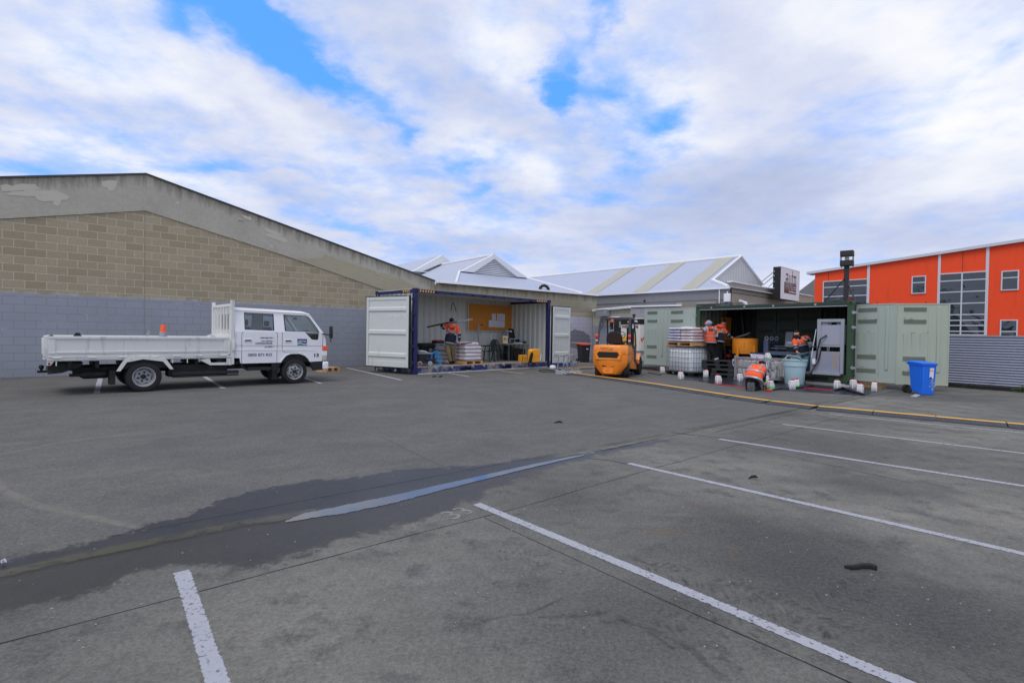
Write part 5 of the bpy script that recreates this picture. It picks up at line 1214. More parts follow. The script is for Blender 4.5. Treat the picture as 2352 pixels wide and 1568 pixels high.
# cab: side skins with real openings
belt = 1.225
def lean(mb, sgn=1, y0=0):
    for v in mb.v:
        if v.z > belt: v.y += sgn*(v.z-belt)*.16
    return mb
low = [(1.665, .64), (1.74, .64), (1.765, .62), (1.775, .53), (1.80, .515), (2.60, .515), (2.64, .515), (2.70, .60), (2.76, .67), (2.86, .71), (3.06, .715), (3.20, .66), (3.27, .59), (3.32, .515), (3.66, .525), (3.68, .70), (3.72, .92), (3.71, 1.06), (3.665, 1.18), (3.64, belt), (1.665, belt)]
notch = [(3.20, belt), (3.365, 1.055), (3.50, 1.04), (3.525, 1.06), (3.545, belt)]
lowp = low[:-2]+[(3.64, belt), (3.545, belt), (3.525, 1.06), (3.50, 1.04), (3.365, 1.055), (3.20, belt), (1.665, belt)]
upp = [(1.665, belt), (1.86, belt), (3.64, belt), (3.56, 1.32), (3.42, 1.535), (3.32, 1.67), (3.26, 1.70), (1.69, 1.745), (1.665, 1.70)]
rw = [(1.86, 1.272), (2.49, 1.258), (2.49, 1.645), (1.86, 1.655)]
fw = [(2.73, 1.25), (3.20, 1.235), (3.56, 1.235), (3.535, 1.30), (3.33, 1.56), (3.29, 1.605), (3.22, 1.625), (2.71, 1.64)]
fw = [(2.73, 1.25), (3.55, 1.232), (3.50, 1.33), (3.335, 1.56), (3.29, 1.605), (3.22, 1.625), (2.71, 1.64)]
for y0, y1, sg in ((0, .035, 1), (TW-.035, TW, -1)):
    a = MB().prism(lowp, y0, y1); b_ = lean(MB().prism(upp, y0, y1, holes=[rw, fw]), sg)
    cmb = MB(); cmb.add(a.v, a.f); cmb.add(b_.v, b_.f)
    body = cmb.build('side_panel', 'white_paint', tk)
    tr_ = MB()
    for ho in (rw, fw):
        c_ = Vector((sum(p[0] for p in ho)/len(ho), sum(p[1] for p in ho)/len(ho)))
        inn = [tuple(c_+(Vector(p)-c_)*.955) for p in ho]; yy = (y0-.003, y0+.02) if sg == 1 else (y1-.02, y1+.003)
        lean_m = lean(MB().prism(ho, yy[0], yy[1], holes=[inn]), sg); tr_.add(lean_m.v, lean_m.f)
    tr_.build('window_seal', 'seal_black', body)
    gl = MB(); yg_ = y0+.012 if sg == 1 else y1-.012
    for ho in (rw, fw): gm = lean(MB().add([(p[0], yg_, p[1]) for p in ho], [tuple(range(len(ho)))]), sg); gl.add(gm.v, gm.f)
    gl.build('side_window', 'glass_clear', body, recalc=False)
    MB().add([(p[0], yg_, p[1]) for p in notch], [(0, 1, 2, 3, 4)]).build('quarter_window', 'glass_clear', body, recalc=False)
    # shut lines
    ln = MB(); yl = y0-.0025 if sg == 1 else y1+.0005
    def line(pts, w_=.007):
        for p, q_ in zip(pts, pts[1:]):
            p = Vector(p); q_ = Vector(q_); d = (q_-p).normalized(); n_ = Vector((-d.y, d.x))*w_/2
            ln.hexa([(p.x-n_.x, yl, p.y-n_.y), (q_.x-n_.x, yl, q_.y-n_.y), (q_.x+n_.x, yl, q_.y+n_.y), (p.x+n_.x, yl, p.y+n_.y)], [(p.x-n_.x, yl+.003, p.y-n_.y), (q_.x-n_.x, yl+.003, q_.y-n_.y), (q_.x+n_.x, yl+.003, q_.y+n_.y), (p.x+n_.x, yl+.003, p.y+n_.y)])
    line([(1.83, 1.222), (1.80, 1.18), (1.80, .52)]); line([(2.52, 1.222), (2.56, 1.19), (2.55, .52)]); line([(2.68, 1.222), (2.67, 1.18), (2.67, .83), (2.69, .77), (2.74, .75)])
    line([(2.74, .75), (3.03, .745), (3.16, .715)]); line([(1.67, .915), (3.64, .895)], .005); line([(3.64, 1.2), (3.62, .525)], .008)
    ln.build('shut_line', 'ink_black', body)
    MB().prism([(1.67, .835), (3.2, .815), (3.45, .79), (3.2, .795), (1.67, .81)], (y0-.008 if sg == 1 else y1), (y0 if sg == 1 else y1+.008)).build('swage', 'white_paint', body, bevel=.003)
    ar = [(2.64, .515), (2.70, .60), (2.76, .67), (2.86, .71), (3.06, .715), (3.20, .66), (3.27, .59), (3.32, .515)]
    ar_o = [(2.61, .515), (2.675, .62), (2.745, .695), (2.855, .74), (3.07, .745), (3.225, .685), (3.295, .61), (3.345, .515)]
    MB().prism(ar+ar_o[::-1], (y0-.012 if sg == 1 else y1), (y0 if sg == 1 else y1+.012)).build('arch_lip', 'white_paint', body)
    for hx, hz in ((1.93, 1.03), (2.81, 1.02)):
        h1 = MB().box(hx-.085, hx+.085, *((y0-.008, y0) if sg == 1 else (y1, y1+.008)), hz-.035, hz+.035).build('door_handle', 'white_paint', body, bevel=.006)
        MB().box(hx-.07, hx+.065, *((y0-.016, y0-.006) if sg == 1 else (y1+.006, y1+.016)), hz-.014, hz+.014).build('grip', 'plastic_black', h1, bevel=.004)
# window frames painted proud of the glass: door frames
# roof as rounded loft
def roofz(x): return 1.765-.0*x-(max(0, x-1.7)*.018)-(max(0, x-3.05)**2)*.55
rings = []
for x in (1.665, 1.70, 2.0, 2.5, 3.0, 3.15, 3.25, 3.33):
    zt_ = roofz(x); ins = (1.70-belt)*.16; zed = zt_-.055 if x < 3.2 else zt_-.05
    yy0 = ins-.005; yy1 = TW-ins+.005
    r = [(x, yy0, zed-.03), (x, yy0+.004, zed), (x, yy0+.035, zt_-.015), (x, yy0+.10, zt_), (x, TW/2, zt_+.02), (x, yy1-.10, zt_), (x, yy1-.035, zt_-.015), (x, yy1-.004, zed), (x, yy1, zed-.03), (x, TW/2, zed-.02)]
    rings.append(r)
MB().loft(rings).build('roof', 'white_paint', tk, smooth=True)
MB().tube([(1.67, .055, 1.70), (3.1, .055, 1.68), (3.28, .06, 1.655)], .010, 6).build('drip_rail', 'trim_white', tk)
# windscreen, front, back
ins = .075
MB().add([(3.30, ins, 1.66), (3.30, TW-ins, 1.66), (3.655, TW-.02, 1.19), (3.655, .02, 1.19)], [(0, 1, 2, 3)]).build('windscreen', 'glass_clear', tk, recalc=False)
MB().tube([(3.655, .02, 1.19), (3.30, ins, 1.665)], .022, 6).tube([(3.655, TW-.02, 1.19), (3.30, TW-ins, 1.665)], .022, 6).build('pillar', 'white_paint', tk)
MB().prism([(3.60, .53), (3.655, .53), (3.685, .70), (3.725, .92), (3.715, 1.06), (3.67, 1.18), (3.60, 1.20)], .01, TW-.01).build('front_panel', 'white_paint', tk, bevel=.012)
MB().tube([(3.36, .3, 1.60), (3.70, .4, 1.16)], .008, 5).build('wiper', 'plastic_black', tk)
rearp = MB().prism([(y, z) for y, z in ((.0, .64), (TW, .64), (TW, belt), (TW-.08, 1.72), (.08, 1.72), (.0, belt))], 1.655, 1.69, axis='x', holes=[[(.16, 1.27), (TW-.16, 1.27), (TW-.20, 1.62), (.20, 1.62)]]).build('rear_panel', 'white_paint', tk)
MB().add([(1.672, .16, 1.27), (1.672, TW-.16, 1.27), (1.672, TW-.20, 1.62), (1.672, .20, 1.62)], [(0, 1, 2, 3)]).build('rear_window', 'glass_clear', rearp, recalc=False)
# lights and bumper
MB().box(3.64, 3.755, -.012, .10, .775, .90).build('indicator', 'amber', tk, bevel=.008)
MB().box(3.62, 3.745, -.008, .12, .66, .775).build('corner_panel', 'white_paint', tk, bevel=.008)
MB().box(3.615, 3.735, -.010, .30, .54, .66).build('headlight', 'clear_lens', tk, bevel=.012)
MB().box(3.63, 3.79, -.02, TW+.02, .31, .51).build('bumper', 'white_paint', tk, bevel=.035)
MB().prism([(3.32, .515), (3.64, .525), (3.66, .31), (3.40, .30)], .0, .06).build('valance', 'plastic_black', tk, bevel=.01)
MB().prism([(2.44, .51), (2.66, .51), (2.60, .42), (2.52, .32), (2.46, .32)], .02, .06).box(2.46, 2.58, .05, .3, .12, .42).build('splash_guard', 'rubber', tk)
MB().box(1.93, 2.42, .0, .14, .35, .425).tube([(1.80, .06, .50), (1.84, .04, .42), (1.94, .04, .36)], .018, 6).tube([(2.42, .04, .36), (2.52, .05, .46), (2.56, .06, .51)], .018, 6).build('side_step', 'plastic_black', tk)
MB().prism([(2.60, .515), (2.70, .60), (2.76, .67), (2.86, .71), (3.06, .715), (3.20, .66), (3.27, .59), (3.34, .515)], .04, .5).build('wheel_arch', 'chassis', tk)
MB().box(1.70, 3.6, .06, TW-.06, .50, .56).build('cab_floor', 'chassis', tk)
mr = MB().box(3.775, 3.815, -.19, -.03, 1.09, 1.39).build('mirror', 'plastic_black', tk, bevel=.02)
MB().tube([(3.60, .02, 1.20), (3.72, -.06, 1.18), (3.79, -.10, 1.16)], .014, 6).tube([(3.79, -.10, 1.0), (3.80, -.11, 1.10)], .012, 6).build('mirror_arm', 'plastic_black', mr)
# interior
for x_ in (1.95, 2.72):
    for y_ in (.32, TW-.36):
        st_ = MB().box(x_, x_+.42, y_-.22, y_+.22, .80, .95).box(x_-.04, x_+.08, y_-.22, y_+.22, .92, 1.34).build('seat', 'cloth_black', tk, bevel=.04)
        MB().box(x_-.03, x_+.05, y_-.11, y_+.11, 1.36, 1.50).build('headrest', 'cloth_black', st_, bevel=.03)
MB().prism([(3.30, .8), (3.64, .8), (3.66, 1.17), (3.50, 1.20), (3.34, 1.12)], .06, TW-.06).build('dashboard', 'plastic_black', tk, bevel=.02)
swl = MB(); swl.tube([(.17*cos(2*pi*k/16), .17*sin(2*pi*k/16), 0) for k in range(16)], .014, 6, closed=True); swl.tube([(-.16, 0, 0), (.16, 0, 0)], .012, 5); so_ = swl.build('steering_wheel', 'plastic_black', tk, smooth=True); so_.location = (3.27, .42, 1.17); so_.rotation_euler = (0, radians(-35), 0)
MB().box(3.28, 3.31, TW/2-.02, TW/2+.20, 1.54, 1.60).build('interior_mirror', 'plastic_black', tk, bevel=.008)
# lettering
def ttext(s, x0, z0, x1, h, mat, nm='lettering', y=-.004): return text(s, h, mat, tk, (x0, y, z0), name=nm, width=x1-x0, height=h, off=.0)
ttext('0800 873 835', 1.925, .675, 2.44, .062, 'ink_navy'); ttext('RESIN INJECTION', 2.19, 1.075, 2.45, .042, 'ink_navy'); ttext('JOG-COMPUTER', 2.21, 1.0, 2.45, .040, 'ink_navy'); ttext('CONTROLLED LEVELLING', 2.08, .945, 2.45, .040, 'ink_navy'); ttext('JET CRETE', 2.285, .868, 2.45, .040, 'ink_navy')
for z_ in (1.095, 1.02, .888): MB().lathe([(.008, 0), (.008, -.003)], (2.48, -.001, z_), 8, 'y').build('bullet_mark', 'logo_teal', tk)
lg = MB().box(3.02, 3.245, -.0035, -.0005, .915, 1.068).build('logo_panel', 'logo_navy', tk, bevel=.0)
wv = [(3.025, .972)]+[(3.02+.225*k/10, .966+.014*sin(2*pi*k/10)) for k in range(11)]+[(3.24, .92), (3.025, .92)]
MB().prism(wv[1:], -.0062, -.0036).build('logo_wave', 'ink_white', lg); MB().prism([(3.025+.215*k/10, .948+.014*sin(2*pi*k/10)) for k in range(11)]+[(3.24, .92), (3.025, .92)], -.0085, -.0063).build('logo_wave', 'logo_teal', lg)
text('URETEK', .05, 'ink_white', lg, (3.032, -.0065, .993), name='lettering', width=.20, height=.042, off=.001)
text('13', .09, 'ink_black', tk, (3.40, -.004, .635), name='lettering', width=.115, height=.085, off=.003)
# things on the tray
def ontray(x, y, z): return TR.P+(TR.x*x+TR.y*y+Vector((0, 0, z)))*KT
cn = thing('traffic_cone', 'orange traffic cone with silver band standing in the truck tray', 'traffic cone', ontray(.42, .55, .70), 0, scale=KT)
MB().box(-.17, .17, -.17, .17, 0, .03).build('base', 'cone_orange', cn, bevel=.01)
MB().lathe([(.13, .03), (.088, .30)], seg=20).build('cone_body', 'cone_orange', cn, smooth=True); MB().lathe([(.094, .27), (.060, .50)], seg=20).build('reflective_band', 'reflective', cn, smooth=True); MB().lathe([(.0605, .50), (.035, .64), (.03, .65)], seg=20).build('cone_tip', 'cone_orange', cn, smooth=True)
def lump(name, label, cat, P, s, seed, mat):
    r = random.Random(seed); mb = MB(); rings = []
    for i, (k, h) in enumerate(((.7, 0), (1, .25), (.85, .6), (.45, .9), (.1, 1))):
        rings.append([(s[0]*k*cos(a*pi/5)*(1+r.uniform(-.25, .25)), s[1]*k*sin(a*pi/5)*(1+r.uniform(-.25, .25)), s[2]*h*(1+r.uniform(-.15, .15))) for a in range(10)])
    mb.loft(rings); o = mb.build(name, mat, None, smooth=True, sub=1); o.location = P; o.rotation_euler = (0, 0, TR.a); return tag(o, label, cat)
lump('black_bag', 'black bag peeping over the rear part of the truck side', 'bag', ontray(-.98, .25, .70), (.16, .12, .50), 3, 'cloth_black')
lump('plastic_bag', 'clear plastic bag bundle in the tray beside the truck headboard', 'bag', ontray(1.25, .3, .70), (.3, .15, .50), 5, 'bag_blue')
lump('black_strap', 'small black flap at the rear corner of the truck tray', 'strap', ontray(-1.36, .15, .98), (.09, .05, .16), 9, 'cloth_black')
MAT['film'] = glass('film', (.86, .86, .87, 1), .3, 1.2)
o = MB().add([(-.12, .1, .70), (.16, .1, .70), (.12, .1, 1.26), (.02, .2, .9)], [(0, 1, 2), (0, 2, 3)]).build('plastic_film', 'film', None); o.location = TR.P+TR.x*.30; 
o.location = TR.P; o.rotation_euler = (0, 0, TR.a); o.scale = (KT,)*3; tag(o, 'clear plastic film hanging beside the traffic cone', 'film')
# broken pallet behind the bumper
pallet('broken_pallet', 'small broken timber pallet on the ground behind the truck bumper', 'pallet', G(748, 854), TR.a+.1, .55, .6, hh=.14)
o = MB().box(0, .35, 0, .08, 0, .04).build('timber_offcut', 'wood', None); o.location = G(725, 854); tag(o, 'short timber offcut lying under the truck bumper', 'timber')
# ------------------------------------------------------------------ forklift (x right, y forwards)
wr = G(1439.8, 866.9); wf = G(1461.8, 859.3); hd_ = (wf-wr).normalized(); fa = atan2(hd_.y, hd_.x)-pi/2
fl = thing('forklift', 'orange forklift seen from behind with open overhead guard and black seat', 'forklift', wr-Vector((hd_.y, -hd_.x, 0))*.50, fa)
FW = .58
# counterweight: lofted sections from bottom to top (outline in x,y)
def cw(z, hw, y0, y1, ch): return [(-hw, y1, z), (-hw, y0+ch, z), (-hw+ch*.9, y0+.02, z), (-hw*.5, y0-.03, z), (0, y0-.045, z), (hw*.5, y0-.03, z), (hw-ch*.9, y0+.02, z), (hw, y0+ch, z), (hw, y1, z)]
secs = [cw(.10, .27, -.32, .35, .05), cw(.13, .33, -.36, .35, .08), cw(.42, .55, -.42, .35, .10), cw(.55, FW, -.44, .40, .11), cw(.76, FW, -.44, .45, .12), cw(.765, FW-.012, -.43, .45, .12), cw(.785, FW, -.44, .45, .12), cw(1.02, FW-.005, -.42, .45, .13), cw(1.07, FW-.03, -.39, .45, .14), cw(1.085, FW-.09, -.30, .45, .14)]
MB().loft(secs).build('counterweight', 'fork_orange', fl, smooth=True)
cwo = fl.children[0] if fl.children else None
cwo = [o for o in bpy.data.objects if o.name.startswith('counterweight')][0]
yf = -.485
def recess(poly, nm, mat, y0=-.50, y1=-.40, par=cwo): return MB().prism(poly, y0, y1).build(nm, mat, par, bevel=.01)
recess([(-.34, .66), (-.40, .78), (-.34, .86), (.26, .86), (.32, .78), (.26, .66)], 'air_vent', 'seal_black', -.489, -.40)
recess([(-.46, .60), (-.50, .80), (-.40, .885), (-.34, .868), (-.41, .78), (-.345, .652), (.265, .652), (.33, .78), (.265, .868), (.32, .885), (.42, .80), (.38, .60)], 'vent_surround', 'fork_orange', -.497, -.42)
recess([(-.24, .36), (-.24, .46), (-.21, .475), (.13, .47), (.15, .45), (.15, .36)], 'tow_slot', 'seal_black', -.452, -.36)
recess([(-.22, .14), (-.22, .35), (.13, .35), (.13, .14)], 'tow_block', 'fork_orange', -.445, -.34)
MB().cyl((-.05, -.47, .28), (-.05, -.42, .28), .035, seg=12).box(-.075, -.025, -.46, -.43, .36, .47).build('tow_pin', 'fork_orange', cwo)
MB().cyl((-.19, -.402, .17), (-.19, -.36, .17), .055, seg=16).build('exhaust_hole', 'seal_black', cwo)
text('TCM', .16, 'fork_orange', cwo, (-.30, -.468, .915), name='lettering', width=.42, height=.10, depth=.014, off=.006)
# main body
MB().box(-.50, .50, .35, 1.55, .30, .72).build('body', 'fork_orange', fl, bevel=.02)
MB().prism([(.35, .28), (1.42, .20), (1.42, .27), (.85, .72), (.75, 1.0), (.40, 1.0)], .50, .575, axis='x').prism([(.35, .28), (1.42, .20), (1.42, .27), (.85, .72), (.75, 1.0), (.40, 1.0)], -.575, -.50, axis='x').build('side_cover', 'fork_orange', fl, bevel=.01)
MB().prism([(.38, 1.02), (.60, .98), (.70, .60), (1.45, .28), (1.45, .36), (1.0, .60), (1.05, 1.0), (.9, 1.06), (.38, 1.08)], .556, .60, axis='x').build('side_frame', 'fork_grey', fl, bevel=.008)
MB().prism([(.45, .70), (.65, .55), (.78, .66), (.66, .95), (.48, .98)], .578, .59, axis='x').build('side_badge', 'fork_orange', fl)
MB().box(-.50, .50, 1.0, 1.55, .72, 1.05).build('cowl', 'plastic_black', fl, bevel=.03)
MB().box(-.48, .48, .40, .98, 1.0, 1.08).build('engine_hood', 'plastic_black', fl, bevel=.02)
def fwheel(x, y, r, wd, turn=0):
    w_ = thing('wheel', None, None); w_.parent = fl; w_.location = (x, y, r); w_.rotation_euler = (0, 0, turn); s = 1 if x > 0 else -1
    MB().lathe([(r*.55, -wd/2), (r*.9, -wd/2), (r, -wd*.36), (r, wd*.36), (r*.9, wd/2), (r*.55, wd/2)], (0, 0, 0), 28, 'x').build('tyre', 'rubber', w_, smooth=True)
    MB().lathe([(.001, -wd*.3), (r*.5, -wd*.3), (r*.56, -wd*.45), (r*.56, wd*.45), (r*.5, wd*.3), (.001, wd*.3)], (0, 0, 0), 20, 'x').build('rim', 'fork_orange', w_, smooth=True)
fwheel(-.48, .02, .27, .22, radians(12)); fwheel(.46, .02, .27, .22, radians(12)); fwheel(-.52, 1.62, .33, .22); fwheel(.55, 1.62, .33, .22)
MB().box(.0-.35, .35, -.04, .08, .2, .32).build('steer_axle', 'chassis', fl)
for s in (-1, 1):
    pts = [(1.22, .42), (1.22, .56), (1.32, .70), (1.55, .77), (1.80, .73), (1.82, .70), (1.56, .73), (1.36, .66), (1.27, .54), (1.27, .42)]
    MB().prism(pts, s*.44, s*.67, axis='x').build('fender', 'fork_orange', fl)
# overhead guard
for s in (-1, 1):
    MB().tube([(s*.55, .05, 1.02), (s*.54, .12, 1.25), (s*.50, .30, 1.92), (s*.48, .36, 2.0)], .042, 4, flat=.9, side=(1, 0, 0)).build('guard_pillar', 'fork_grey', fl)
    MB().tube([(s*.52, 1.36, 1.0), (s*.50, 1.30, 1.5), (s*.47, 1.12, 1.93), (s*.47, 1.05, 2.0)], .028, 4, side=(1, 0, 0)).build('guard_pillar', 'fork_grey', fl)
gm = MB().box(-.50, .50, .28, .36, 1.96, 2.03).box(-.50, .50, 1.05, 1.12, 1.96, 2.03).box(-.50, -.43, .36, 1.05, 1.96, 2.03).box(.43, .50, .36, 1.05, 1.96, 2.03)
for k in range(5): gm.box(-.30+.15*k-.015, -.30+.15*k+.015, .36, 1.05, 1.98, 2.01)
gm.build('guard_roof', 'fork_grey', fl, bevel=.008)
# mast
ms = MB()
for s in (-1, 1): ms.box(s*.24-.05, s*.24+.05, 1.68, 1.80, .10, 2.02).box(s*.33-.035, s*.33+.035, 1.70, 1.83, .08, 1.98)
ms.box(-.3, .3, 1.70, 1.76, 1.93, 2.02).box(-.3, .3, 1.70, 1.76, 1.0, 1.08).box(-.3, .3, 1.72, 1.78, .35, .43); ms.build('mast', 'plastic_black', fl, bevel=.006)
MB().cyl((-.14, 1.72, .2), (-.14, 1.72, 1.7), .035, seg=10).cyl((.14, 1.72, .2), (.14, 1.72, 1.7), .035, seg=10).build('lift_cylinder', 'chassis', fl, smooth=True)
MB().box(-.45, .45, 1.86, 1.90, .55, .62).box(-.45, .45, 1.86, 1.90, .15, .22).build('carriage', 'plastic_black', fl)
for s in (-.22, .22): MB().prism([(1.9, .62), (1.9, .05), (2.95, .05), (2.95, .065), (1.94, .09), (1.94, .62)], s-.06, s+.06, axis='x').build('fork', 'plastic_black', fl)
# seat, wheel, lamps, mirror, beacon
st_ = MB().box(-.27, .23, .48, .95, 1.10, 1.20).build('seat', 'plastic_black', fl, bevel=.03)
bk = []
for z, hw, y in ((1.14, .27, .44), (1.25, .285, .42), (1.38, .27, .40), (1.48, .22, .385), (1.54, .12, .38)):
    bk.append([(-.04-hw, y, z), (-.04-hw*.8, y-.06, z), (-.04, y-.08, z), (-.04+hw*.8, y-.06, z), (-.04+hw, y, z), (-.04+hw*.7, y+.07, z), (-.04, y+.07, z), (-.04-hw*.7, y+.07, z)])
MB().loft(bk).build('backrest', 'plastic_black', st_, smooth=True)
MB().tube([(.26, .45, 1.12), (.30, .62, 1.20), (.30, .75, 1.18)], .03, 6).build('hip_rail', 'plastic_black', fl, smooth=True)
sw_ = MB(); sw_.tube([(.17*cos(2*pi*k/16), .17*sin(2*pi*k/16), 0) for k in range(16)], .013, 6, closed=True); sw_.tube([(0, 0, 0), (0, .05, -.35)], .03, 6); sw_.tube([(-.16, 0, 0), (.16, 0, 0)], .012, 5)
o = sw_.build('steering_wheel', 'plastic_black', fl, smooth=True); o.location = (.02, 1.12, 1.42); o.rotation_euler = (radians(40), 0, 0)
MB().tube([(.3, 1.15, 1.05), (.33, 1.1, 1.25)], .012, 5).tube([(.36, 1.15, 1.05), (.39, 1.1, 1.24)], .012, 5).box(.28, .42, 1.08, 1.2, 1.0, 1.15).build('lever', 'plastic_black', fl)
for s in (-1, 1):
    lp = MB().box(s*.56-.04, s*.56+.04, .0, .04, 1.26, 1.37).build('tail_lamp', 'red_lens', fl, bevel=.006)
    MB().box(s*.56-.04, s*.56+.04, -.002, .04, 1.37, 1.44).build('indicator', 'amber', lp, bevel=.006); MB().box(s*.56-.04, s*.56+.04, -.002, .04, 1.20, 1.26).build('reversing_lamp', 'clear_lens', lp, bevel=.006)
MB().lathe([(.045, 0), (.045, .02), (.04, .10), (.0, .11)], (-.09, .26, 1.86), 14).build('beacon', 'amber', fl, smooth=True); MB().box(-.15, .02, .22, .32, 1.82, 1.86).box(.02, .22, .24, .27, 1.90, 1.94).build('beacon_bracket', 'plastic_black', fl)
m1 = MB().box(-.40, -.27, 1.18, 1.22, 1.62, 1.86).build('mirror', 'plastic_black', fl, bevel=.02); MB().box(-.37, -.30, 1.17, 1.178, 1.64, 1.70).build('mirror_glass', 'glass_clear', m1)
m2_ = MB().box(.40, .50, 1.16, 1.2, 1.62, 1.86).build('mirror', 'plastic_black', fl, bevel=.02); MB().box(.42, .47, 1.15, 1.158, 1.66, 1.82).build('sticker', 'paper', m2_)
MB().box(.43, .48, .30, .30+.012, 1.84, 1.90).build('warning_label', 'hazard_yellow', fl); MB().tube([(-.46, .34, 1.92), (-.42, .36, 1.8), (-.48, .22, 1.6)], .012, 5).build('cable', 'plastic_black', fl)
# ------------------------------------------------------------------ green container
GR = at(1955, 884, 1)-CAM
gR = G(1955, 884, .08); gR.z = 0; gLp = Vector(((1597.5-CX)/F*18.8+.0, 18.8, 0))
GC = FR(gLp, angle(gLp, gR)); Lg = (gR-gLp).length; Wg = 2.35; ZB = .10; ZT = 2.53; FZ = ZB+.26
gc = thing('green_container', 'dark green container opened along its side with pale green folding doors', 'shipping container', GC.P, GC.a)
for x0 in (0, Lg-.15):
    for y0 in (0, Wg-.15):
        MB().box(x0, x0+.15, y0, y0+.15, ZB+.12, ZT-.12).build('corner_post', 'cont_green', gc, bevel=.01)
        for z0 in (ZB, ZT-.12):
            o = MB().box(x0-.01, x0+.16, y0-.01, y0+.16, z0, z0+.12).build('corner_casting', 'cont_green', gc, bevel=.012)
            if y0 == 0: MB().lathe([(.03, 0), (.03, .004)], (x0+.075, -.015, z0+.06), 12, 'y').build('casting_hole', 'seal_black', o)
MB().box(.15, Lg-.15, .0, .08, ZT-.14, ZT-.03).build('top_rail', 'green_dark', gc, bevel=.008)
MB().box(.15, Lg-.15, -.005, .0, ZT-.165, ZT-.14).build('rail_lip', 'galv', gc)
MB().box(.15, Lg-.15, .0, .08, ZB+.02, FZ-.02).build('sill', 'cont_green', gc, bevel=.006)
for q_ in ((.5, 1.0), (Lg-1.6, Lg-.6)): MB().box(q_[0], q_[1], -.004, .1, ZB+.05, ZB+.16).build('fork_pocket', 'seal_black', gc)
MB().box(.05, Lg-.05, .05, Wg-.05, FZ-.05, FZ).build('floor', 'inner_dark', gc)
MB().box(.02, Lg-.02, .02, Wg-.02, ZT-.05, ZT-.02).build('roof', 'green_dark', gc)
pts = corrugated(.1, Lg-.1, Wg-.12, 0, 0)
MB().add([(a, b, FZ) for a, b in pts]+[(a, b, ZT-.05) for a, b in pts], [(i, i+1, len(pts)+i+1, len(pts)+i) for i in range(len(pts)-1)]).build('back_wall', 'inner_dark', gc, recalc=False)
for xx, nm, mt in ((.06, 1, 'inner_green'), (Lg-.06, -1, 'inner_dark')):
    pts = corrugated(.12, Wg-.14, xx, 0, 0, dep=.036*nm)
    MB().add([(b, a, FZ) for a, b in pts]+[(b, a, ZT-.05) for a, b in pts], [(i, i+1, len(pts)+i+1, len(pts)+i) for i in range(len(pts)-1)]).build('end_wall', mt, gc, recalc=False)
for z_ in (.55, 1.15, 1.72, 2.15): MB().box(Lg-.02, Lg+.10, -.03, .0, z_, z_+.06).cyl((Lg+.02, -.03, z_-.02), (Lg+.02, -.03, z_+.08), .02, seg=8).build('hinge', 'galv', gc); MB().box(-.1, .03, -.03, 0, z_, z_+.06).build('hinge', 'galv', gc)
for i, f in enumerate((.12, .36, .55, .8)): MB().box(Lg*f-.03, Lg*f+.03, -.02, .0, ZT-.12, ZT-.06).build('latch', 'galv', gc)
MAT['door_pale'] = M('door_pale', rgb(164, 177, 170), .5, var=.07, vs=1.2, dirt=rgb(146, 130, 96), damt=.30, dsc=2.6, streak=True)
MAT['door_pale2'] = M('door_pale2', rgb(168, 178, 163), .5, var=.08, vs=1.2, dirt=rgb(150, 134, 98), damt=.32, dsc=2.2, streak=True)
MAT['louvre_grey'] = M('louvre_grey', rgb(118, 128, 118), .7, dirt=rgb(110, 80, 56), damt=.38, dsc=6); MAT['rust_grey'] = M('rust_grey', rgb(52, 56, 50), .8, var=.2, dirt=rgb(120, 86, 58), damt=.4, dsc=6)
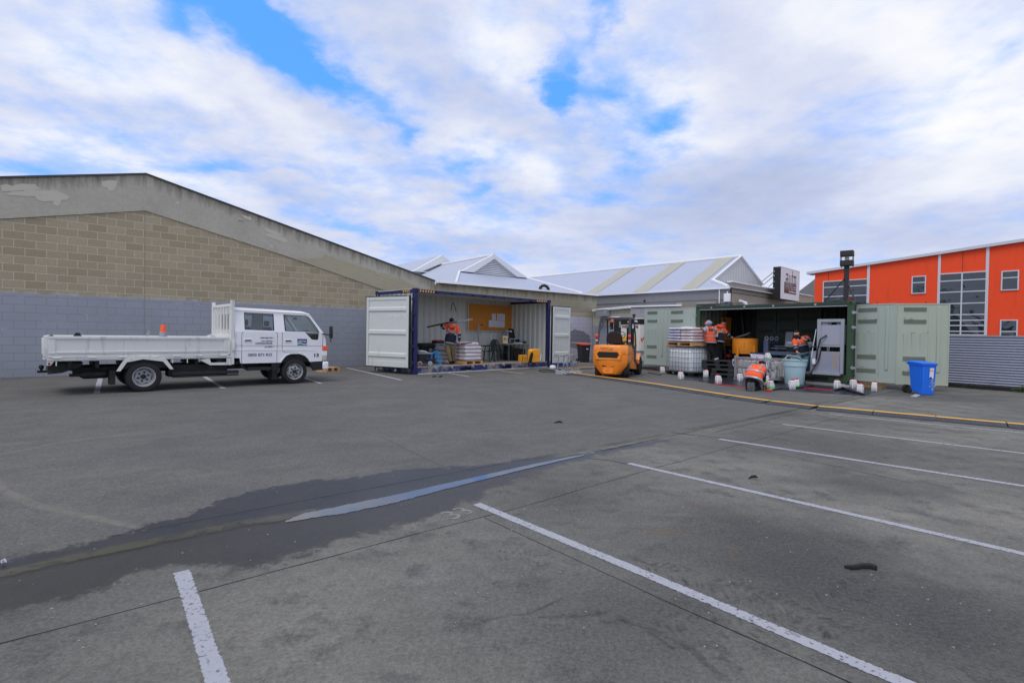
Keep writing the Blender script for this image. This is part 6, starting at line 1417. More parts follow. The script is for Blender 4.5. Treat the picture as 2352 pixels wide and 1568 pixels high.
def leaf(A, B, zA0, zA1, mat, mir=False, rusty=True):
    A = Vector((A[0], A[1], 0)); B = Vector((B[0], B[1], 0)); d = B-A; wd = d.length; h = zA1-zA0
    Mx = W2L(gc) @ Matrix.Translation(A) @ Matrix.Rotation(atan2(d.y, d.x), 4, 'Z')
    o = MB().box(0.005, wd-.005, 0, .04, zA0, zA1).build('door', mat, gc, bevel=.006); o.matrix_local = Mx
    def fx(a, b): return (a*wd, b*wd) if not mir else ((1-b)*wd, (1-a)*wd)
    # grouped louvres, each a dark slot bank with thin bars
    for f0, f1 in ((.905, .955), (.755, .805), (.295, .35), (.12, .17)):
        xa, xb = fx(.13, .56); z0 = zA0+h*f0; z1 = zA0+h*f1
        v = MB().box(xa, xb, -.003, .0, z0, z1).build('louvre', 'rust_grey', o)
        b_ = MB()
        n_ = 4
        for i in range(n_): zz = z0+(z1-z0)*(i+.35)/n_; b_.hexa([(xa, -.018, zz-.004), (xb, -.018, zz-.004), (xb, -.003, zz+.012), (xa, -.003, zz+.012)], [(xa, -.018, zz+.0), (xb, -.018, zz), (xb, -.003, zz+.018), (xa, -.003, zz+.018)])
        b_.build('louvre_bars', 'louvre_grey', v)
    for f in (.16, .32, .48):
        xa, xb = fx(f-.03, f+.04); MB().hexa([(xa, -.001, zA0+h*.385), (xb, -.001, zA0+h*.385), (xb, .0, zA0+h*.385), (xa, 0, zA0+h*.385)], [(xa, -.022, zA0+h*.635), (xb, -.022, zA0+h*.635), (xb, 0, zA0+h*.635), (xa, 0, zA0+h*.635)]).build('pressing', mat, o)
    xa, xb = fx(.76, .83); MB().box(xa, xb, -.02, 0, zA0+h*.16, zA0+h*.96).build('pressing', mat, o, bevel=.012)
    xa, xb = fx(.60, .64); MB().box(xa, xb, -.008, 0, zA0+h*.1, zA0+h*.97).build('pressing', mat, o, bevel=.004)
    MB().box(0, wd, -.008, .0, zA1-.03, zA1).box(0, wd, -.008, 0, zA0, zA0+.03).box(0, .03, -.008, 0, zA0+.03, zA1-.03).box(wd-.03, wd, -.008, 0, zA0+.03, zA1-.03).build('edge_frame', mat, o)
    MB().cyl((wd*.55, .02, zA1), (wd*.55, .02, zA1+.06), .012, seg=6).build('pin', 'rust', o)
    if rusty:
        r_ = random.Random(int(wd*1000)); rs = MB()
        for i in range(7):
            xa, xb = fx(.10, .60); x_ = r_.uniform(xa, xb); z_ = zA0+h*r_.choice((.80, .815, .64, .635, .36, .18)); w_ = r_.uniform(.03, .12); rs.add([(x_, -.0245, z_), (x_+w_, -.0245, z_+.003), (x_+w_*.9, -.0245, z_+.012), (x_+.01, -.0245, z_+.010)], [(0, 1, 2, 3)])
        rs.build('rust_marks', 'rust', o, recalc=False)
    return o
def gp(px, Z): return ((px-CX)/F*Z, Z)
leaf(gp(1479.6, 21.0), gp(1532, 20.0), .26, 2.50, 'door_pale', rusty=False); leaf(gp(1532, 20.0), gp(1597, 18.9), .24, 2.49, 'door_pale', rusty=False)
leaf(gp(1957, 15.25), gp(2059, 14.32), .19, 2.43, 'door_pale'); leaf(gp(2059, 14.32), gp(2180, 14.0), .17, 2.42, 'door_pale2')
MAT['block_white'] = M('block_white', rgb(196, 190, 184), .85, dirt=rgb(120, 112, 100))
for x0, x1 in ((Lg-1.25, Lg-.05), (.0, .4)): o = MB().box(x0, x1, .02, .5, .0, ZB-.004).build('support_block', 'block_white', gc, bevel=.01)
MB().box(Lg+.05, Lg+.6, .5, .9, .0, .14).build('support_block', 'wood', gc)
# jack wheel glimpsed under the doors
o = solo(MB().lathe([(.001, -.03), (.10, -.03), (.11, -.02), (.11, .02), (.10, .03), (.001, .03)], (0, 0, .11), 18, 'y'), 'loose_wheel', 'rubber', 'small black wheel lying under the pale green doors by the blue bin', 'wheel', G(2081, 901), 0, smooth=True)
# black curtain
cm = MB(); cp = []
x_c = GC.on(1668, 780, 2.0)[0]; x_d = GC.on(1706, 780, 1.5)[0]
n_ = 26
top = []; bot = []
for i in range(n_):
    f = i/(n_-1); x = x_c+(x_d-x_c)*f; y = 2.0-.5*f+.06*sin(i*1.9); top.append((x+.02*sin(i), y, ZT-.08)); bot.append((x+.35*f+.05*sin(i*1.4), y-.12*f+.05*cos(i*2.1), FZ+.02))
mid = [((a[0]*.6+b[0]*.4), (a[1]+b[1])/2+.03, 1.5) for a, b in zip(top, bot)]
cm.add(top+mid+bot, [(i, i+1, n_+i+1, n_+i) for i in range(n_-1)]+[(n_+i, n_+i+1, 2*n_+i+1, 2*n_+i) for i in range(n_-1)])
o = cm.build('curtain', 'tarp', None, smooth=True, recalc=False); o.matrix_world = GC.T(); tag(o, 'black plastic curtain hanging behind the yellow mixer drum', 'curtain')
# inner lining panels of the right half
MAT['lining'] = M('lining', rgb(74, 84, 78), .8, var=.12)
ln = MB(); 
for i in range(3): xa = x_d+.15+i*.75; ln.box(xa, xa+.73, Wg-.17, Wg-.13, FZ, ZT-.08)
o = ln.build('lining_panels', 'lining', gc); 
ln = MB()
for i in range(3):
    xa = x_d+.25+i*.75
    for f in (.62, .8): MB().box(xa, xa+.5, Wg-.185, Wg-.171, ZB+2.4*f, ZB+2.4*f+.13).build('lining_louvre', 'inner_dark', gc)
def ing(px, py, y=None, z=FZ):
    return G(px, py, z)
# yellow mixing drum
def zc(x, y): return ((2700+x/3.92)/1.7415, (1180+y/3.92)/1.7415)
def zd(x, y): return ((3000+x/3.92)/1.7415, (1180+y/3.92)/1.7415)
DM = at(1711, 800, 18.0); DM.z = 0
dr = thing('mixer_drum', 'round yellow mixing drum with black hose on its rim in the green container', 'mixer', DM, 0)
zt_ = at(1711, 777, 18.0).z; zb_ = at(1711, 812, 18.0).z; rd = 48/2*1.13/F*18.0*1.0
MB().lathe([(.001, zb_), (rd*.98, zb_), (rd, zb_+.02), (rd, zt_-.03), (rd*1.02, zt_-.03), (rd*1.02, zt_), (rd*.96, zt_), (rd*.95, zb_+.1), (.001, zb_+.09)], seg=40, cap=False).build('drum', 'mixer_yellow', dr, smooth=True)
MB().box(-rd*1.02-.0, -rd*.86, -rd*.75, -rd*.60, FZ-.1, zt_-.30).box(rd*.2, rd*.36, -rd*1.0, -rd*.98, zb_+.05, zb_+.3).box(-rd*.8, rd*1.3, -rd*.1, rd*.1, FZ, FZ+.08).box(rd*.7, rd*.85, -.1, .1, FZ, zb_).build('stand', 'mixer_yellow', dr)
mk = MB(); r_ = random.Random(4)
for i in range(26):
    a = radians(-130+r_.uniform(0, 14)); z_ = r_.uniform(zb_+.05, zb_+.42)
    if i > 18: a = radians(-100+r_.uniform(0, 38)); z_ = zt_-.15+r_.uniform(-.02, .02)
    R_ = rd+.004; s_ = r_.uniform(.012, .035); mk.add([(R_*cos(a), R_*sin(a), z_), (R_*cos(a+s_), R_*sin(a+s_), z_), (R_*cos(a+s_), R_*sin(a+s_), z_+s_*.8), (R_*cos(a), R_*sin(a), z_+s_*.5)], [(0, 1, 2, 3)])
mk.build('paint_chips', 'seal_black', dr, recalc=False)
hm = MB().tube([(-rd*.9, -.1, zt_+.02), (-rd*.3, -.2, zt_+.10), (rd*.1, -.2, zt_+.17), (rd*.5, -.1, zt_+.08), (rd*.95, 0, zt_+.01)], [.03, .05, .07, .05, .03], 8).tube([(-rd*.6, .2, zt_+.04), (0, .25, zt_+.12), (rd*.9, .1, zt_+.03)], .03, 8)
o = hm.build('hose', 'plastic_black', None, smooth=True); o.location = DM; tag(o, 'black hose lying across the top of the yellow mixing drum', 'hose')
# yellow cabinet high at the back left
a, z1_ = GC.on(*zc(565, 350), 1.55); b_, z0_ = GC.on(*zc(812, 560), 1.55); b2, _ = GC.on(*zc(857, 560), 1.55)
yb_ = thing('yellow_cabinet', 'yellow machine cabinet behind the two standing workers', 'cabinet', GC.P, GC.a)
MB().box(a, b_, 1.45, 2.1, .9, z1_).build('housing', 'mixer_yellow', yb_, bevel=.02)
MB().box(a+(b_-a)*.62, a+(b_-a)*.7, 1.44, 1.449, z1_-.25, z1_-.01).box(a+(b_-a)*.85, b_, 1.44, 1.449, z1_-.1, z1_-.01).build('marking', 'hose_green', yb_)
MB().box(a+.1, b_+.3, 1.5, 2.0, FZ, .9).build('base', 'chassis', yb_)
MB().box(b_+.02, b_+.28, 1.3, 1.5, .98, 1.12).build('bracket', 'mixer_yellow', yb_, bevel=.01)
# machinery silhouette between
a = GC.on(*zc(760, 700), 1.2)[0]
mm_ = thing('pump_unit', 'dark pump with pipes between the workers and the mixing drum', 'pump', GC.w(a, 1.2, FZ), GC.a)
MB().box(0, .5, 0, .4, .0, .75).build('body', 'chassis', mm_, bevel=.03); MB().tube([(.1, -.05, .1), (.1, -.05, .9), (.3, -.05, 1.0), (.5, 0, .9)], .03, 6).tube([(.3, -.1, 0), (.32, -.1, .6)], .02, 6).build('pipe', 'steel', mm_, smooth=True)
MB().lathe([(.1, 0), (.12, .02), (.12, .1), (.02, .12)], (.25, -.1, .3), 12).build('valve', 'ink_red', mm_, smooth=True)
# blue grey bench frame with equipment
pz = at(1760.7, 785, 17.7); pzR = at(1830, 812, 16.9)
BF = FR(pz, angle(pz, pzR)); bl = BF.loc(pzR).x+.5
fb_ = thing('bench_frame', 'blue-grey steel bench frame with lifting eyes and equipment on its shelf', 'steel frame', BF.P, BF.a)
ztb = at(1760.7, 781, 17.7).z; zsh = at(1763, 807.9, 17.7).z
MB().box(-.08, .08, -.05, .05, 0, ztb).build('post', 'bench_blue', fb_, bevel=.006); MB().box(bl-.1, bl, -.05, .05, 0, zsh).box(-.05, .05, .7, .8, 0, ztb).build('post', 'bench_blue', fb_)
MB().box(.08, bl, -.05, .05, zsh-.09, zsh+.03).box(.05, bl, .05, .8, zsh+.0, zsh+.02).box(-.05, .05, .05, .7, ztb-.12, ztb-.05).build('beam', 'bench_blue', fb_)
for y_ in (0, .35, .7):
    m_ = MB(); m_.tube([(.055*cos(2*pi*k/14), y_, ztb+.065+.055*sin(2*pi*k/14)) for k in range(14)], .022, 6, closed=True); m_.box(-.05, .05, y_-.02, y_+.02, ztb-.01, ztb+.015); m_.build('lifting_eye', 'galv', fb_, smooth=True)
MB().tube([(.1, .1, zsh+.13), (bl-.2, .1, zsh+.13)], .014, 6).tube([(.1, .3, zsh+.2), (bl-.2, .3, zsh+.2)], .014, 6).build('guide_rod', 'galv', fb_)
for i, (x_, lb_) in enumerate(((.62, 'silver metering box on the bench frame shelf'), (1.12, 'second silver metering box partly behind the bending worker'))):
    o = MB().box(0, .30, 0, .3, .16, .35).build('metering_box', 'galv', None, bevel=.01); MB().box(0.02, .28, .02, .28, 0, .16).build('base', 'plastic_black', o); MB().box(.08, .22, -.004, 0, .28, .33).build('label_plate', 'paper', o); o.location = BF.w(x_, .02+.25*i, zsh+.03); o.rotation_euler = (0, 0, BF.a); tag(o, lb_, 'box')
o = solo(MB().box(0, .25, 0, .04, 0, .5), 'flat_board', 'machine_grey', 'grey panel leaning upright on the bench frame', 'panel', BF.w(.35, .55, zsh+.2), BF.a, rx=radians(-8))
for i in range(5): solo(MB().lathe([(.08, 0), (.09, .05), (.07, .18), (.02, .22)], seg=10), 'fitting', ['galv', 'chassis', 'plastic_black'][i % 3], ['round grey', 'squat dark', 'black', 'pale grey', 'rightmost dark'][i]+' pipe fitting in the shadow under the bench frame', 'pipe fitting', BF.w(.2+i*.28, .25+.1*(i % 2), FZ), 0, smooth=True, group='fittings under the bench frame')
# grey machine rack on the right
MR = FR(at(1863.5, 858, 15.6), GC.a*180/pi+1)
def mron(x, y): return MR.on(*zd(x, y))
x0_, zt_ = mron(1055, 378); x1_, _ = mron(1478, 378); xl_, zl_ = mron(957, 885)
mr_ = thing('machine_rack', 'grey steel rack with blank panels and worn lower tank inside the green container', 'machine', MR.P, MR.a)
zb0 = FZ+.02
MB().box(x0_, x0_+.10, 0, .08, zb0, zt_).box(x1_-.09, x1_, 0, .08, zb0, zt_).box(x0_+.1, x1_-.09, 0, .08, zt_-.09, zt_).box(x0_+.1, x1_-.09, 0, .08, mron(1250, 812)[1], mron(1250, 782)[1]).box(x0_, x0_+.09, .8, .88, zb0, zt_).box(x0_, x0_+.08, .08, .8, zt_-.09, zt_).build('rack_frame', 'galv', mr_, bevel=.005)
pa, pt_ = mron(1100, 468); pb_, pbz = mron(1450, 782)
MB().box(pa, pb_, .03, .6, pbz, pt_).build('upper_panel', 'machine_panel', mr_, bevel=.006)
MB().box(pa-.02, pa+.2, .05, .3, pt_, pt_+.17).box(pa+.5, pb_-.2, .1, .4, pt_+.0, pt_+.06).build('control_box', 'machine_grey', mr_, bevel=.01)
lz = mron(1250, 886)[1]
lo = MB().box(xl_, x1_-.09, -.03, .5, FZ-.02+.04, lz).build('lower_tank', 'machine_worn', mr_, bevel=.008)
MB().box(xl_-.1, x1_-.05, -.1, .0, FZ-.02, FZ+.05).build('base_rail', 'galv', mr_)
ja, jz = mron(993, 1000); jb_, jz2 = mron(1037, 1082); MB().box(ja, jb_, -.09, -.03, jz2, jz).build('switch_box', 'trim_white', mr_, bevel=.008)
MB().tube([(ja+.1, -.06, jz), (ja+.13, -.08, jz+.25), (ja+.2, -.06, jz+.6), (ja+.35, .0, jz+.72)], .022, 6).tube([(pa+.05, -.03, lz+.05), (pa+.0, -.08, lz-.3), (pa-.2, -.15, lz-.7), (xl_-.02, -.25, .5)], .02, 6).build('cable', 'plastic_black', mr_, smooth=True)
MB().tube([(pa-.1, -.02, zt_-.3), (pa-.16, -.05, zt_-.8), (pa-.2, -.04, zt_-1.15)], .01, 5).build('cord', 'trim_white', mr_, smooth=True); MB().box(pa-.22, pa-.08, -.06, -.02, zt_-.85, zt_-.81).build('tie', 'cont_blue', mr_)
# mast light on the container roof
MP = at(1943, 690, 15.35); MP.z = ZT-.02
ml = thing('mast_lamp', 'black square mast with open lantern head on the green container roof', 'mast', MP, radians(-38))
zh0 = at(1946, 610.5, 15.35).z-MP.z; zh1 = at(1948, 577, 15.35).z-MP.z
MB().box(-.065, .065, -.065, .065, 0, zh0).build('pole', 'mast_black', ml); hw = .165
MB().box(-hw, hw, -hw, hw, zh0, zh0+.15).build('lower_box', 'mast_black', ml, bevel=.004); MB().box(-hw, hw, -hw, hw, zh1-.15, zh1).build('upper_box', 'mast_black', ml, bevel=.004)
MB().box(-.004+hw, hw+.006, -hw+.005, hw-.005, zh0+.01, zh0+.14).box(-.004+hw, hw+.006, -hw+.005, hw-.005, zh1-.14, zh1-.01).build('side_plate', 'mast_brown', ml)
for sx in (-1, 1):
    for sy in (-1, 1): MB().box(sx*(hw-.012)-.008, sx*(hw-.012)+.008, sy*(hw-.012)-.008, sy*(hw-.012)+.008, zh0+.15, zh1-.15).tube([(sx*(hw-.02), sy*(hw-.02), zh0-.04), (sx*(hw-.02), sy*(hw-.02), zh0)], .01, 5).build('rod', 'mast_black', ml)
MB().lathe([(.05, zh0+.15), (.065, (zh0+zh1)/2), (.05, zh1-.15)], seg=14).build('lamp_glass', 'clear_lens', ml, smooth=True)
inv = Matrix.Rotation(radians(38), 4, 'Z')
def mw(px, py, Z): return inv @ (at(px, py, Z)-MP)
MB().tube([mw(1940, 640, 15.3), mw(1892, 695, 15.9)], .018, 6).tube([mw(1946, 647, 15.3), mw(1966, 694, 15.0)], .022, 6).box(-.1, .1, -.1, .1, -.01, .02).build('stay', 'mast_black', ml)
solo(MB().prism([(0, 0), (.14, 0), (.14, .06), (.09, .12), (.03, .12), (0, .06)], 0, .12), 'rusty_bracket', 'rust', 'rusty bracket beside the mast foot on the green container', 'bracket', at(1950, 692, 15.2)+Vector((0, 0, .0)), 0)
lump('dark_tarp', 'dark crumpled tarpaulin on the green container roof left of the mast', 'tarpaulin', at(1922, 694, 16.2)+Vector((0, 0, -.02)), (.3, .2, .12), 21, 'tarp')
# sign on the parapet building
fx0, fzt = B6.on(1794.1, 611.8, -.75); fx1, _ = B6.on(1836.5, 622, -.75); _, fzb = B6.on(1794.1, 686.1, -.75)
sg = thing('shop_sign', 'white square light box sign with dark lettering and black sides on the beige parapet', 'sign', B6.w(fx0, -.75, fzb), B6.a)
sw, sh = fx1-fx0, fzt-fzb
MB().box(0, sw, .006, .42, 0, sh).build('housing', 'seal_black', sg)
MB().box(.03, sw-.03, -.004, .006, .03, sh-.03).build('face', 'ink_white', sg); MB().box(0, sw, -.012, .006, 0, .03).box(0, sw, -.012, .006, sh-.03, sh).box(0, .03, -.012, .006, .03, sh-.03).box(sw-.03, sw, -.012, .006, .03, sh-.03).build('frame', 'alu', sg)
MAT['sign_grey'] = M('sign_grey', rgb(74, 72, 70), .5, var=.02); MAT['sign_red'] = M('sign_red', rgb(150, 50, 44), .5, var=.02); MAT['sign_dark'] = M('sign_dark', rgb(58, 52, 52), .5, var=.02)
def sx_(u): return sw*u
def sz_(v): return sh*v
MB().box(sx_(.18), sx_(.83), -.007, -.0045, sz_(.20), sz_(.555)).build('lower_square', 'sign_grey', sg)
def stroke(paths, w_, mat, y, nm):
    m_ = MB()
    for path in paths:
        for p, q_ in zip(path, path[1:]):
            p = Vector((sx_(p[0]), sz_(p[1]))); q_ = Vector((sx_(q_[0]), sz_(q_[1]))); d = (q_-p).normalized(); p = p-d*w_/2; q_ = q_+d*w_/2; n_ = Vector((-d.y, d.x))*w_/2
            m_.hexa([(p.x-n_.x, y, p.y-n_.y), (q_.x-n_.x, y, q_.y-n_.y), (q_.x+n_.x, y, q_.y+n_.y), (p.x+n_.x, y, p.y+n_.y)], [(p.x-n_.x, y+.002, p.y-n_.y), (q_.x-n_.x, y+.002, q_.y-n_.y), (q_.x+n_.x, y+.002, q_.y+n_.y), (p.x+n_.x, y+.002, p.y+n_.y)])
    m_.build(nm, mat, sg)
letters = [[(.27, .80), (.35, .80), (.35, .36), (.27, .36), (.27, .65), (.35, .65)], [(.43, .78), (.43, .36), (.52, .36), (.52, .78)], [(.60, .93), (.60, .34)], [(.60, .78), (.65, .78)], [(.70, .50), (.70, .77), (.79, .77), (.79, .46), (.70, .46), (.70, .52)]]
stroke(letters, sw*.046, 'ink_white', -.010, 'letter_outline'); stroke(letters, sw*.026, 'sign_dark', -.0125, 'letter_stroke')
stroke([[(.28, .36), (.34, .36)], [(.44, .36), (.51, .36)], [(.29, .80), (.34, .80)], [(.72, .77), (.77, .77)], [(.72, .46), (.77, .46)], [(.29, .65), (.34, .65)]], sw*.034, 'sign_red', -.015, 'letter_accent')
stroke([[(.70, .385), (.80, .385)]], sw*.05, 'ink_white', -.010, 'underline'); stroke([[(.70, .385), (.80, .385)]], sw*.03, 'sign_red', -.0125, 'underline')
text('International', sh*.06, 'ink_white', sg, (sx_(.42), -.009, sz_(.245)), name='lettering', width=sw*.38, height=sh*.055, off=.003)
for i, (pa_, pb_) in enumerate((((1784, 624), (1742, 653)), ((1784, 634), (1752, 655)), ((1784, 648), (1766, 658)), ((1784, 663), (1776, 664)))):
    A = B6.w(fx0, -.4, 0)+Vector((0, 0, 0)); zA = B6.on(pa_[0], pa_[1], -.4)[1]; A.z = zA; B = B6.w(*(lambda q_: (q_[0], 2.2, q_[1]))(B6.on(pb_[0], pb_[1], 2.2)))
    o = MB().tube([A, B], .035, 8).build('sign_stay', 'trim_white', None, smooth=True); tag(o, ['topmost', 'second', 'third', 'lowest'][i]+' white tube strut running back from the sign', 'strut', 'white struts behind the sign')
# flood light, meter box, drain pipe on the parapet building
fx, fz = B6.on((2350+1590/2.613)/1.7415, (950+672/2.613)/1.7415, -.25); 
fo = thing('flood_light', 'white floodlight on a bracket above the green container', 'floodlight', B6.w(fx, -.25, fz), B6.a)
MB().tube([(-.1, .25, .02), (-.12, 0, .05), (-.05, 0, -.03), (.05, 0, 0)], .02, 6).build('bracket', 'galv', fo)
MB().tube([(.02, 0, .06), (.30, -.05, -.04), (.42, -.08, -.10)], [.07, .11, .16], 10).build('lamp_head', 'trim_white', fo, smooth=True); MB().box(.32, .60, -.2, .05, -.13, -.10).build('lamp_glass', 'tank_plastic', fo)
mx, mz = B4.on((2350+1422/2.613)/1.7415, (950+672/2.613)/1.7415, -.12)
mb_ = solo(MB().box(0, .32, -.12, 0, 0, .42).tube([(.16, -.06, .42), (.16, -.06, .52)], .03, 6), 'meter_box', 'trim_white', 'small white meter box on the dark grey wall', 'meter box', B4.w(mx, -.002, mz), B4.a, bevel=.01)
dp = B4.on((2350+1375/2.613)/1.7415, (950+700/2.613)/1.7415, -.06)
solo(MB().tube([(0, -.04, 0), (0, -.04, ZE-.1-dp[1])], .03, 8), 'drain_pipe', 'trim_white', 'thin white downpipe on the dark grey wall', 'downpipe', B4.w(dp[0], -.005, dp[1]), B4.a, smooth=True)
cx_, cz_ = B4.on((2350+595/2.613)/1.7415, (950+662/2.613)/1.7415, -.06); solo(MB().lathe([(.05, 0), (.05, -.1), (.02, -.14)], axis='y', seg=10), 'wall_lamp', 'chassis', 'small dark lamp on the grey wall above the lean-to', 'lamp', B4.w(cx_, -.01, cz_), B4.a)
# ------------------------------------------------------------------ things standing in the yard
MAT['pink'] = M('pink', rgb(232, 130, 200), .5)
# generator trailer behind the green doors
gcx = at(1469.5, 730, 21.3); gax = at(1427, 730, 22.6); gbx = at(1496, 735, 22.4)
GF = FR(gcx, angle(gax, gcx)); gl = (Vector((gcx.x, gcx.y))-Vector((gax.x, gax.y))).length; zt_ = gcx.z; zb_ = at(1469, 806, 21.3).z
gn = thing('generator', 'white generator trailer with black top band and yellow panel behind the forklift', 'generator', GF.P, GF.a)
MB().box(-gl, 0, 0, 1.6, zb_, zt_-.26).build('body', 'gen_white', gn, bevel=.01)
MB().box(-gl-.01, .01, -.01, 1.61, zt_-.26, zt_-.04).build('top_band', 'ink_black', gn)
MB().box(-gl-.02, .02, -.02, 1.62, zt_-.04, zt_).build('lid', 'gen_white', gn)
MB().box(-gl+.02, -.30, -.006, 0, zb_+.15, zb_+(zt_-zb_)*.42).build('yellow_panel', 'hazard_yellow', gn)
MB().box(-gl+.1, -.1, .1, 1.5, .35, zb_).box(-.3, -.2, .0, 1.5, .25, .4).build('chassis', 'gen_white', gn); MB().cyl((-.5, .1, .3), (-.5, .3, .3), .3, seg=20).build('wheel', 'rubber', gn, smooth=True)
text('WESTSIDE', .13, 'ink_black', gn, (-gl+.06, -.004, zt_-.42), name='lettering', width=gl*.9, height=.13, off=.004)
text('NRL', .1, 'ink_white', gn, (-.36, -.014, zt_-.17), name='lettering', width=.24, height=.09, off=.004); MB().prism([(-.45, zt_-.13), (-.38, zt_-.08), (-.36, zt_-.085), (-.42, zt_-.15)], -.014, -.011).build('swoosh', 'ink_red', gn)
tx = text('FOR HIRE', .22, 'ink_red', gn, (.004, .25, zt_-.92), rot=(pi/2, 0, pi/2), name='lettering', width=1.1, height=.15, off=.005)
tx.rotation_euler = Euler((pi/2, 0, pi/2)); tx.matrix_local = Matrix.Translation((.004, .12, zt_-1.0)) @ Matrix.Rotation(pi/2, 4, 'Z') @ Matrix.Rotation(-radians(32), 4, 'Y') @ Matrix.Rotation(pi/2, 4, 'X')
MB().lathe([(.05, 0), (.05, .12), (.075, .12), (.075, .18), (.02, .20)], (-gl*.62, .3, zt_), 10).build('exhaust', 'plastic_black', gn)
for k, (pp, mt, lb) in enumerate((([(1492, 845), (1510, 850), (1540, 853), (1570, 856)], 'hose_green', 'green cable trailing out below the left green doors'), ([(1485, 850), (1505, 848), (1530, 856), (1560, 851)], 'ink_red', 'red cable trailing out below the left green doors'), ([(1488, 856), (1515, 862), (1528, 853), (1500, 850)], 'plastic_black', 'black cable trailing out below the left green doors'))):
    P_ = [G(*p) + Vector((0, 0, .015)) for p in pp]; tag(MB().tube(P_, .016, 6).build('cable', mt, None, smooth=True), lb, 'cable')
# IBC tank
iA = G(1590.8, 865.5); iL = G(1531, 858.6); TF = FR(iL, angle(iL, iA)); tw_ = min((iA-iL).length, 1.25); 
ib = thing('ibc_tank', 'white liquid tank in a steel cage on a black pallet carrying bags', 'tank', TF.P, TF.a)
td = .86; tz0, tz1 = .16, 1.03
t_ = MB(); secs = []
for z_, ins in ((tz0, .06), (tz0+.04, .03), (tz1-.12, .03), (tz1-.03, .07), (tz1, .15)):
    c = .10; x0, x1, y0, y1 = ins, tw_-ins, ins, td-ins
    secs.append([(x0+c, y0, z_), (x1-c, y0, z_), (x1-c*.3, y0+c*.3, z_), (x1, y0+c, z_), (x1, y1-c, z_), (x1-c*.3, y1-c*.3, z_), (x1-c, y1, z_), (x0+c, y1, z_), (x0+c*.3, y1-c*.3, z_), (x0, y1-c, z_), (x0, y0+c, z_), (x0+c*.3, y0+c*.3, z_)])
t_.loft(secs).build('bottle', 'tank_plastic', ib, smooth=True)
cg = MB(); r_ = .0075
def cring(z_): cg.tube([(0, 0, z_), (tw_, 0, z_), (tw_, td, z_), (0, td, z_)], r_, 6, closed=True)
for z_ in (tz0-.02, .32, .48, .65, .83, 1.01, 1.05): cring(z_)
for i in range(9): x_ = tw_*i/8; cg.tube([(x_, 0, tz0-.03), (x_, 0, 1.05)], r_*.9, 6).tube([(x_, td, tz0-.03), (x_, td, 1.05)], r_*.9, 6)
for i in range(1, 7): y_ = td*i/7; cg.tube([(tw_, y_, tz0-.03), (tw_, y_, 1.05)], r_*.9, 6).tube([(0, y_, tz0-.03), (0, y_, 1.05)], r_*.9, 6)
cg.build('cage', 'steel', ib, smooth=True)
pp = MB()
for i in range(3): pp.box(0, tw_, i*(td-.14)/2, i*(td-.14)/2+.14, .0, .02)
for i in range(3):
    for j in range(3): pp.box(i*(tw_-.14)/2, i*(tw_-.14)/2+.14, j*(td-.14)/2, j*(td-.14)/2+.14, .02, .11)
pp.box(-.01, tw_+.01, -.01, td+.01, .11, .14); pp.build('pallet_base', 'plastic_black', ib)
pallet('pallet', 'timber pallet on top of the white liquid tank', 'pallet', TF.w(-.04, -.02, 1.065), TF.a, tw_+.08, .92, hh=.13)
lab = ('bottom', 'second', 'middle', 'fourth', 'top')
for lay in range(5):
    for k in range(2):
        s_ = (tw_/2+.02); o = bag_mesh(s_*1.02, td*1.08, .122, 80+lay*3+k, .025).build('cement_bag', 'bag_blue' if k == 0 else 'bag_plastic', None, smooth=True, sub=1)
        o.location = TF.w(s_*.5+k*s_+random.uniform(-.01, .01), td/2+random.uniform(-.02, .02), 1.20+lay*.104); o.rotation_euler = (0, 0, TF.a+random.uniform(-.03, .03))
        tag(o, '%s layer %s bag of the wrapped stack on top of the liquid tank' % (lab[lay], 'left' if k == 0 else 'right'), 'bag', 'bags stacked on the liquid tank')
o = lump('bag_flap', 'loose plastic wrap bunched on top of the bag stack over the tank', 'plastic wrap', TF.w(.55, .5, 1.20+.50), (.5, .36, .07), 33, 'bag_plastic')
# jugs
def jug(loc, rz, label, green=False, cap=True):
    t_ = thing('jug', label, 'jug', loc, rz, 'white plastic jugs around the green container')
    s = []
    for z_, w_, d_ in ((0, .075, .055), (.01, .082, .062), (.155, .082, .062), (.16, .081, .061)):
        c = .012; s.append([(-w_+c, -d_, z_), (w_-c, -d_, z_), (w_, -d_+c, z_), (w_, d_-c, z_), (w_-c, d_, z_), (-w_+c, d_, z_), (-w_, d_-c, z_), (-w_, -d_+c, z_)])
    for z_, x1, d_ in ((.161, .048, .061), (.225, .046, .058), (.245, .018, .040)):
        c = .012; x0 = -.081 if z_ < .2 else (-.079 if z_ < .23 else -.062); s.append([(x0+c, -d_, z_), (x1-c, -d_, z_), (x1, -d_+c, z_), (x1, d_-c, z_), (x1-c, d_, z_), (x0+c, d_, z_), (x0, d_-c, z_), (x0, -d_+c, z_)])
    MB().loft(s).build('bottle', 'jug_white', t_, smooth=True)
    MB().tube([(.04, 0, .225), (.066, 0, .222), (.074, 0, .19), (.072, 0, .155)], .015, 6, flat=1.4).build('handle', 'jug_white', t_, smooth=True)
    if cap: MB().lathe([(.044, .243), (.046, .25), (.046, .274), (.040, .278)], (-.022, 0, 0), 16).build('cap', 'red_cap', t_, smooth=True)
    if green: MB().box(-.087, .087, -.064, .064, .055, .095).build('green_band', 'green_tape', t_)
    return t_
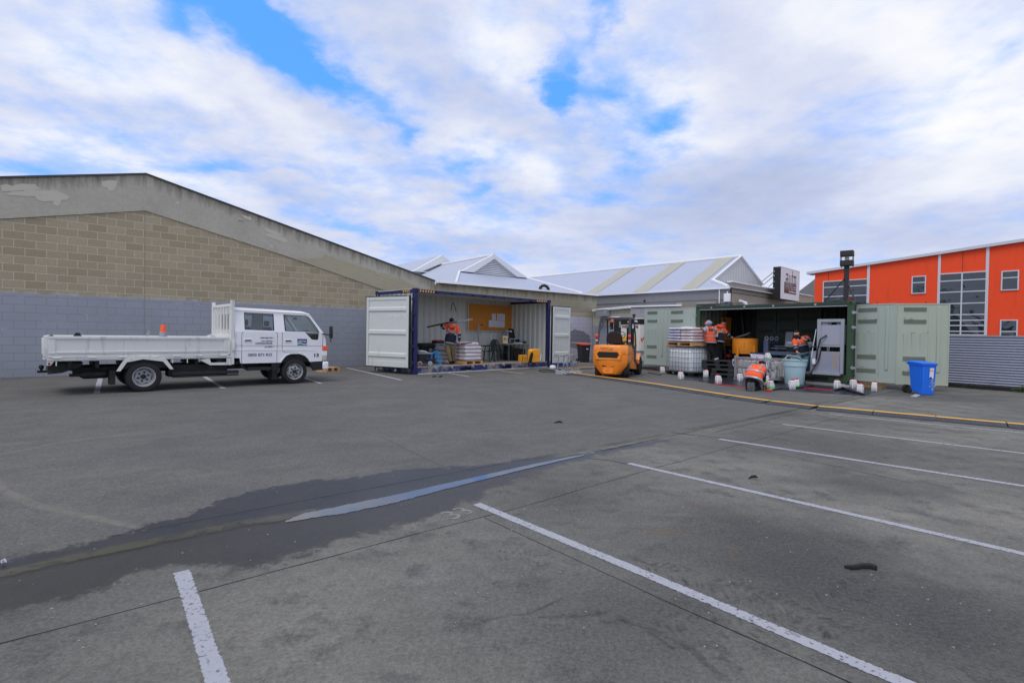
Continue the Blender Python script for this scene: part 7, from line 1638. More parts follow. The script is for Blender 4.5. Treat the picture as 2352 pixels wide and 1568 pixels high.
JL = [(1521.5, 857, 'white jug beside the left green doors behind the tank', 0, 0), (1564, 871, 'white jug standing alone in front of the liquid tank pallet', 0, .4), (1621, 866, 'white jug at the right corner of the liquid tank pallet', 0, 2.8),
      (1650, 881, 'white jug alone at the front edge of the black sheet before the pallets', 0, .2), (1699.8, 875.3, 'white jug directly in front of the wire stillage left post', 0, .3), (1759.9, 881, 'green banded jug standing behind the kneeling worker', 1, .1),
      (1770, 894.4, 'green banded jug beside the hand of the kneeling worker', 1, .5), (1818.6, 893.6, 'front jug of the pair below the pale tub', 0, 3.0), (1829, 891, 'rear jug of the pair below the pale tub', 1, 1.2),
      (1923.3, 893.5, 'jug partly wrapped by the folded black sheet left of the green post', 0, .4), (1960.4, 891.5, 'jug directly under the hinge edge of the green door', 0, .1), (1976, 903.5, 'frontmost jug at the corner of the black sheet', 0, .7), (2008, 898, 'jug furthest right on the black sheet', 0, .9)]
for x_, y_, lb, gr, rz in JL: jug(G(x_, y_, .012), rz, lb, gr)
o = solo(MB().lathe([(.001, 0), (.075, 0), (.08, .01), (.08, .05), (.07, .055), (.001, .055)], seg=18), 'red_disc', 'red_cap', 'loose red lid on the ground beside the kneeling worker', 'lid', G(1766.5, 899.5), 0, smooth=True)
# black sheet
def sheetpoly(pts, z, name, label, seedn=5, mat='sheet_black'):
    L = [G(*p) for p in pts]; bm_ = bmesh.new(); vsx = [bm_.verts.new((p.x, p.y, 0)) for p in L]; bm_.faces.new(vsx); bmesh.ops.triangulate(bm_, faces=bm_.faces[:]); bmesh.ops.subdivide_edges(bm_, edges=bm_.edges[:], cuts=4, use_grid_fill=True)
    from mathutils import noise
    for v in bm_.verts: v.co.z = z+.014*abs(noise.noise(Vector((v.co.x*2.1, v.co.y*2.1, seedn))))+.01*abs(noise.noise(Vector((v.co.x*6, v.co.y*6, seedn))))
    bmesh.ops.recalc_face_normals(bm_, faces=bm_.faces); me = bpy.data.meshes.new(name); bm_.to_mesh(me); bm_.free(); me.materials.append(MAT[mat])
    for p in me.polygons: p.use_smooth = True
    o = bpy.data.objects.new(name, me); COL.objects.link(o); return tag(o, label, 'sheet')
sheetpoly([(1562, 871), (1600, 875), (1650, 884), (1690, 888), (1740, 893), (1800, 895), (1860, 892), (1915, 896), (1950, 902), (1984, 909), (1994, 907), (2016, 897), (2010, 890), (1970, 884), (1900, 878), (1820, 872), (1740, 866), (1660, 860), (1610, 858), (1580, 862)], .007, 'black_sheet', 'large black plastic sheet spread on the ground along the green container')
def roll(pts, r, label, name='sheet_fold'):
    P_ = [G(*p)+Vector((0, 0, .03)) for p in pts]; o = MB().tube(P_, r, 7, flat=.6).build(name, 'sheet_black', None, smooth=True); tag(o, label, 'sheet fold')
roll([(1776, 898), (1795, 894), (1820, 895), (1850, 891), (1868, 887)], [.02, .05, .035, .06, .015], 'rumpled black sheet edge between the kneeling worker and the tub jugs')
roll([(1918, 899), (1938, 896), (1960, 903), (1985, 909)], [.05, .07, .06, .03], 'raised black sheet fold in front of the corner jugs')
for k, (pp, lb) in enumerate((([(1640, 883), (1680, 887), (1720, 893)], 'red cord along the sheet edge left of the kneeling worker'), ([(1846, 892), (1880, 895), (1912, 899)], 'red cord along the sheet edge right of the tub jugs'))):
    tag(MB().tube([G(*p)+Vector((0, 0, .022)) for p in pp], .012, 5).build('rope', 'ink_red', None), lb, 'cord')
# pale tub with grey hoses
TB = G(1824.5, 882, .012); tbt = thing('plastic_tub', 'large pale blue-grey plastic tub full of grey hose', 'tub', TB, radians(-20))
MB().lathe([(.001, .0), (.25, .0), (.262, .02), (.30, .55), (.318, .555), (.325, .72), (.345, .725), (.345, .745), (.312, .745), (.29, .5), (.25, .05), (.001, .04)], seg=36, cap=False).build('bucket', 'tub_plastic', tbt, smooth=True)
for k in range(4):
    a = k*.7; m_ = MB().tube([(-.42+.04*k, .12-.05*k, .22), (-.40+.03*k, .1-.04*k, .62), (-.22, .05-.05*k, .82+.02*k), (0, -.05*k+.05, .82+.01*k), (.16+.03*k, .0, .74), (.1, .1, .6)], .018, 6); o = m_.build('grey_hose', 'hose_grey', None, smooth=True); o.location = TB; o.rotation_euler = (0, 0, radians(-20)); tag(o, ['outermost', 'second', 'third', 'innermost'][k]+' grey hose loop hanging over the left rim of the pale tub', 'hose', 'grey hoses in the tub')
# wire stillage
sC = G(1758, 823.9, .76); sL = G(1690, 818.8, .76); SF = FR(sL, angle(sL, sC)); sw_ = (sC-sL).length; sd_ = .95
sl = thing('wire_stillage', 'grey steel wire stillage full of white jugs beside the kneeling worker', 'stillage', SF.P, SF.a)
ps = MB()
for x_ in (0, sw_):
    for y_ in (0, sd_): MB().box(x_-.035, x_+.035, y_-.035, y_+.035, 0, .80).box(x_-.06, x_+.06, y_-.06, y_+.06, 0, .02).build('post', 'bench_blue' if False else 'galv', sl, bevel=.004)
rl = MB()
for z_, h_ in ((.70, .06), (.10, .06)):
    rl.box(.035, sw_-.035, -.025, .025, z_, z_+h_).box(.035, sw_-.035, sd_-.025, sd_+.025, z_, z_+h_).box(-.025, .025, .035, sd_-.035, z_, z_+h_).box(sw_-.025, sw_+.025, .035, sd_-.035, z_, z_+h_)
rl.build('rail', 'galv', sl)
wm = MB()
for z_ in [.18+.045*i for i in range(12)]: wm.tube([(0, 0, z_), (sw_, 0, z_), (sw_, sd_, z_), (0, sd_, z_)], .003, 4, closed=True)
for i in range(1, 30): x_ = sw_*i/30; wm.tube([(x_, 0, .16), (x_, 0, .70)], .003, 4).tube([(x_, sd_, .16), (x_, sd_, .70)], .003, 4)
for i in range(1, 20): y_ = sd_*i/20; wm.tube([(sw_, y_, .16), (sw_, y_, .70)], .003, 4).tube([(0, y_, .16), (0, y_, .70)], .003, 4)
wm.tube([(0, 0, .44), (sw_, 0, .44), (sw_, sd_, .44)], .009, 5)
wm.build('wire_mesh', 'galv', sl); MB().box(.02, sw_-.02, .02, sd_-.02, .12, .14).build('floor_panel', 'galv', sl)
MB().tube([(-.02, -.05, .62), (-.06, -.06, .68), (-.07, -.06, .52), (-.03, -.05, .45)], .01, 5).tube([(sw_+.05, .0, .64), (sw_+.08, .0, .5), (sw_+.05, 0, .38), (sw_+.02, 0, .5), (sw_+.05, 0, .64)], .01, 5).tube([(sw_+.05, sd_-.1, .72), (sw_+.12, sd_, .70), (sw_+.12, sd_, .5)], .01, 5).build('hook', 'trim_white', sl)
rnd = random.Random(2); jugs = []
first = None; cnt = 0
JW = {}
for layer in range(2):
    for ix in range(7):
        for iy in range(4):
            if iy in (1, 2) and ix not in (0, 6) : continue
            if iy == 3 and layer == 0 and ix < 3: continue
            rowt = ('front', 'second', 'third', 'rear')[iy]; coln = ('first', 'second', 'third', 'fourth', 'fifth', 'sixth', 'seventh')[ix]
            lbl = '%s layer jug in the %s row of the stillage, %s from the left' % ('lower' if layer == 0 else 'upper', rowt, coln)
            p = SF.w(.12+ix*(sw_-.24)/6, .12+iy*.235, .142+layer*.275)
            if first is None: first = jug(p, SF.a, lbl, False); first['group'] = 'white jugs packed in the stillage'
            else: dup(first, p, SF.a+rnd.uniform(-.2, .2), lbl)
            cnt += 1
def tubbox(loc, rz, label):
    t_ = thing('storage_box', label, 'box', loc, rz, 'blue lidded boxes on the stillage'); MB().hexa([(-.12, -.09, 0), (.12, -.09, 0), (.12, .09, 0), (-.12, .09, 0)], [(-.15, -.11, .20), (.15, -.11, .20), (.15, .11, .20), (-.15, .11, .20)]).build('tub', 'paper', t_, bevel=.01)
    MB().box(-.16, .16, -.12, .12, .20, .235).build('lid', 'cont_blue', t_, bevel=.008); MB().tube([(-.15, -.12, .19), (-.02, -.13, .08), (.14, -.12, .05)], .006, 4).build('handle', 'trim_white', t_)
tubbox(SF.w(.62, .30, .69), SF.a, 'left blue lidded white box on top of the stillage'); tubbox(SF.w(1.0, .25, .69), SF.a, 'right blue lidded white box on top of the stillage')
jg = jug(SF.w(1.28, .22, .69), SF.a, 'green taped jug on top of the stillage beside the boxes', False); MB().box(.02, .087, -.066, -.0, .03, .11).build('green_label', 'green_tape', jg)
solo(MB().tube([(0, 0, .0), (.02, -.03, .10), (.08, -.04, .14), (.12, -.03, .05)], [.035, .05, .045, .02], 8, flat=.5), 'pink_glove', 'pink', 'pink rubber glove draped on the stillage corner', 'glove', SF.w(sw_-.2, -.02, .56), SF.a, smooth=True) if 'pink' in MAT else None
# black pallets used as steps
def bpallet(P, rz, L, W, label):
    t_ = thing('plastic_pallet', label, 'pallet', P, rz, 'black plastic pallets used as steps')
    for i in range(3):
        for j in range(3): MB().box(i*(L-.16)/2, i*(L-.16)/2+.16, j*(W-.16)/2, j*(W-.16)/2+.16, .02, .11).build('foot_block', 'plastic_black', t_)
    MB().box(0, L, 0, .12, 0, .02).box(0, L, W-.12, W, 0, .02).build('runner', 'plastic_black', t_); MB().box(0, L, 0, W, .11, .145).build('deck', 'ramp_black', t_)
pA = G(1625, 874); PF = FR(pA, -36)
PP = at(1628, 862, 17.7); PP.z = 0
PF = FR(PP, -30)
bpallet(PF.w(.05, .0, .01), PF.a, 1.25, 1.0, 'lowest wide black pallet in front of the green container'); bpallet(PF.w(.08, .04, .156), PF.a, 1.2, .95, 'second black pallet from the ground in the step pile')
bpallet(PF.w(-.26, .34, .302), PF.a, 1.0, .9, 'third black pallet of the step pile'); bpallet(PF.w(-.30, .38, .448), PF.a, 1.0, .9, 'topmost black pallet under the standing workers')
# bins
def bin_(name, label, P, rz, s, mat, lidmat, whl='rubber'):
    t_ = thing(name, label, 'bin', P, rz, scale=s)
    MB().loft([[(-.225, -.26, .0), (.225, -.26, 0), (.225, .22, .10), (-.225, .22, .10)], [(-.23, -.265, .05), (.23, -.265, .05), (.23, .23, .12), (-.23, .23, .12)], [(-.265, -.31, .93), (.265, -.31, .93), (.265, .31, .93), (-.265, .31, .93)]]).build('bin_body', mat, t_, bevel=.045)
    MB().box(-.285, .285, -.33, .33, .91, .96).build('rim', mat, t_, bevel=.012)
    MB().loft([[(-.295, -.345, .96), (.295, -.345, .96), (.30, .34, .98), (-.30, .34, .98)], [(-.29, -.34, .985), (.29, -.34, .985), (.29, .34, 1.03), (-.29, .34, 1.03)], [(-.2, -.25, 1.005), (.2, -.25, 1.005), (.2, .3, 1.05), (-.2, .3, 1.05)]]).build('lid', lidmat, t_, bevel=.012)
    MB().tube([(-.26, .36, .95), (-.26, .42, .97), (.26, .42, .97), (.26, .36, .95)], .018, 6).build('handle', mat, t_)
    for sx in (-1, 1): MB().lathe([(.001, -.025), (.09, -.025), (.10, -.015), (.10, .015), (.09, .025), (.001, .025)], (sx*.25, .27, .10), 16, 'x').build('wheel', whl, t_, smooth=True)
    return t_
bP = G(2125, 907); bb_ = bin_('wheelie_bin', 'bright blue wheelie bin with worn sticker in front of the pale green doors', bP+Vector((.07, .2, 0)), radians(4), .80, 'bin_blue', 'bin_blue')
MB().hexa([(0, -0.29297, 0.52), (0.16, -0.29297, 0.52), (0.16, -0.28997, 0.52), (0, -0.28997, 0.52)], [(0, -0.30929, 0.84), (0.16, -0.30929, 0.84), (0.16, -0.30629, 0.84), (0, -0.30629, 0.84)]).build('sticker', 'paper', bb_)
MB().hexa([(0, -0.30819, 0.74), (0.16, -0.30819, 0.74), (0.16, -0.30519, 0.74), (0, -0.30519, 0.74)], [(0, -0.31023, 0.78), (0.16, -0.31023, 0.78), (0.16, -0.30723, 0.78), (0, -0.30723, 0.78)]).build('sticker_band', 'hazard_yellow', bb_)
MB().hexa([(0, -0.29697, 0.52), (0.09, -0.29697, 0.52), (0.09, -0.29397, 0.52), (0, -0.29397, 0.52)], [(0, -0.29901, 0.56), (0.09, -0.29901, 0.56), (0.09, -0.29601, 0.56), (0, -0.29601, 0.56)]).build('sticker_band', 'ink_black', bb_)
bb_.scale = (.68, .74, .83)
MAT['scuff'] = M('scuff', rgb(150, 176, 196), .8, var=.2)
scf = MB(); r_ = random.Random(8)
for i in range(60):
    x_ = .12+r_.gauss(0, .035); z_ = r_.uniform(.14, .5); y_ = -.267-(z_-.05)*.051; s_ = r_.uniform(.006, .028); pts_ = []
    for k in range(6): a = k*pi/3; q_ = s_*r_.uniform(.5, 1.2); pts_.append((x_+q_*cos(a)*.8, y_-.003-q_*sin(a)*.051*1.3-.0, z_+q_*sin(a)*1.3))
    scf.add(pts_, [tuple(range(6))])
scf.build('scuffs', 'scuff', bb_, recalc=False)
kP = G(1340, 831.5); bk_ = bin_('wheelie_bin', 'black wheelie bin with red lid against the painted wall', kP, radians(18), .92, 'bin_black', 'red_plastic')
MB().box(.02, .14, -.306, -.298, .72, .77).build('logo', 'paper', bk_)
solo(MB().box(-.65, .35, -.03, .03, 0, .04), 'timber_stick', 'wood', 'timber batten lying across the red bin lid', 'timber', kP+Vector((0, -.1, .96)), radians(3), ry=radians(2))
# cable ramps
def ramp_line(far_px, near_px, groupname, base, nseg, joints=None):
    Pf = [G(*p) for p in far_px]; Pn = [G(*p) for p in near_px]
    def resample(P, n_):
        L = [0]
        for a, b in zip(P, P[1:]): L.append(L[-1]+(b-a).length)
        out = []
        for i in range(n_+1):
            s = L[-1]*i/n_
            for j in range(len(P)-1):
                if s <= L[j+1]+1e-6: out.append(P[j].lerp(P[j+1], (s-L[j])/(L[j+1]-L[j]))); break
        return out
    A = resample(Pf, nseg); B = resample(Pn, nseg); T = None
    ords = ['first', 'second', 'third', 'fourth', 'fifth', 'sixth', 'seventh', 'eighth', 'ninth', 'tenth', 'eleventh', 'twelfth', 'thirteenth', 'fourteenth', 'fifteenth', 'sixteenth']
    for i in range(nseg):
        f0, f1, n0, n1 = A[i], A[i+1], B[i], B[i+1]
        d = (f1-f0).normalized(); wdt = .30
        c0 = f0; ang = atan2(d.y, d.x); L = (f1-f0).length-.012
        off = (n0-f0); wy = abs(off.dot(Vector((-d.y, d.x, 0))))
        wy = max(.26, min(wy, .5))
        t_ = thing('cable_ramp', '%s %s' % (ords[i], base), 'cable ramp', c0, ang, groupname)
        e = -1
        MB().prism([(0, 0), (0, .012), (-wy*.22, .046), (-wy*.56, .05), (-wy, .012), (-wy, 0)], 0, L, axis='x').build('base', 'ramp_black', t_)
        MB().prism([(-.02, .018), (-wy*.22, .052), (-wy*.50, .056), (-wy*.50, .051), (-wy*.22, .047), (-.02, .013)], .004, L-.004, axis='x').build('lid', 'ramp_yellow', t_)
        tr = MB(); k = int(L/.055)
        for j in range(k):
            for r2 in range(3):
                yy = -wy*(.62+.12*r2); zz = .05-(.038)*((.06+.12*r2)/.44)+.001; x_ = .03+j*.055
                dx_ = .02 if (j+r2) % 2 else -.02
                tr.add([(x_-dx_, yy-.012, zz-.002), (x_-dx_+.008, yy-.012, zz-.002), (x_+dx_+.008, yy+.012, zz+.004), (x_+dx_, yy+.012, zz+.004)], [(0, 1, 2, 3)])
        tr.build('tread', 'steel_dark', t_, recalc=False)
MAT['steel_dark'] = M('steel_dark', rgb(104, 108, 118), .6)
ramp_line([(1318, 857.5), (1500, 882), (1693, 912), (1835, 931.5), (2352, 978), (2700, 1009)], [(1306, 863), (1498, 892), (1690, 922), (1835, 943), (2352, 992), (2700, 1025)], 'cable ramps crossing the yard', 'yellow and black cable ramp counted from the metal stands towards the right edge', 15)
ramp_line([(1275, 848.5), (1330, 846), (1400, 843)], [(1275, 852.5), (1330, 851), (1400, 849)], 'cable ramps behind the forklift', 'cable ramp of the short far run behind the container door', 4)
# metal A stands beside the container
def zs(x, y): return ((2150+x/5.88)/1.7415, (1380+y/5.88)/1.7415)
for k, (bx, by) in enumerate(((430, 680), (560, 672), (660, 665), (790, 655))):
    P = G(*zs(bx, by)); big = k in (0, 2)
    t_ = thing('metal_stand', ['left grey bracket frame with a hoop at the container corner', 'small clamp trolley next to the left hoop frame', 'right grey bracket frame with a tall hoop', 'small clamp trolley at the start of the cable ramp'][k], 'stand', P, radians(-25), 'metal stands by the container corner')
    MB().hexa([(0, -.05, 0), (.42, -.05, 0), (.42, .03, 0), (0, .03, 0)], [(0, -.05, .16), (.40, -.05, .06), (.40, .03, .06), (0, .03, .16)]).build('foot', 'galv', t_, bevel=.006)
    if big:
        MB().tube([(.05, 0, .12), (.10, .0, .62), (.12, .0, .66), (.12, .55, .66), (.10, .55, .60), (.08, .55, .1)], .022, 4).build('hoop', 'galv', t_)
        MB().box(.02, .10, .5, .6, 0, .1).build('foot', 'galv', t_)
    else:
        MB().tube([(.1, 0, .1), (.1, 0, .38)], .018, 6).tube([(.1, .25, .05), (.1, .25, .36)], .018, 6).tube([(.02, 0, .2), (.3, .1, .12)], .02, 6).build('bars', 'steel', t_, smooth=True)
        MB().lathe([(.001, -.03), (.045, -.03), (.045, .03), (.001, .03)], (.1, 0, .40), 12, 'y').lathe([(.001, -.03), (.045, -.03), (.045, .03), (.001, .03)], (.1, .25, .38), 12, 'y').build('clamp_knob', 'galv', t_, smooth=True); MB().box(.15, .2, -.03, .05, .1, .14).build('red_tab', 'ink_red', t_)
for k, (pp, mt, lb) in enumerate((([(30, 600), (180, 585), (330, 600), (420, 640), (250, 650), (90, 630), (30, 608)], 'plastic_black', 'black cable loop on the ground left of the metal stands'), ([(60, 590), (200, 610), (330, 620), (380, 600)], 'hose_green', 'green cable on the ground left of the metal stands'), ([(600, 690), (680, 700), (760, 705)], 'plastic_black', 'black cable running from the stands to the cable ramp'))):
    tag(MB().tube([G(*zs(*p))+Vector((0, 0, .014)) for p in pp], .014, 6).build('cable', mt, None, smooth=True), lb, 'cable')
solo(MB().lathe([(.02, 0), (.10, .03), (.13, .1), (.1, .18), (.02, .2)], seg=14), 'white_bag', 'paper', 'round white plastic bundle beside the left hoop frame', 'bundle', G(*zs(355, 585)), 0, smooth=True)
solo(MB().box(0, .9, 0, .4, 0, .16), 'blue_tray', 'bin_blue', 'bright blue crate on the ground under the right grey door', 'crate', G(*zs(290, 480)), radians(-10), bevel=.02)
# debris
lump('rubber_strip', 'curved strip of torn black rubber lying in the right parking bay', 'rubber strip', G(1977, 1308), (.01, .01, .005), 1, 'rubber')
bpy.data.objects.remove(bpy.data.objects['rubber_strip'])
P_ = [G(*z8(*p))+Vector((0, 0, .014)) for p in ((1615, 433), (1650, 438), (1690, 432), (1725, 434), (1750, 441))]
tag(MB().tube(P_, [.008, .018, .02, .022, .018], 7, flat=.6).build('rubber_strip', 'rubber', None, smooth=True), 'torn strip of black rubber lying in the right parking bay', 'rubber strip')
for i, (x_, y_, s_, lb) in enumerate(((1283, 972, .07, 'small curled black scrap on the open asphalt'), (1731, 1100, .05, 'small dark leaf litter in the bay beyond the second line'), (8, 1296, .012, 'white litter scrap in the wet gutter at the left edge'))):
    o = MB().tube([(-s_, 0, .01), (-s_*.3, s_*.3, .02), (s_*.2, 0, .03), (s_, s_*.4, .012)], [.006, .014, .016, .005], 6, flat=.5).build('scrap', 'paper' if i == 2 else 'rubber', None, smooth=True); o.location = G(x_, y_); tag(o, lb, 'litter')
mbp = MB(); r_ = random.Random(12)
for i in range(420):
    x_ = r_.uniform(-20, 2300); y_ = 880+(r_.random()**1.6)*620; p = G(x_, y_); s_ = r_.uniform(.003, .009)
    z_ = .007
    mbp.add([p+Vector((s_*cos(a), s_*sin(a), z_*0+(.008 if FD.loc(p).y > .3 else .002))) for a in (0, 2.1, 4.2)]+[p+Vector((0, 0, (.008 if FD.loc(p).y > .3 else .002)+s_*.7))], [(0, 1, 3), (1, 2, 3), (2, 0, 3)])
MAT['pebble'] = M('pebble', rgb(150, 146, 138), .9, var=.3)
tag(mbp.build('pebbles', 'pebble', None, recalc=False), 'loose pale grit scattered over the yard', 'grit', kind='stuff')
# ------------------------------------------------------------------ people
MAT['rubber_grey'] = M('rubber_grey', rgb(84, 86, 88), .7)
def skin_mesh(nodes, edges, name, sub=1):
    """nodes: list of (co, radius); grown into one continuous surface"""
    me = bpy.data.meshes.new(name+'_s'); me.from_pydata([tuple(n[0]) for n in nodes], edges, [])
    o = bpy.data.objects.new(name+'_s', me); COL.objects.link(o)
    sk = o.modifiers.new('skin', 'SKIN'); sk.use_smooth_shade = True
    sv = me.skin_vertices[0].data
    for i, (c, r) in enumerate(nodes): sv[i].radius = (r, r)
    sv[0].use_root = True
    sb = o.modifiers.new('sub', 'SUBSURF'); sb.levels = sub; sb.render_levels = sub
    dg = bpy.context.evaluated_depsgraph_get(); dg.update()
    out = bpy.data.meshes.new_from_object(o.evaluated_get(dg)); bpy.data.objects.remove(o)
    for p in out.polygons: p.use_smooth = True
    out.name = name; return out
def limb(mb, pts, rs, rnd, seg=12, n=4, jit=.07, flat=1.0, side=None):
    P = []; R = []
    for i in range(len(pts)-1):
        for k in range(n):
            f = k/n; P.append(Vector(pts[i]).lerp(Vector(pts[i+1]), f)); R.append((rs[i]*(1-f)+rs[i+1]*f)*(1+rnd.uniform(-jit, jit)))
    P.append(Vector(pts[-1])); R.append(rs[-1]); return mb.tube(P, R, seg, flat=flat, side=side)
def person(label, J, face, sp):
    """J: joints in world space; sp: clothing"""
    rnd = random.Random(sp.get('seed', 1)); V3 = Vector
    up = (J['neck']-J['hip']).normalized(); sd_ = (J['shR']-J['shL']).normalized(); fw = up.cross(sd_).normalized() if sp.get('back') is None else up.cross(sd_).normalized()
    face = Vector(face).normalized(); hc = J['head']; hup = (hc-J['neck']).normalized()
    hs = face.cross(hup).normalized()
    nodes = []; edges = []
    def nd(c, r, par=None):
        nodes.append((Vector(c), r)); i = len(nodes)-1
        if par is not None: edges.append((par, i))
        return i
    hip = nd(J['hip'], .12); wa = nd(J['waist'], .115, hip); ch = nd(J['chest'], .13, wa); nk = nd(J['neck'], .058, ch)
    jaw = nd(hc-hup*.055+face*.018, .070, nk); hm = nd(hc+hup*.01, .088, jaw); ht = nd(hc+hup*.075-face*.01, .066, hm)
    nd(hc-hup*.012+face*.098, .014, hm)
    nd(hc-hup*.01+hs*.09, .016, hm); nd(hc-hup*.01-hs*.09, .016, hm)
    for s in 'LR':
        a = nd(J['sh'+s], .062, ch); b_ = nd(J['el'+s], .044, a); c = nd(J['wr'+s], .029, b_)
        d = (J['ha'+s]-J['wr'+s]).normalized(); pl_ = nd(J['ha'+s]-d*.02, .030, c)
        sv = d.cross(V3((0, 0, 1))); sv = (d.orthogonal() if sv.length < .2 else sv).normalized(); nn = d.cross(sv).normalized()
        base = J['ha'+s]-d*.02
        for k in range(4):
            L_ = (.062, .072, .068, .054)[k]; f0 = nd(base+sv*(k-1.5)*.02+d*.03, .0105, pl_); f1 = nd(base+sv*(k-1.5)*.022+d*(.03+L_*.55)-nn*.012, .0095, f0); nd(base+sv*(k-1.5)*.022+d*(.03+L_*.85)-nn*.034, .0085, f1)
        t0_ = nd(base+sv*.045+d*.0, .012, pl_); nd(base+sv*.062+d*.035-nn*.01, .010, t0_)
        h = nd(J['hi'+s], .085, hip); k_ = nd(J['kn'+s], .058, h); an = nd(J['an'+s], .042, k_); nd(J['to'+s], .036, an)
    me = skin_mesh(nodes, edges, 'person')
    for m_ in (sp.get('skin', 'skin'), sp.get('legmat', 'cloth_black'), sp.get('sleevemat', 'navy_cloth')): me.materials.append(MAT[m_])
    pts_ = [(J[k], 1) for k in ('hip', 'hiL', 'hiR', 'knL', 'knR', 'anL', 'anR', 'toL', 'toR', 'waist')]+[(J['hi'+s].lerp(J['kn'+s], .5), 1) for s in 'LR']+[(J['kn'+s].lerp(J['an'+s], .5), 1) for s in 'LR']
    pts_ += [(J[k], 2) for k in ('chest', 'shL', 'shR', 'elL', 'elR')]+[(J['sh'+s].lerp(J['el'+s], .5), 2) for s in 'LR']+[(J['el'+s].lerp(J['wr'+s], .45), 2) for s in 'LR']+[(J[k], 0) for k in ('head', 'neck', 'wrL', 'wrR', 'haL', 'haR')]
    for p in me.polygons: p.material_index = min(pts_, key=lambda q: (q[0]-p.center).length_squared)[1]
    root = V3((J['hip'].x, J['hip'].y, min(J['toL'].z, J['toR'].z)-.04))
    for v in me.vertices: v.co -= root
    body = bpy.data.objects.new('person', me); COL.objects.link(body); body.location = root; tag(body, label, 'person')
    def put(mb, nm, mat, par=body, sub=1):
        for v in mb.v: v -= root
        return mb.build(nm, mat, par, smooth=True, sub=sub)
    # torso loft
    def ring(c, hw, hd, u=None, n=16, j=.04, bulge=0):
        r = []
        for k in range(n):
            a = 2*pi*k/n; x = cos(a); y = sin(a); x = abs(x)**.8*(1 if x > 0 else -1); y = abs(y)**.85*(1 if y > 0 else -1)
            r.append(Vector(c)+sd_*x*hw*(1+rnd.uniform(-j, j))+fw*y*hd*(1+rnd.uniform(-j, j)))
        return r
    W_ = sp.get('w', 1.0); hem = J.get('hem', J['hip'])
    cN = J['neck']-up*.03; cS = J['chest'].lerp(J['neck'], .62); cC = J['chest']; cW = J['waist']; mid = cC.lerp(cW, .8); low_ = cW.lerp(hem, .5)
    up_m = MB(); rings = [ring(cN, .075*W_, .075), ring(cS+up*.02, .15*W_, .10), ring(cS-up*.05, .205*W_, .13), ring(cC, .225*W_, .15), ring(mid, .22*W_, .15)]
    splitf = sp.get('split', 'waist')
    if splitf == 'none': rings += [ring(cW, .215*W_, .15), ring(low_, .22*W_, .155), ring(hem, .235*W_, .165)]
    up_m.loft(rings); 
    for s in 'LR':
        A, E, Wr = J['sh'+s], J['el'+s], J['wr'+s]
        if sp.get('sleeve', True): limb(up_m, [A-(J['sh'+s]-J['chest'])*.25, A, A.lerp(E, .95)], [.09, .088, .068], rnd)
    jk_ = put(up_m, sp.get('top', 'jacket'), sp.get('topmat', 'hi_vis'))
    if splitf != 'none':
        lm = MB(); lm.loft([ring(mid+up*.01, .222*W_, .152), ring(cW, .218*W_, .152), ring(low_, .225*W_, .16), ring(hem, .24*W_, .17)]); put(lm, 'jacket_hem', 'navy_cloth')
    sl_ = MB()
    for s in 'LR':
        A, E, Wr = J['sh'+s], J['el'+s], J['wr'+s]
        if sp.get('sleeve', True): limb(sl_, [A.lerp(E, .86), E, E.lerp(Wr, .5), E.lerp(Wr, .97)], [.066, .064, .058, .046], rnd)
        else: limb(sl_, [A-(A-J['chest'])*.2, A, E, E.lerp(Wr, sp.get('cuff', .95))], [.078, .074, .055, .042], rnd)
    put(sl_, 'sleeves', sp.get('sleevemat', 'navy_cloth'))
    st = MB()
    def band(c, hw, hd, h): st.loft([ring(c+up*h*.8, hw, hd, j=0), ring(c-up*h*.8, hw, hd, j=0)])
    for c, k in sp.get('bands', ((.5, 1), (1.8, 1))):
        p = (cC.lerp(cW, c) if c <= 1 else cW.lerp(hem, c-1)); band(p, .232*W_+(.006 if c > 1 else 0), .162+(.006 if c > 1 else 0), .028)
    for s, sg in (('L', -1), ('R', 1)):
        A, E, Wr = J['sh'+s], J['el'+s], J['wr'+s]
        if sp.get('sleeve', True):
            st.tube([A.lerp(E, .80), A.lerp(E, .92)], .076, 12); st.tube([E.lerp(Wr, .25), E.lerp(Wr, .42)], .068, 12)
        b0_ = cS+up*.055+sd_*sg*.11*W_; pa_ = [b0_-fw*.07, cS-up*.03+sd_*sg*.115*W_-fw*.118, cC+sd_*sg*.12*W_-fw*.140, cC.lerp(cW, .5)+sd_*sg*.12*W_-fw*.142]
        st.tube(pa_, .022, 4, flat=.5, side=sd_)
        pf = [b0_+fw*.06, cS-up*.03+sd_*sg*.115*W_+fw*.118, cC+sd_*sg*.12*W_+fw*.140, cC.lerp(cW, .5)+sd_*sg*.12*W_+fw*.142]; st.tube(pf, .022, 4, flat=.5, side=sd_)
    put(st, 'reflective_stripes', 'reflective', sub=0)
    tr = MB(); tr.loft([ring(cW.lerp(J['hip'], .4), .17, .13), ring(J['hip'], .185, .145), ring(J['hip'].lerp((J['knL']+J['knR'])/2, .18), .18, .14)])
    for s in 'LR':
        H_, K_, A = J['hi'+s], J['kn'+s], J['an'+s]; limb(tr, [H_, K_, K_.lerp(A, .5), K_.lerp(A, .98)], [.115, .088, .08, .072], rnd, jit=.09)
    put(tr, 'trousers', sp.get('legmat', 'cloth_black'))
    for s in 'LR':
        A, T_ = J['an'+s], J['to'+s]; d = (T_-A); m_ = MB(); limb(m_, [A+V3((0, 0, .03)), A-d*.12-V3((0, 0, .02)), A.lerp(T_, .5)-V3((0, 0, .01)), T_+d*.05], [.052, .054, .05, .036], rnd, n=2, jit=.02); put(m_, 'shoe', sp.get('shoemat', 'plastic_black'))
    # hair or hood
    hm_ = MB(); segs = 12; rr = []
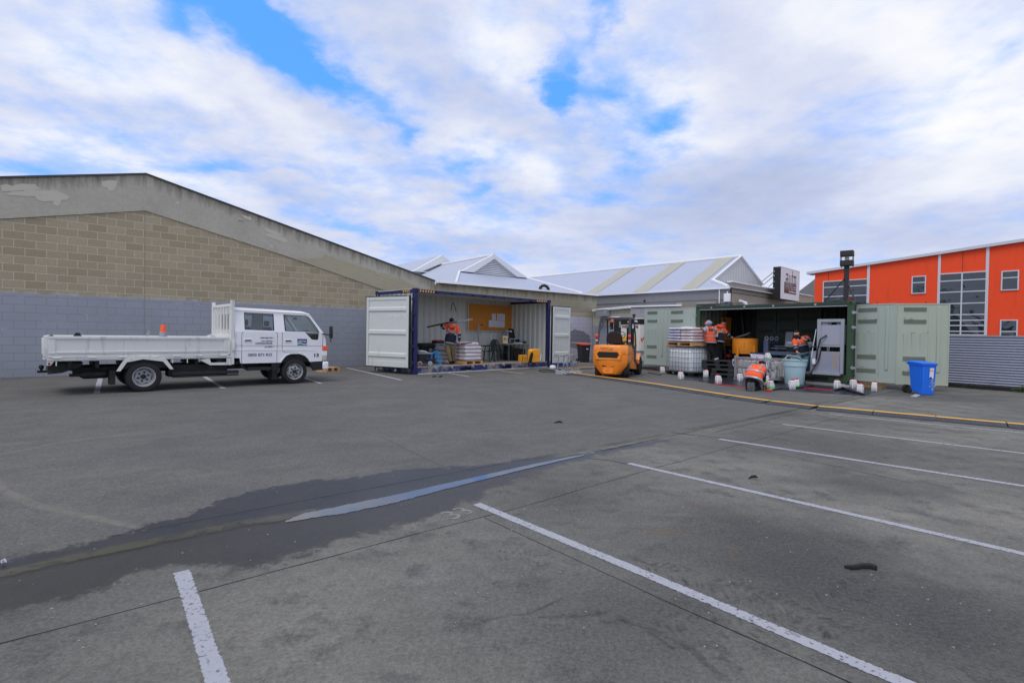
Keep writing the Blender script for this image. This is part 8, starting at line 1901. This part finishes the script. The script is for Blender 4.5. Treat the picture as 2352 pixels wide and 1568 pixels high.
    if sp.get('hood'):
        for k in range(7):
            a = radians(-60+25*k); c = hc-face*.005+hup*(.10*sin(a)); r_ = .112*max(.25, cos(a)) if k > 2 else .112*cos(a)+.02
            rr.append([c+hs*cos(2*pi*j/segs)*r_+face*(sin(2*pi*j/segs)*r_-.018) for j in range(segs)])
        rr.insert(0, [J['neck']+hs*cos(2*pi*j/segs)*.085+face*sin(2*pi*j/segs)*.085 for j in range(segs)])
        hm_.loft(rr); put(hm_, 'hood', 'grey_cloth')
    else:
        for k in range(6):
            a = radians(-28+22*k); c = hc-face*.016+hup*(.012+.098*sin(a)); r_ = .104*max(.12, cos(a)); rr.append([c+hs*cos(2*pi*j/segs)*r_*.93+face*(sin(2*pi*j/segs)*r_*(1.05 if sin(2*pi*j/segs) < 0 else (.35 if k < 2 else .9))-.0) for j in range(segs)])
        hm_.loft(rr); put(hm_, 'beanie' if sp.get('beanie') else 'hair', 'cloth_black' if sp.get('beanie') else 'hair')
    ey = MB()
    for sg in (-1, 1): ey.lathe([(.001, -.010), (.009, -.006), (.011, 0), (.009, .006), (.001, .010)], tuple(hc+face*.083+hs*sg*.032+hup*.008), 8)
    put(ey, 'eyes', 'ink_black', sub=0)
    if sp.get('coathood'):
        ch_ = MB(); b0_ = J['neck']-fw*.05-up*.02
        limb(ch_, [b0_+sd_*.13+fw*.05, b0_+sd_*.10-fw*.06-up*.04, b0_-fw*.10-up*.07, b0_-sd_*.10-fw*.06-up*.04, b0_-sd_*.13+fw*.05], [.035, .065, .075, .065, .035], rnd, seg=10, n=2); put(ch_, 'jacket_hood', 'hi_vis')
    if sp.get('muffs'):
        for sg in (-1, 1): m_ = MB().lathe([(.001, 0), (.042, 0), (.046, .015), (.042, .035), (.001, .04)], (0, 0, 0), 14, 'z'); q_ = hs.to_track_quat('Z', 'Y') if sg > 0 else (-hs).to_track_quat('Z', 'Y'); m_.v = [q_ @ v+hc+hs*sg*.085 for v in m_.v]; put(m_, 'ear_muff', 'cone_orange', sub=0)
        m_ = MB().tube([hc+hs*cos(a_)*.12+hup*sin(a_)*.125 for a_ in [pi*k/8 for k in range(9)]], .008, 6); put(m_, 'headband', 'plastic_black', sub=0)
    if sp.get('print'):
        m_ = MB()
        for i in range(sp['print']): 
            c = cC+up*(.06-.035*i)-fw*.158+sd_*.01; w_ = .09-.008*(i % 2); m_.tube([c-sd_*w_, c+sd_*w_], .011, 4, flat=.5, side=up)
        put(m_, 'back_print', 'ink_black', sub=0)
    if sp.get('gloves'):
        for s in sp['gloves']: m_ = MB(); limb(m_, [J['wr'+s], J['ha'+s], J['ha'+s]+(J['ha'+s]-J['wr'+s]).normalized()*.06], [.045, .052, .03], rnd, n=2); put(m_, 'glove', 'plastic_black')
    return body
def conv(ox, oy, k, Z):
    def f(x, y, dz=0.0): return at((ox+x/k)/1.7415, (oy+y/k)/1.7415, Z+dz)
    return f
# worker in the blue container, seen from behind
p = conv(1640, 1250, 6.273, 18.75)
J = dict(head=p(1050, 205), neck=p(1062, 300), chest=p(1065, 400), waist=p(1030, 575), hip=p(985, 760), hem=p(992, 800, 0), shL=p(930, 315), elL=p(845, 395, -.05), wrL=p(775, 305, -.06), haL=p(742, 290, -.04),
         shR=p(1180, 360), elR=p(1240, 560, -.05), wrR=p(1238, 730, -.1), haR=p(1285, 782, -.15), hiL=p(930, 800), knL=p(965, 1020, -.05), anL=p(1010, 1225, .02), toL=p(1060, 1285, .12), hiR=p(1062, 800), knR=p(1075, 1020, .15), anR=p(1078, 1210, .3), toR=p(1075, 1275, .42))
person('person in orange and navy jacket and khaki trousers carrying a tripod inside the blue container', J, (.25, .95, -.1), dict(seed=3, legmat='khaki', coathood=True, print=3, w=.93, beanie=False))
A = p(435, 365, -.05); B = p(1000, 245, -.22)
tp_ = thing('tripod', 'long dark survey tripod carried level on the worker shoulder', 'tripod', A, 0); inv_ = -A
MB().tube([A-A, B-A], .024, 6).build('leg', 'plastic_black', tp_); MB().tube([Vector((0, 0, .022)), B-A+Vector((0, 0, .02))], .010, 6).build('leg', 'rust', tp_); MB().tube([B-A, p(1420, 190, -.4)-A], .024, 6).tube([B-A+Vector((0, 0, -.04)), p(1420, 205, -.4)-A], .014, 5).build('leg', 'plastic_black', tp_)
hd_ = MB()
for k in range(6): c = p(1210+k*55, 222-8*k, -.32-.02*k)-A; hd_.box(c.x-.03, c.x+.03, c.y-.03, c.y+.03, c.z-.03, c.z+.035)
hd_.build('clamp', 'steel', tp_); MB().tube([p(1010, 250, -.25)-A, p(1555, 165, -.45)-A], .018, 6).tube([p(1555, 150, -.45)-A, p(1560, 200, -.45)-A], .012, 5).build('shaft', 'steel', tp_)
bar = MB().tube([p(1270, 790, -.25), p(1420, 770, -.3), p(1560, 755, -.3)], [.02, .022, .012], 6).build('pry_bar', 'plastic_black', None, smooth=True); tag(bar, 'short black bar lying on top of the bags under the worker hand', 'bar')
# worker with grey hood and orange ear muffs
p = conv(2780, 1250, 6.818, 18.0)
J = dict(head=p(368, 290), neck=p(375, 375), chest=p(385, 480), waist=p(405, 650), hip=p(425, 800), hem=p(428, 835), shL=p(285, 430), elL=p(240, 520, -.15), wrL=p(225, 465, -.3), haL=p(185, 440, -.35),
         shR=p(470, 440), elR=p(560, 520, .1), wrR=p(575, 470, .25), haR=p(560, 450, .32), hiL=p(400, 830), knL=p(450, 1040, .0), anL=p(535, 1240, .05), toL=p(600, 1285, .0), hiR=p(480, 830, .05), knR=p(530, 1040, .1), anR=p(580, 1225, .15), toR=p(640, 1275, .1))
bd = person('person in grey hood, orange ear muffs and hi-vis vest standing on black pallets', J, (.1, .98, -.1), dict(seed=5, hood=True, muffs=True, split='none', sleeve=False, sleevemat='grey_cloth', top='vest', print=3, w=.86, cuff=.7, shoemat='wheel_silver', bands=((1.0, 1), (1.85, 1))))
o = MB().box(-.1, .1, -.06, .06, -.10, .10).build('held_jug', 'jug_white', None, bevel=.02); MB().box(-.101, .101, -.061, .061, .02, .09).build('label_band', 'hazard_yellow', o); o.location = p(545, 590, .25); o.rotation_euler = (0, 0, .4); tag(o, 'white jug with yellow band held under the arm of the grey hooded worker', 'jug')
# worker reaching into the mixer
p = conv(2780, 1250, 6.818, 18.5)
J = dict(head=p(795, 255), neck=p(735, 330), chest=p(650, 450), waist=p(625, 620), hip=p(630, 800), hem=p(630, 820), shL=p(545, 400), elL=p(520, 560, .25), wrL=p(600, 640, .5), haL=p(660, 640, .6),
         shR=p(760, 420, -.1), elR=p(870, 570, -.15), wrR=p(990, 665, -.2), haR=p(1040, 685, -.22), hiL=p(590, 830), knL=p(600, 1060), anL=p(620, 1270), toL=p(700, 1300, .0), hiR=p(680, 830), knR=p(690, 1060, .1), anR=p(690, 1265, .1), toR=p(760, 1295, .1))
person('person in orange hooded coat reaching one arm to the yellow mixer drum', J, (.75, .45, -.5), dict(seed=9, coathood=True, print=2, w=.98, legmat='cloth_black', shoemat='plastic_black'))
# kneeling worker
p = conv(2920, 1380, 7.839, 13.6)
J = dict(head=p(1010, 605, .22), neck=p(955, 640, .18), chest=p(860, 740, .12), waist=p(750, 940, .0), hip=p(700, 1150, -.02), hem=p(725, 1120, -.02), shL=p(700, 690, .2), elL=p(640, 900, .35), wrL=p(760, 1130, .5), haL=p(800, 1200, .5),
         shR=p(1050, 740, .0), elR=p(1070, 960, .05), wrR=p(1075, 1240, .05), haR=p(1090, 1340, .05), hiL=p(610, 1190, .0), knL=p(600, 1385, .42), anL=p(600, 1330, -.05), toL=p(620, 1430, -.16), hiR=p(760, 1190, 0), knR=p(900, 1400, .38), anR=p(740, 1330, -.05), toR=p(730, 1430, -.16))
person('person kneeling on the ground in hi-vis orange vest and black clothes bent over a jug', J, (.5, .3, -.8), dict(seed=12, split='none', sleeve=False, sleevemat='cloth_black', top='vest', beanie=True, gloves='R', w=1.05, cuff=.72, bands=((.75, 1), (1.9, 1)), print=1))
for k, (x_, y_) in enumerate(((615, 1320), (725, 1325))):
    c = p(x_, y_, -.22); o = MB().loft([[(-.045, 0, -.13), (.045, 0, -.13), (.045, .05, -.12), (-.045, .05, -.12)], [(-.055, -.01, 0), (.055, -.01, 0), (.055, .06, 0), (-.055, .06, 0)], [(-.04, 0, .13), (.04, 0, .13), (.04, .05, .12), (-.04, .05, .12)]]).build('boot_sole', 'rubber_grey', [q for q in bpy.data.objects if q.name.startswith('person') and q.type == 'MESH' and q.parent is None][-1], bevel=.02, smooth=True)
    o.location = c-o.parent.location
# worker bending over the tub
p = conv(3050, 1300, 7.84, 16.35)
J = dict(head=p(1065, 265), neck=p(1120, 380), chest=p(1180, 500), waist=p(1230, 700), hip=p(1280, 900), hem=p(1270, 930), shL=p(1360, 390, .05), elL=p(1470, 460, -.05), wrL=p(1380, 475, -.25), haL=p(1320, 480, -.32),
         shR=p(1010, 470, .0), elR=p(1040, 690, -.12), wrR=p(1080, 830, -.25), haR=p(1110, 865, -.3), hiL=p(1345, 960), knL=p(1360, 1180, -.05), anL=p(1330, 1390, .0), toL=p(1290, 1440, -.12), hiR=p(1120, 950, .0), knR=p(1060, 1180, -.1), anR=p(1040, 1390, .0), toR=p(1010, 1430, -.12))
person('person with black hair in orange and navy coat and teal trousers behind the tub', J, (-.85, -.35, -.3), dict(seed=15, legmat='teal_cloth', w=.92, bands=((.6, 1), (1.75, 1))))
tg_ = MB().tube([p(1110, 870, -.34), p(850, 950, -.1), p(600, 1010, .3)], .012, 6).build('green_hose', 'hose_green', None, smooth=True); tag(tg_, 'taut green hose running left from the bending worker hand', 'hose')
tg_ = MB().tube([p(1330, 500, -.34), p(1440, 640, -.3), p(1500, 820, -.28), p(1450, 1000, -.28), p(1330, 1110, -.3)], .013, 6).build('green_hose', 'hose_green', None, smooth=True); tag(tg_, 'green hose curving from the bending worker into the tub', 'hose')
cl = MB(); root_ = bpy.data.objects['person.004']; 
limb(cl, [p(1040, 300, -.02), p(1080, 380, -.06), p(1130, 440, -.05), p(1170, 380, .0)], [.05, .07, .08, .06], random.Random(2), n=2)
for v in cl.v: v -= root_.location
cl.build('scarf', 'cloth_black', root_, smooth=True, sub=1)
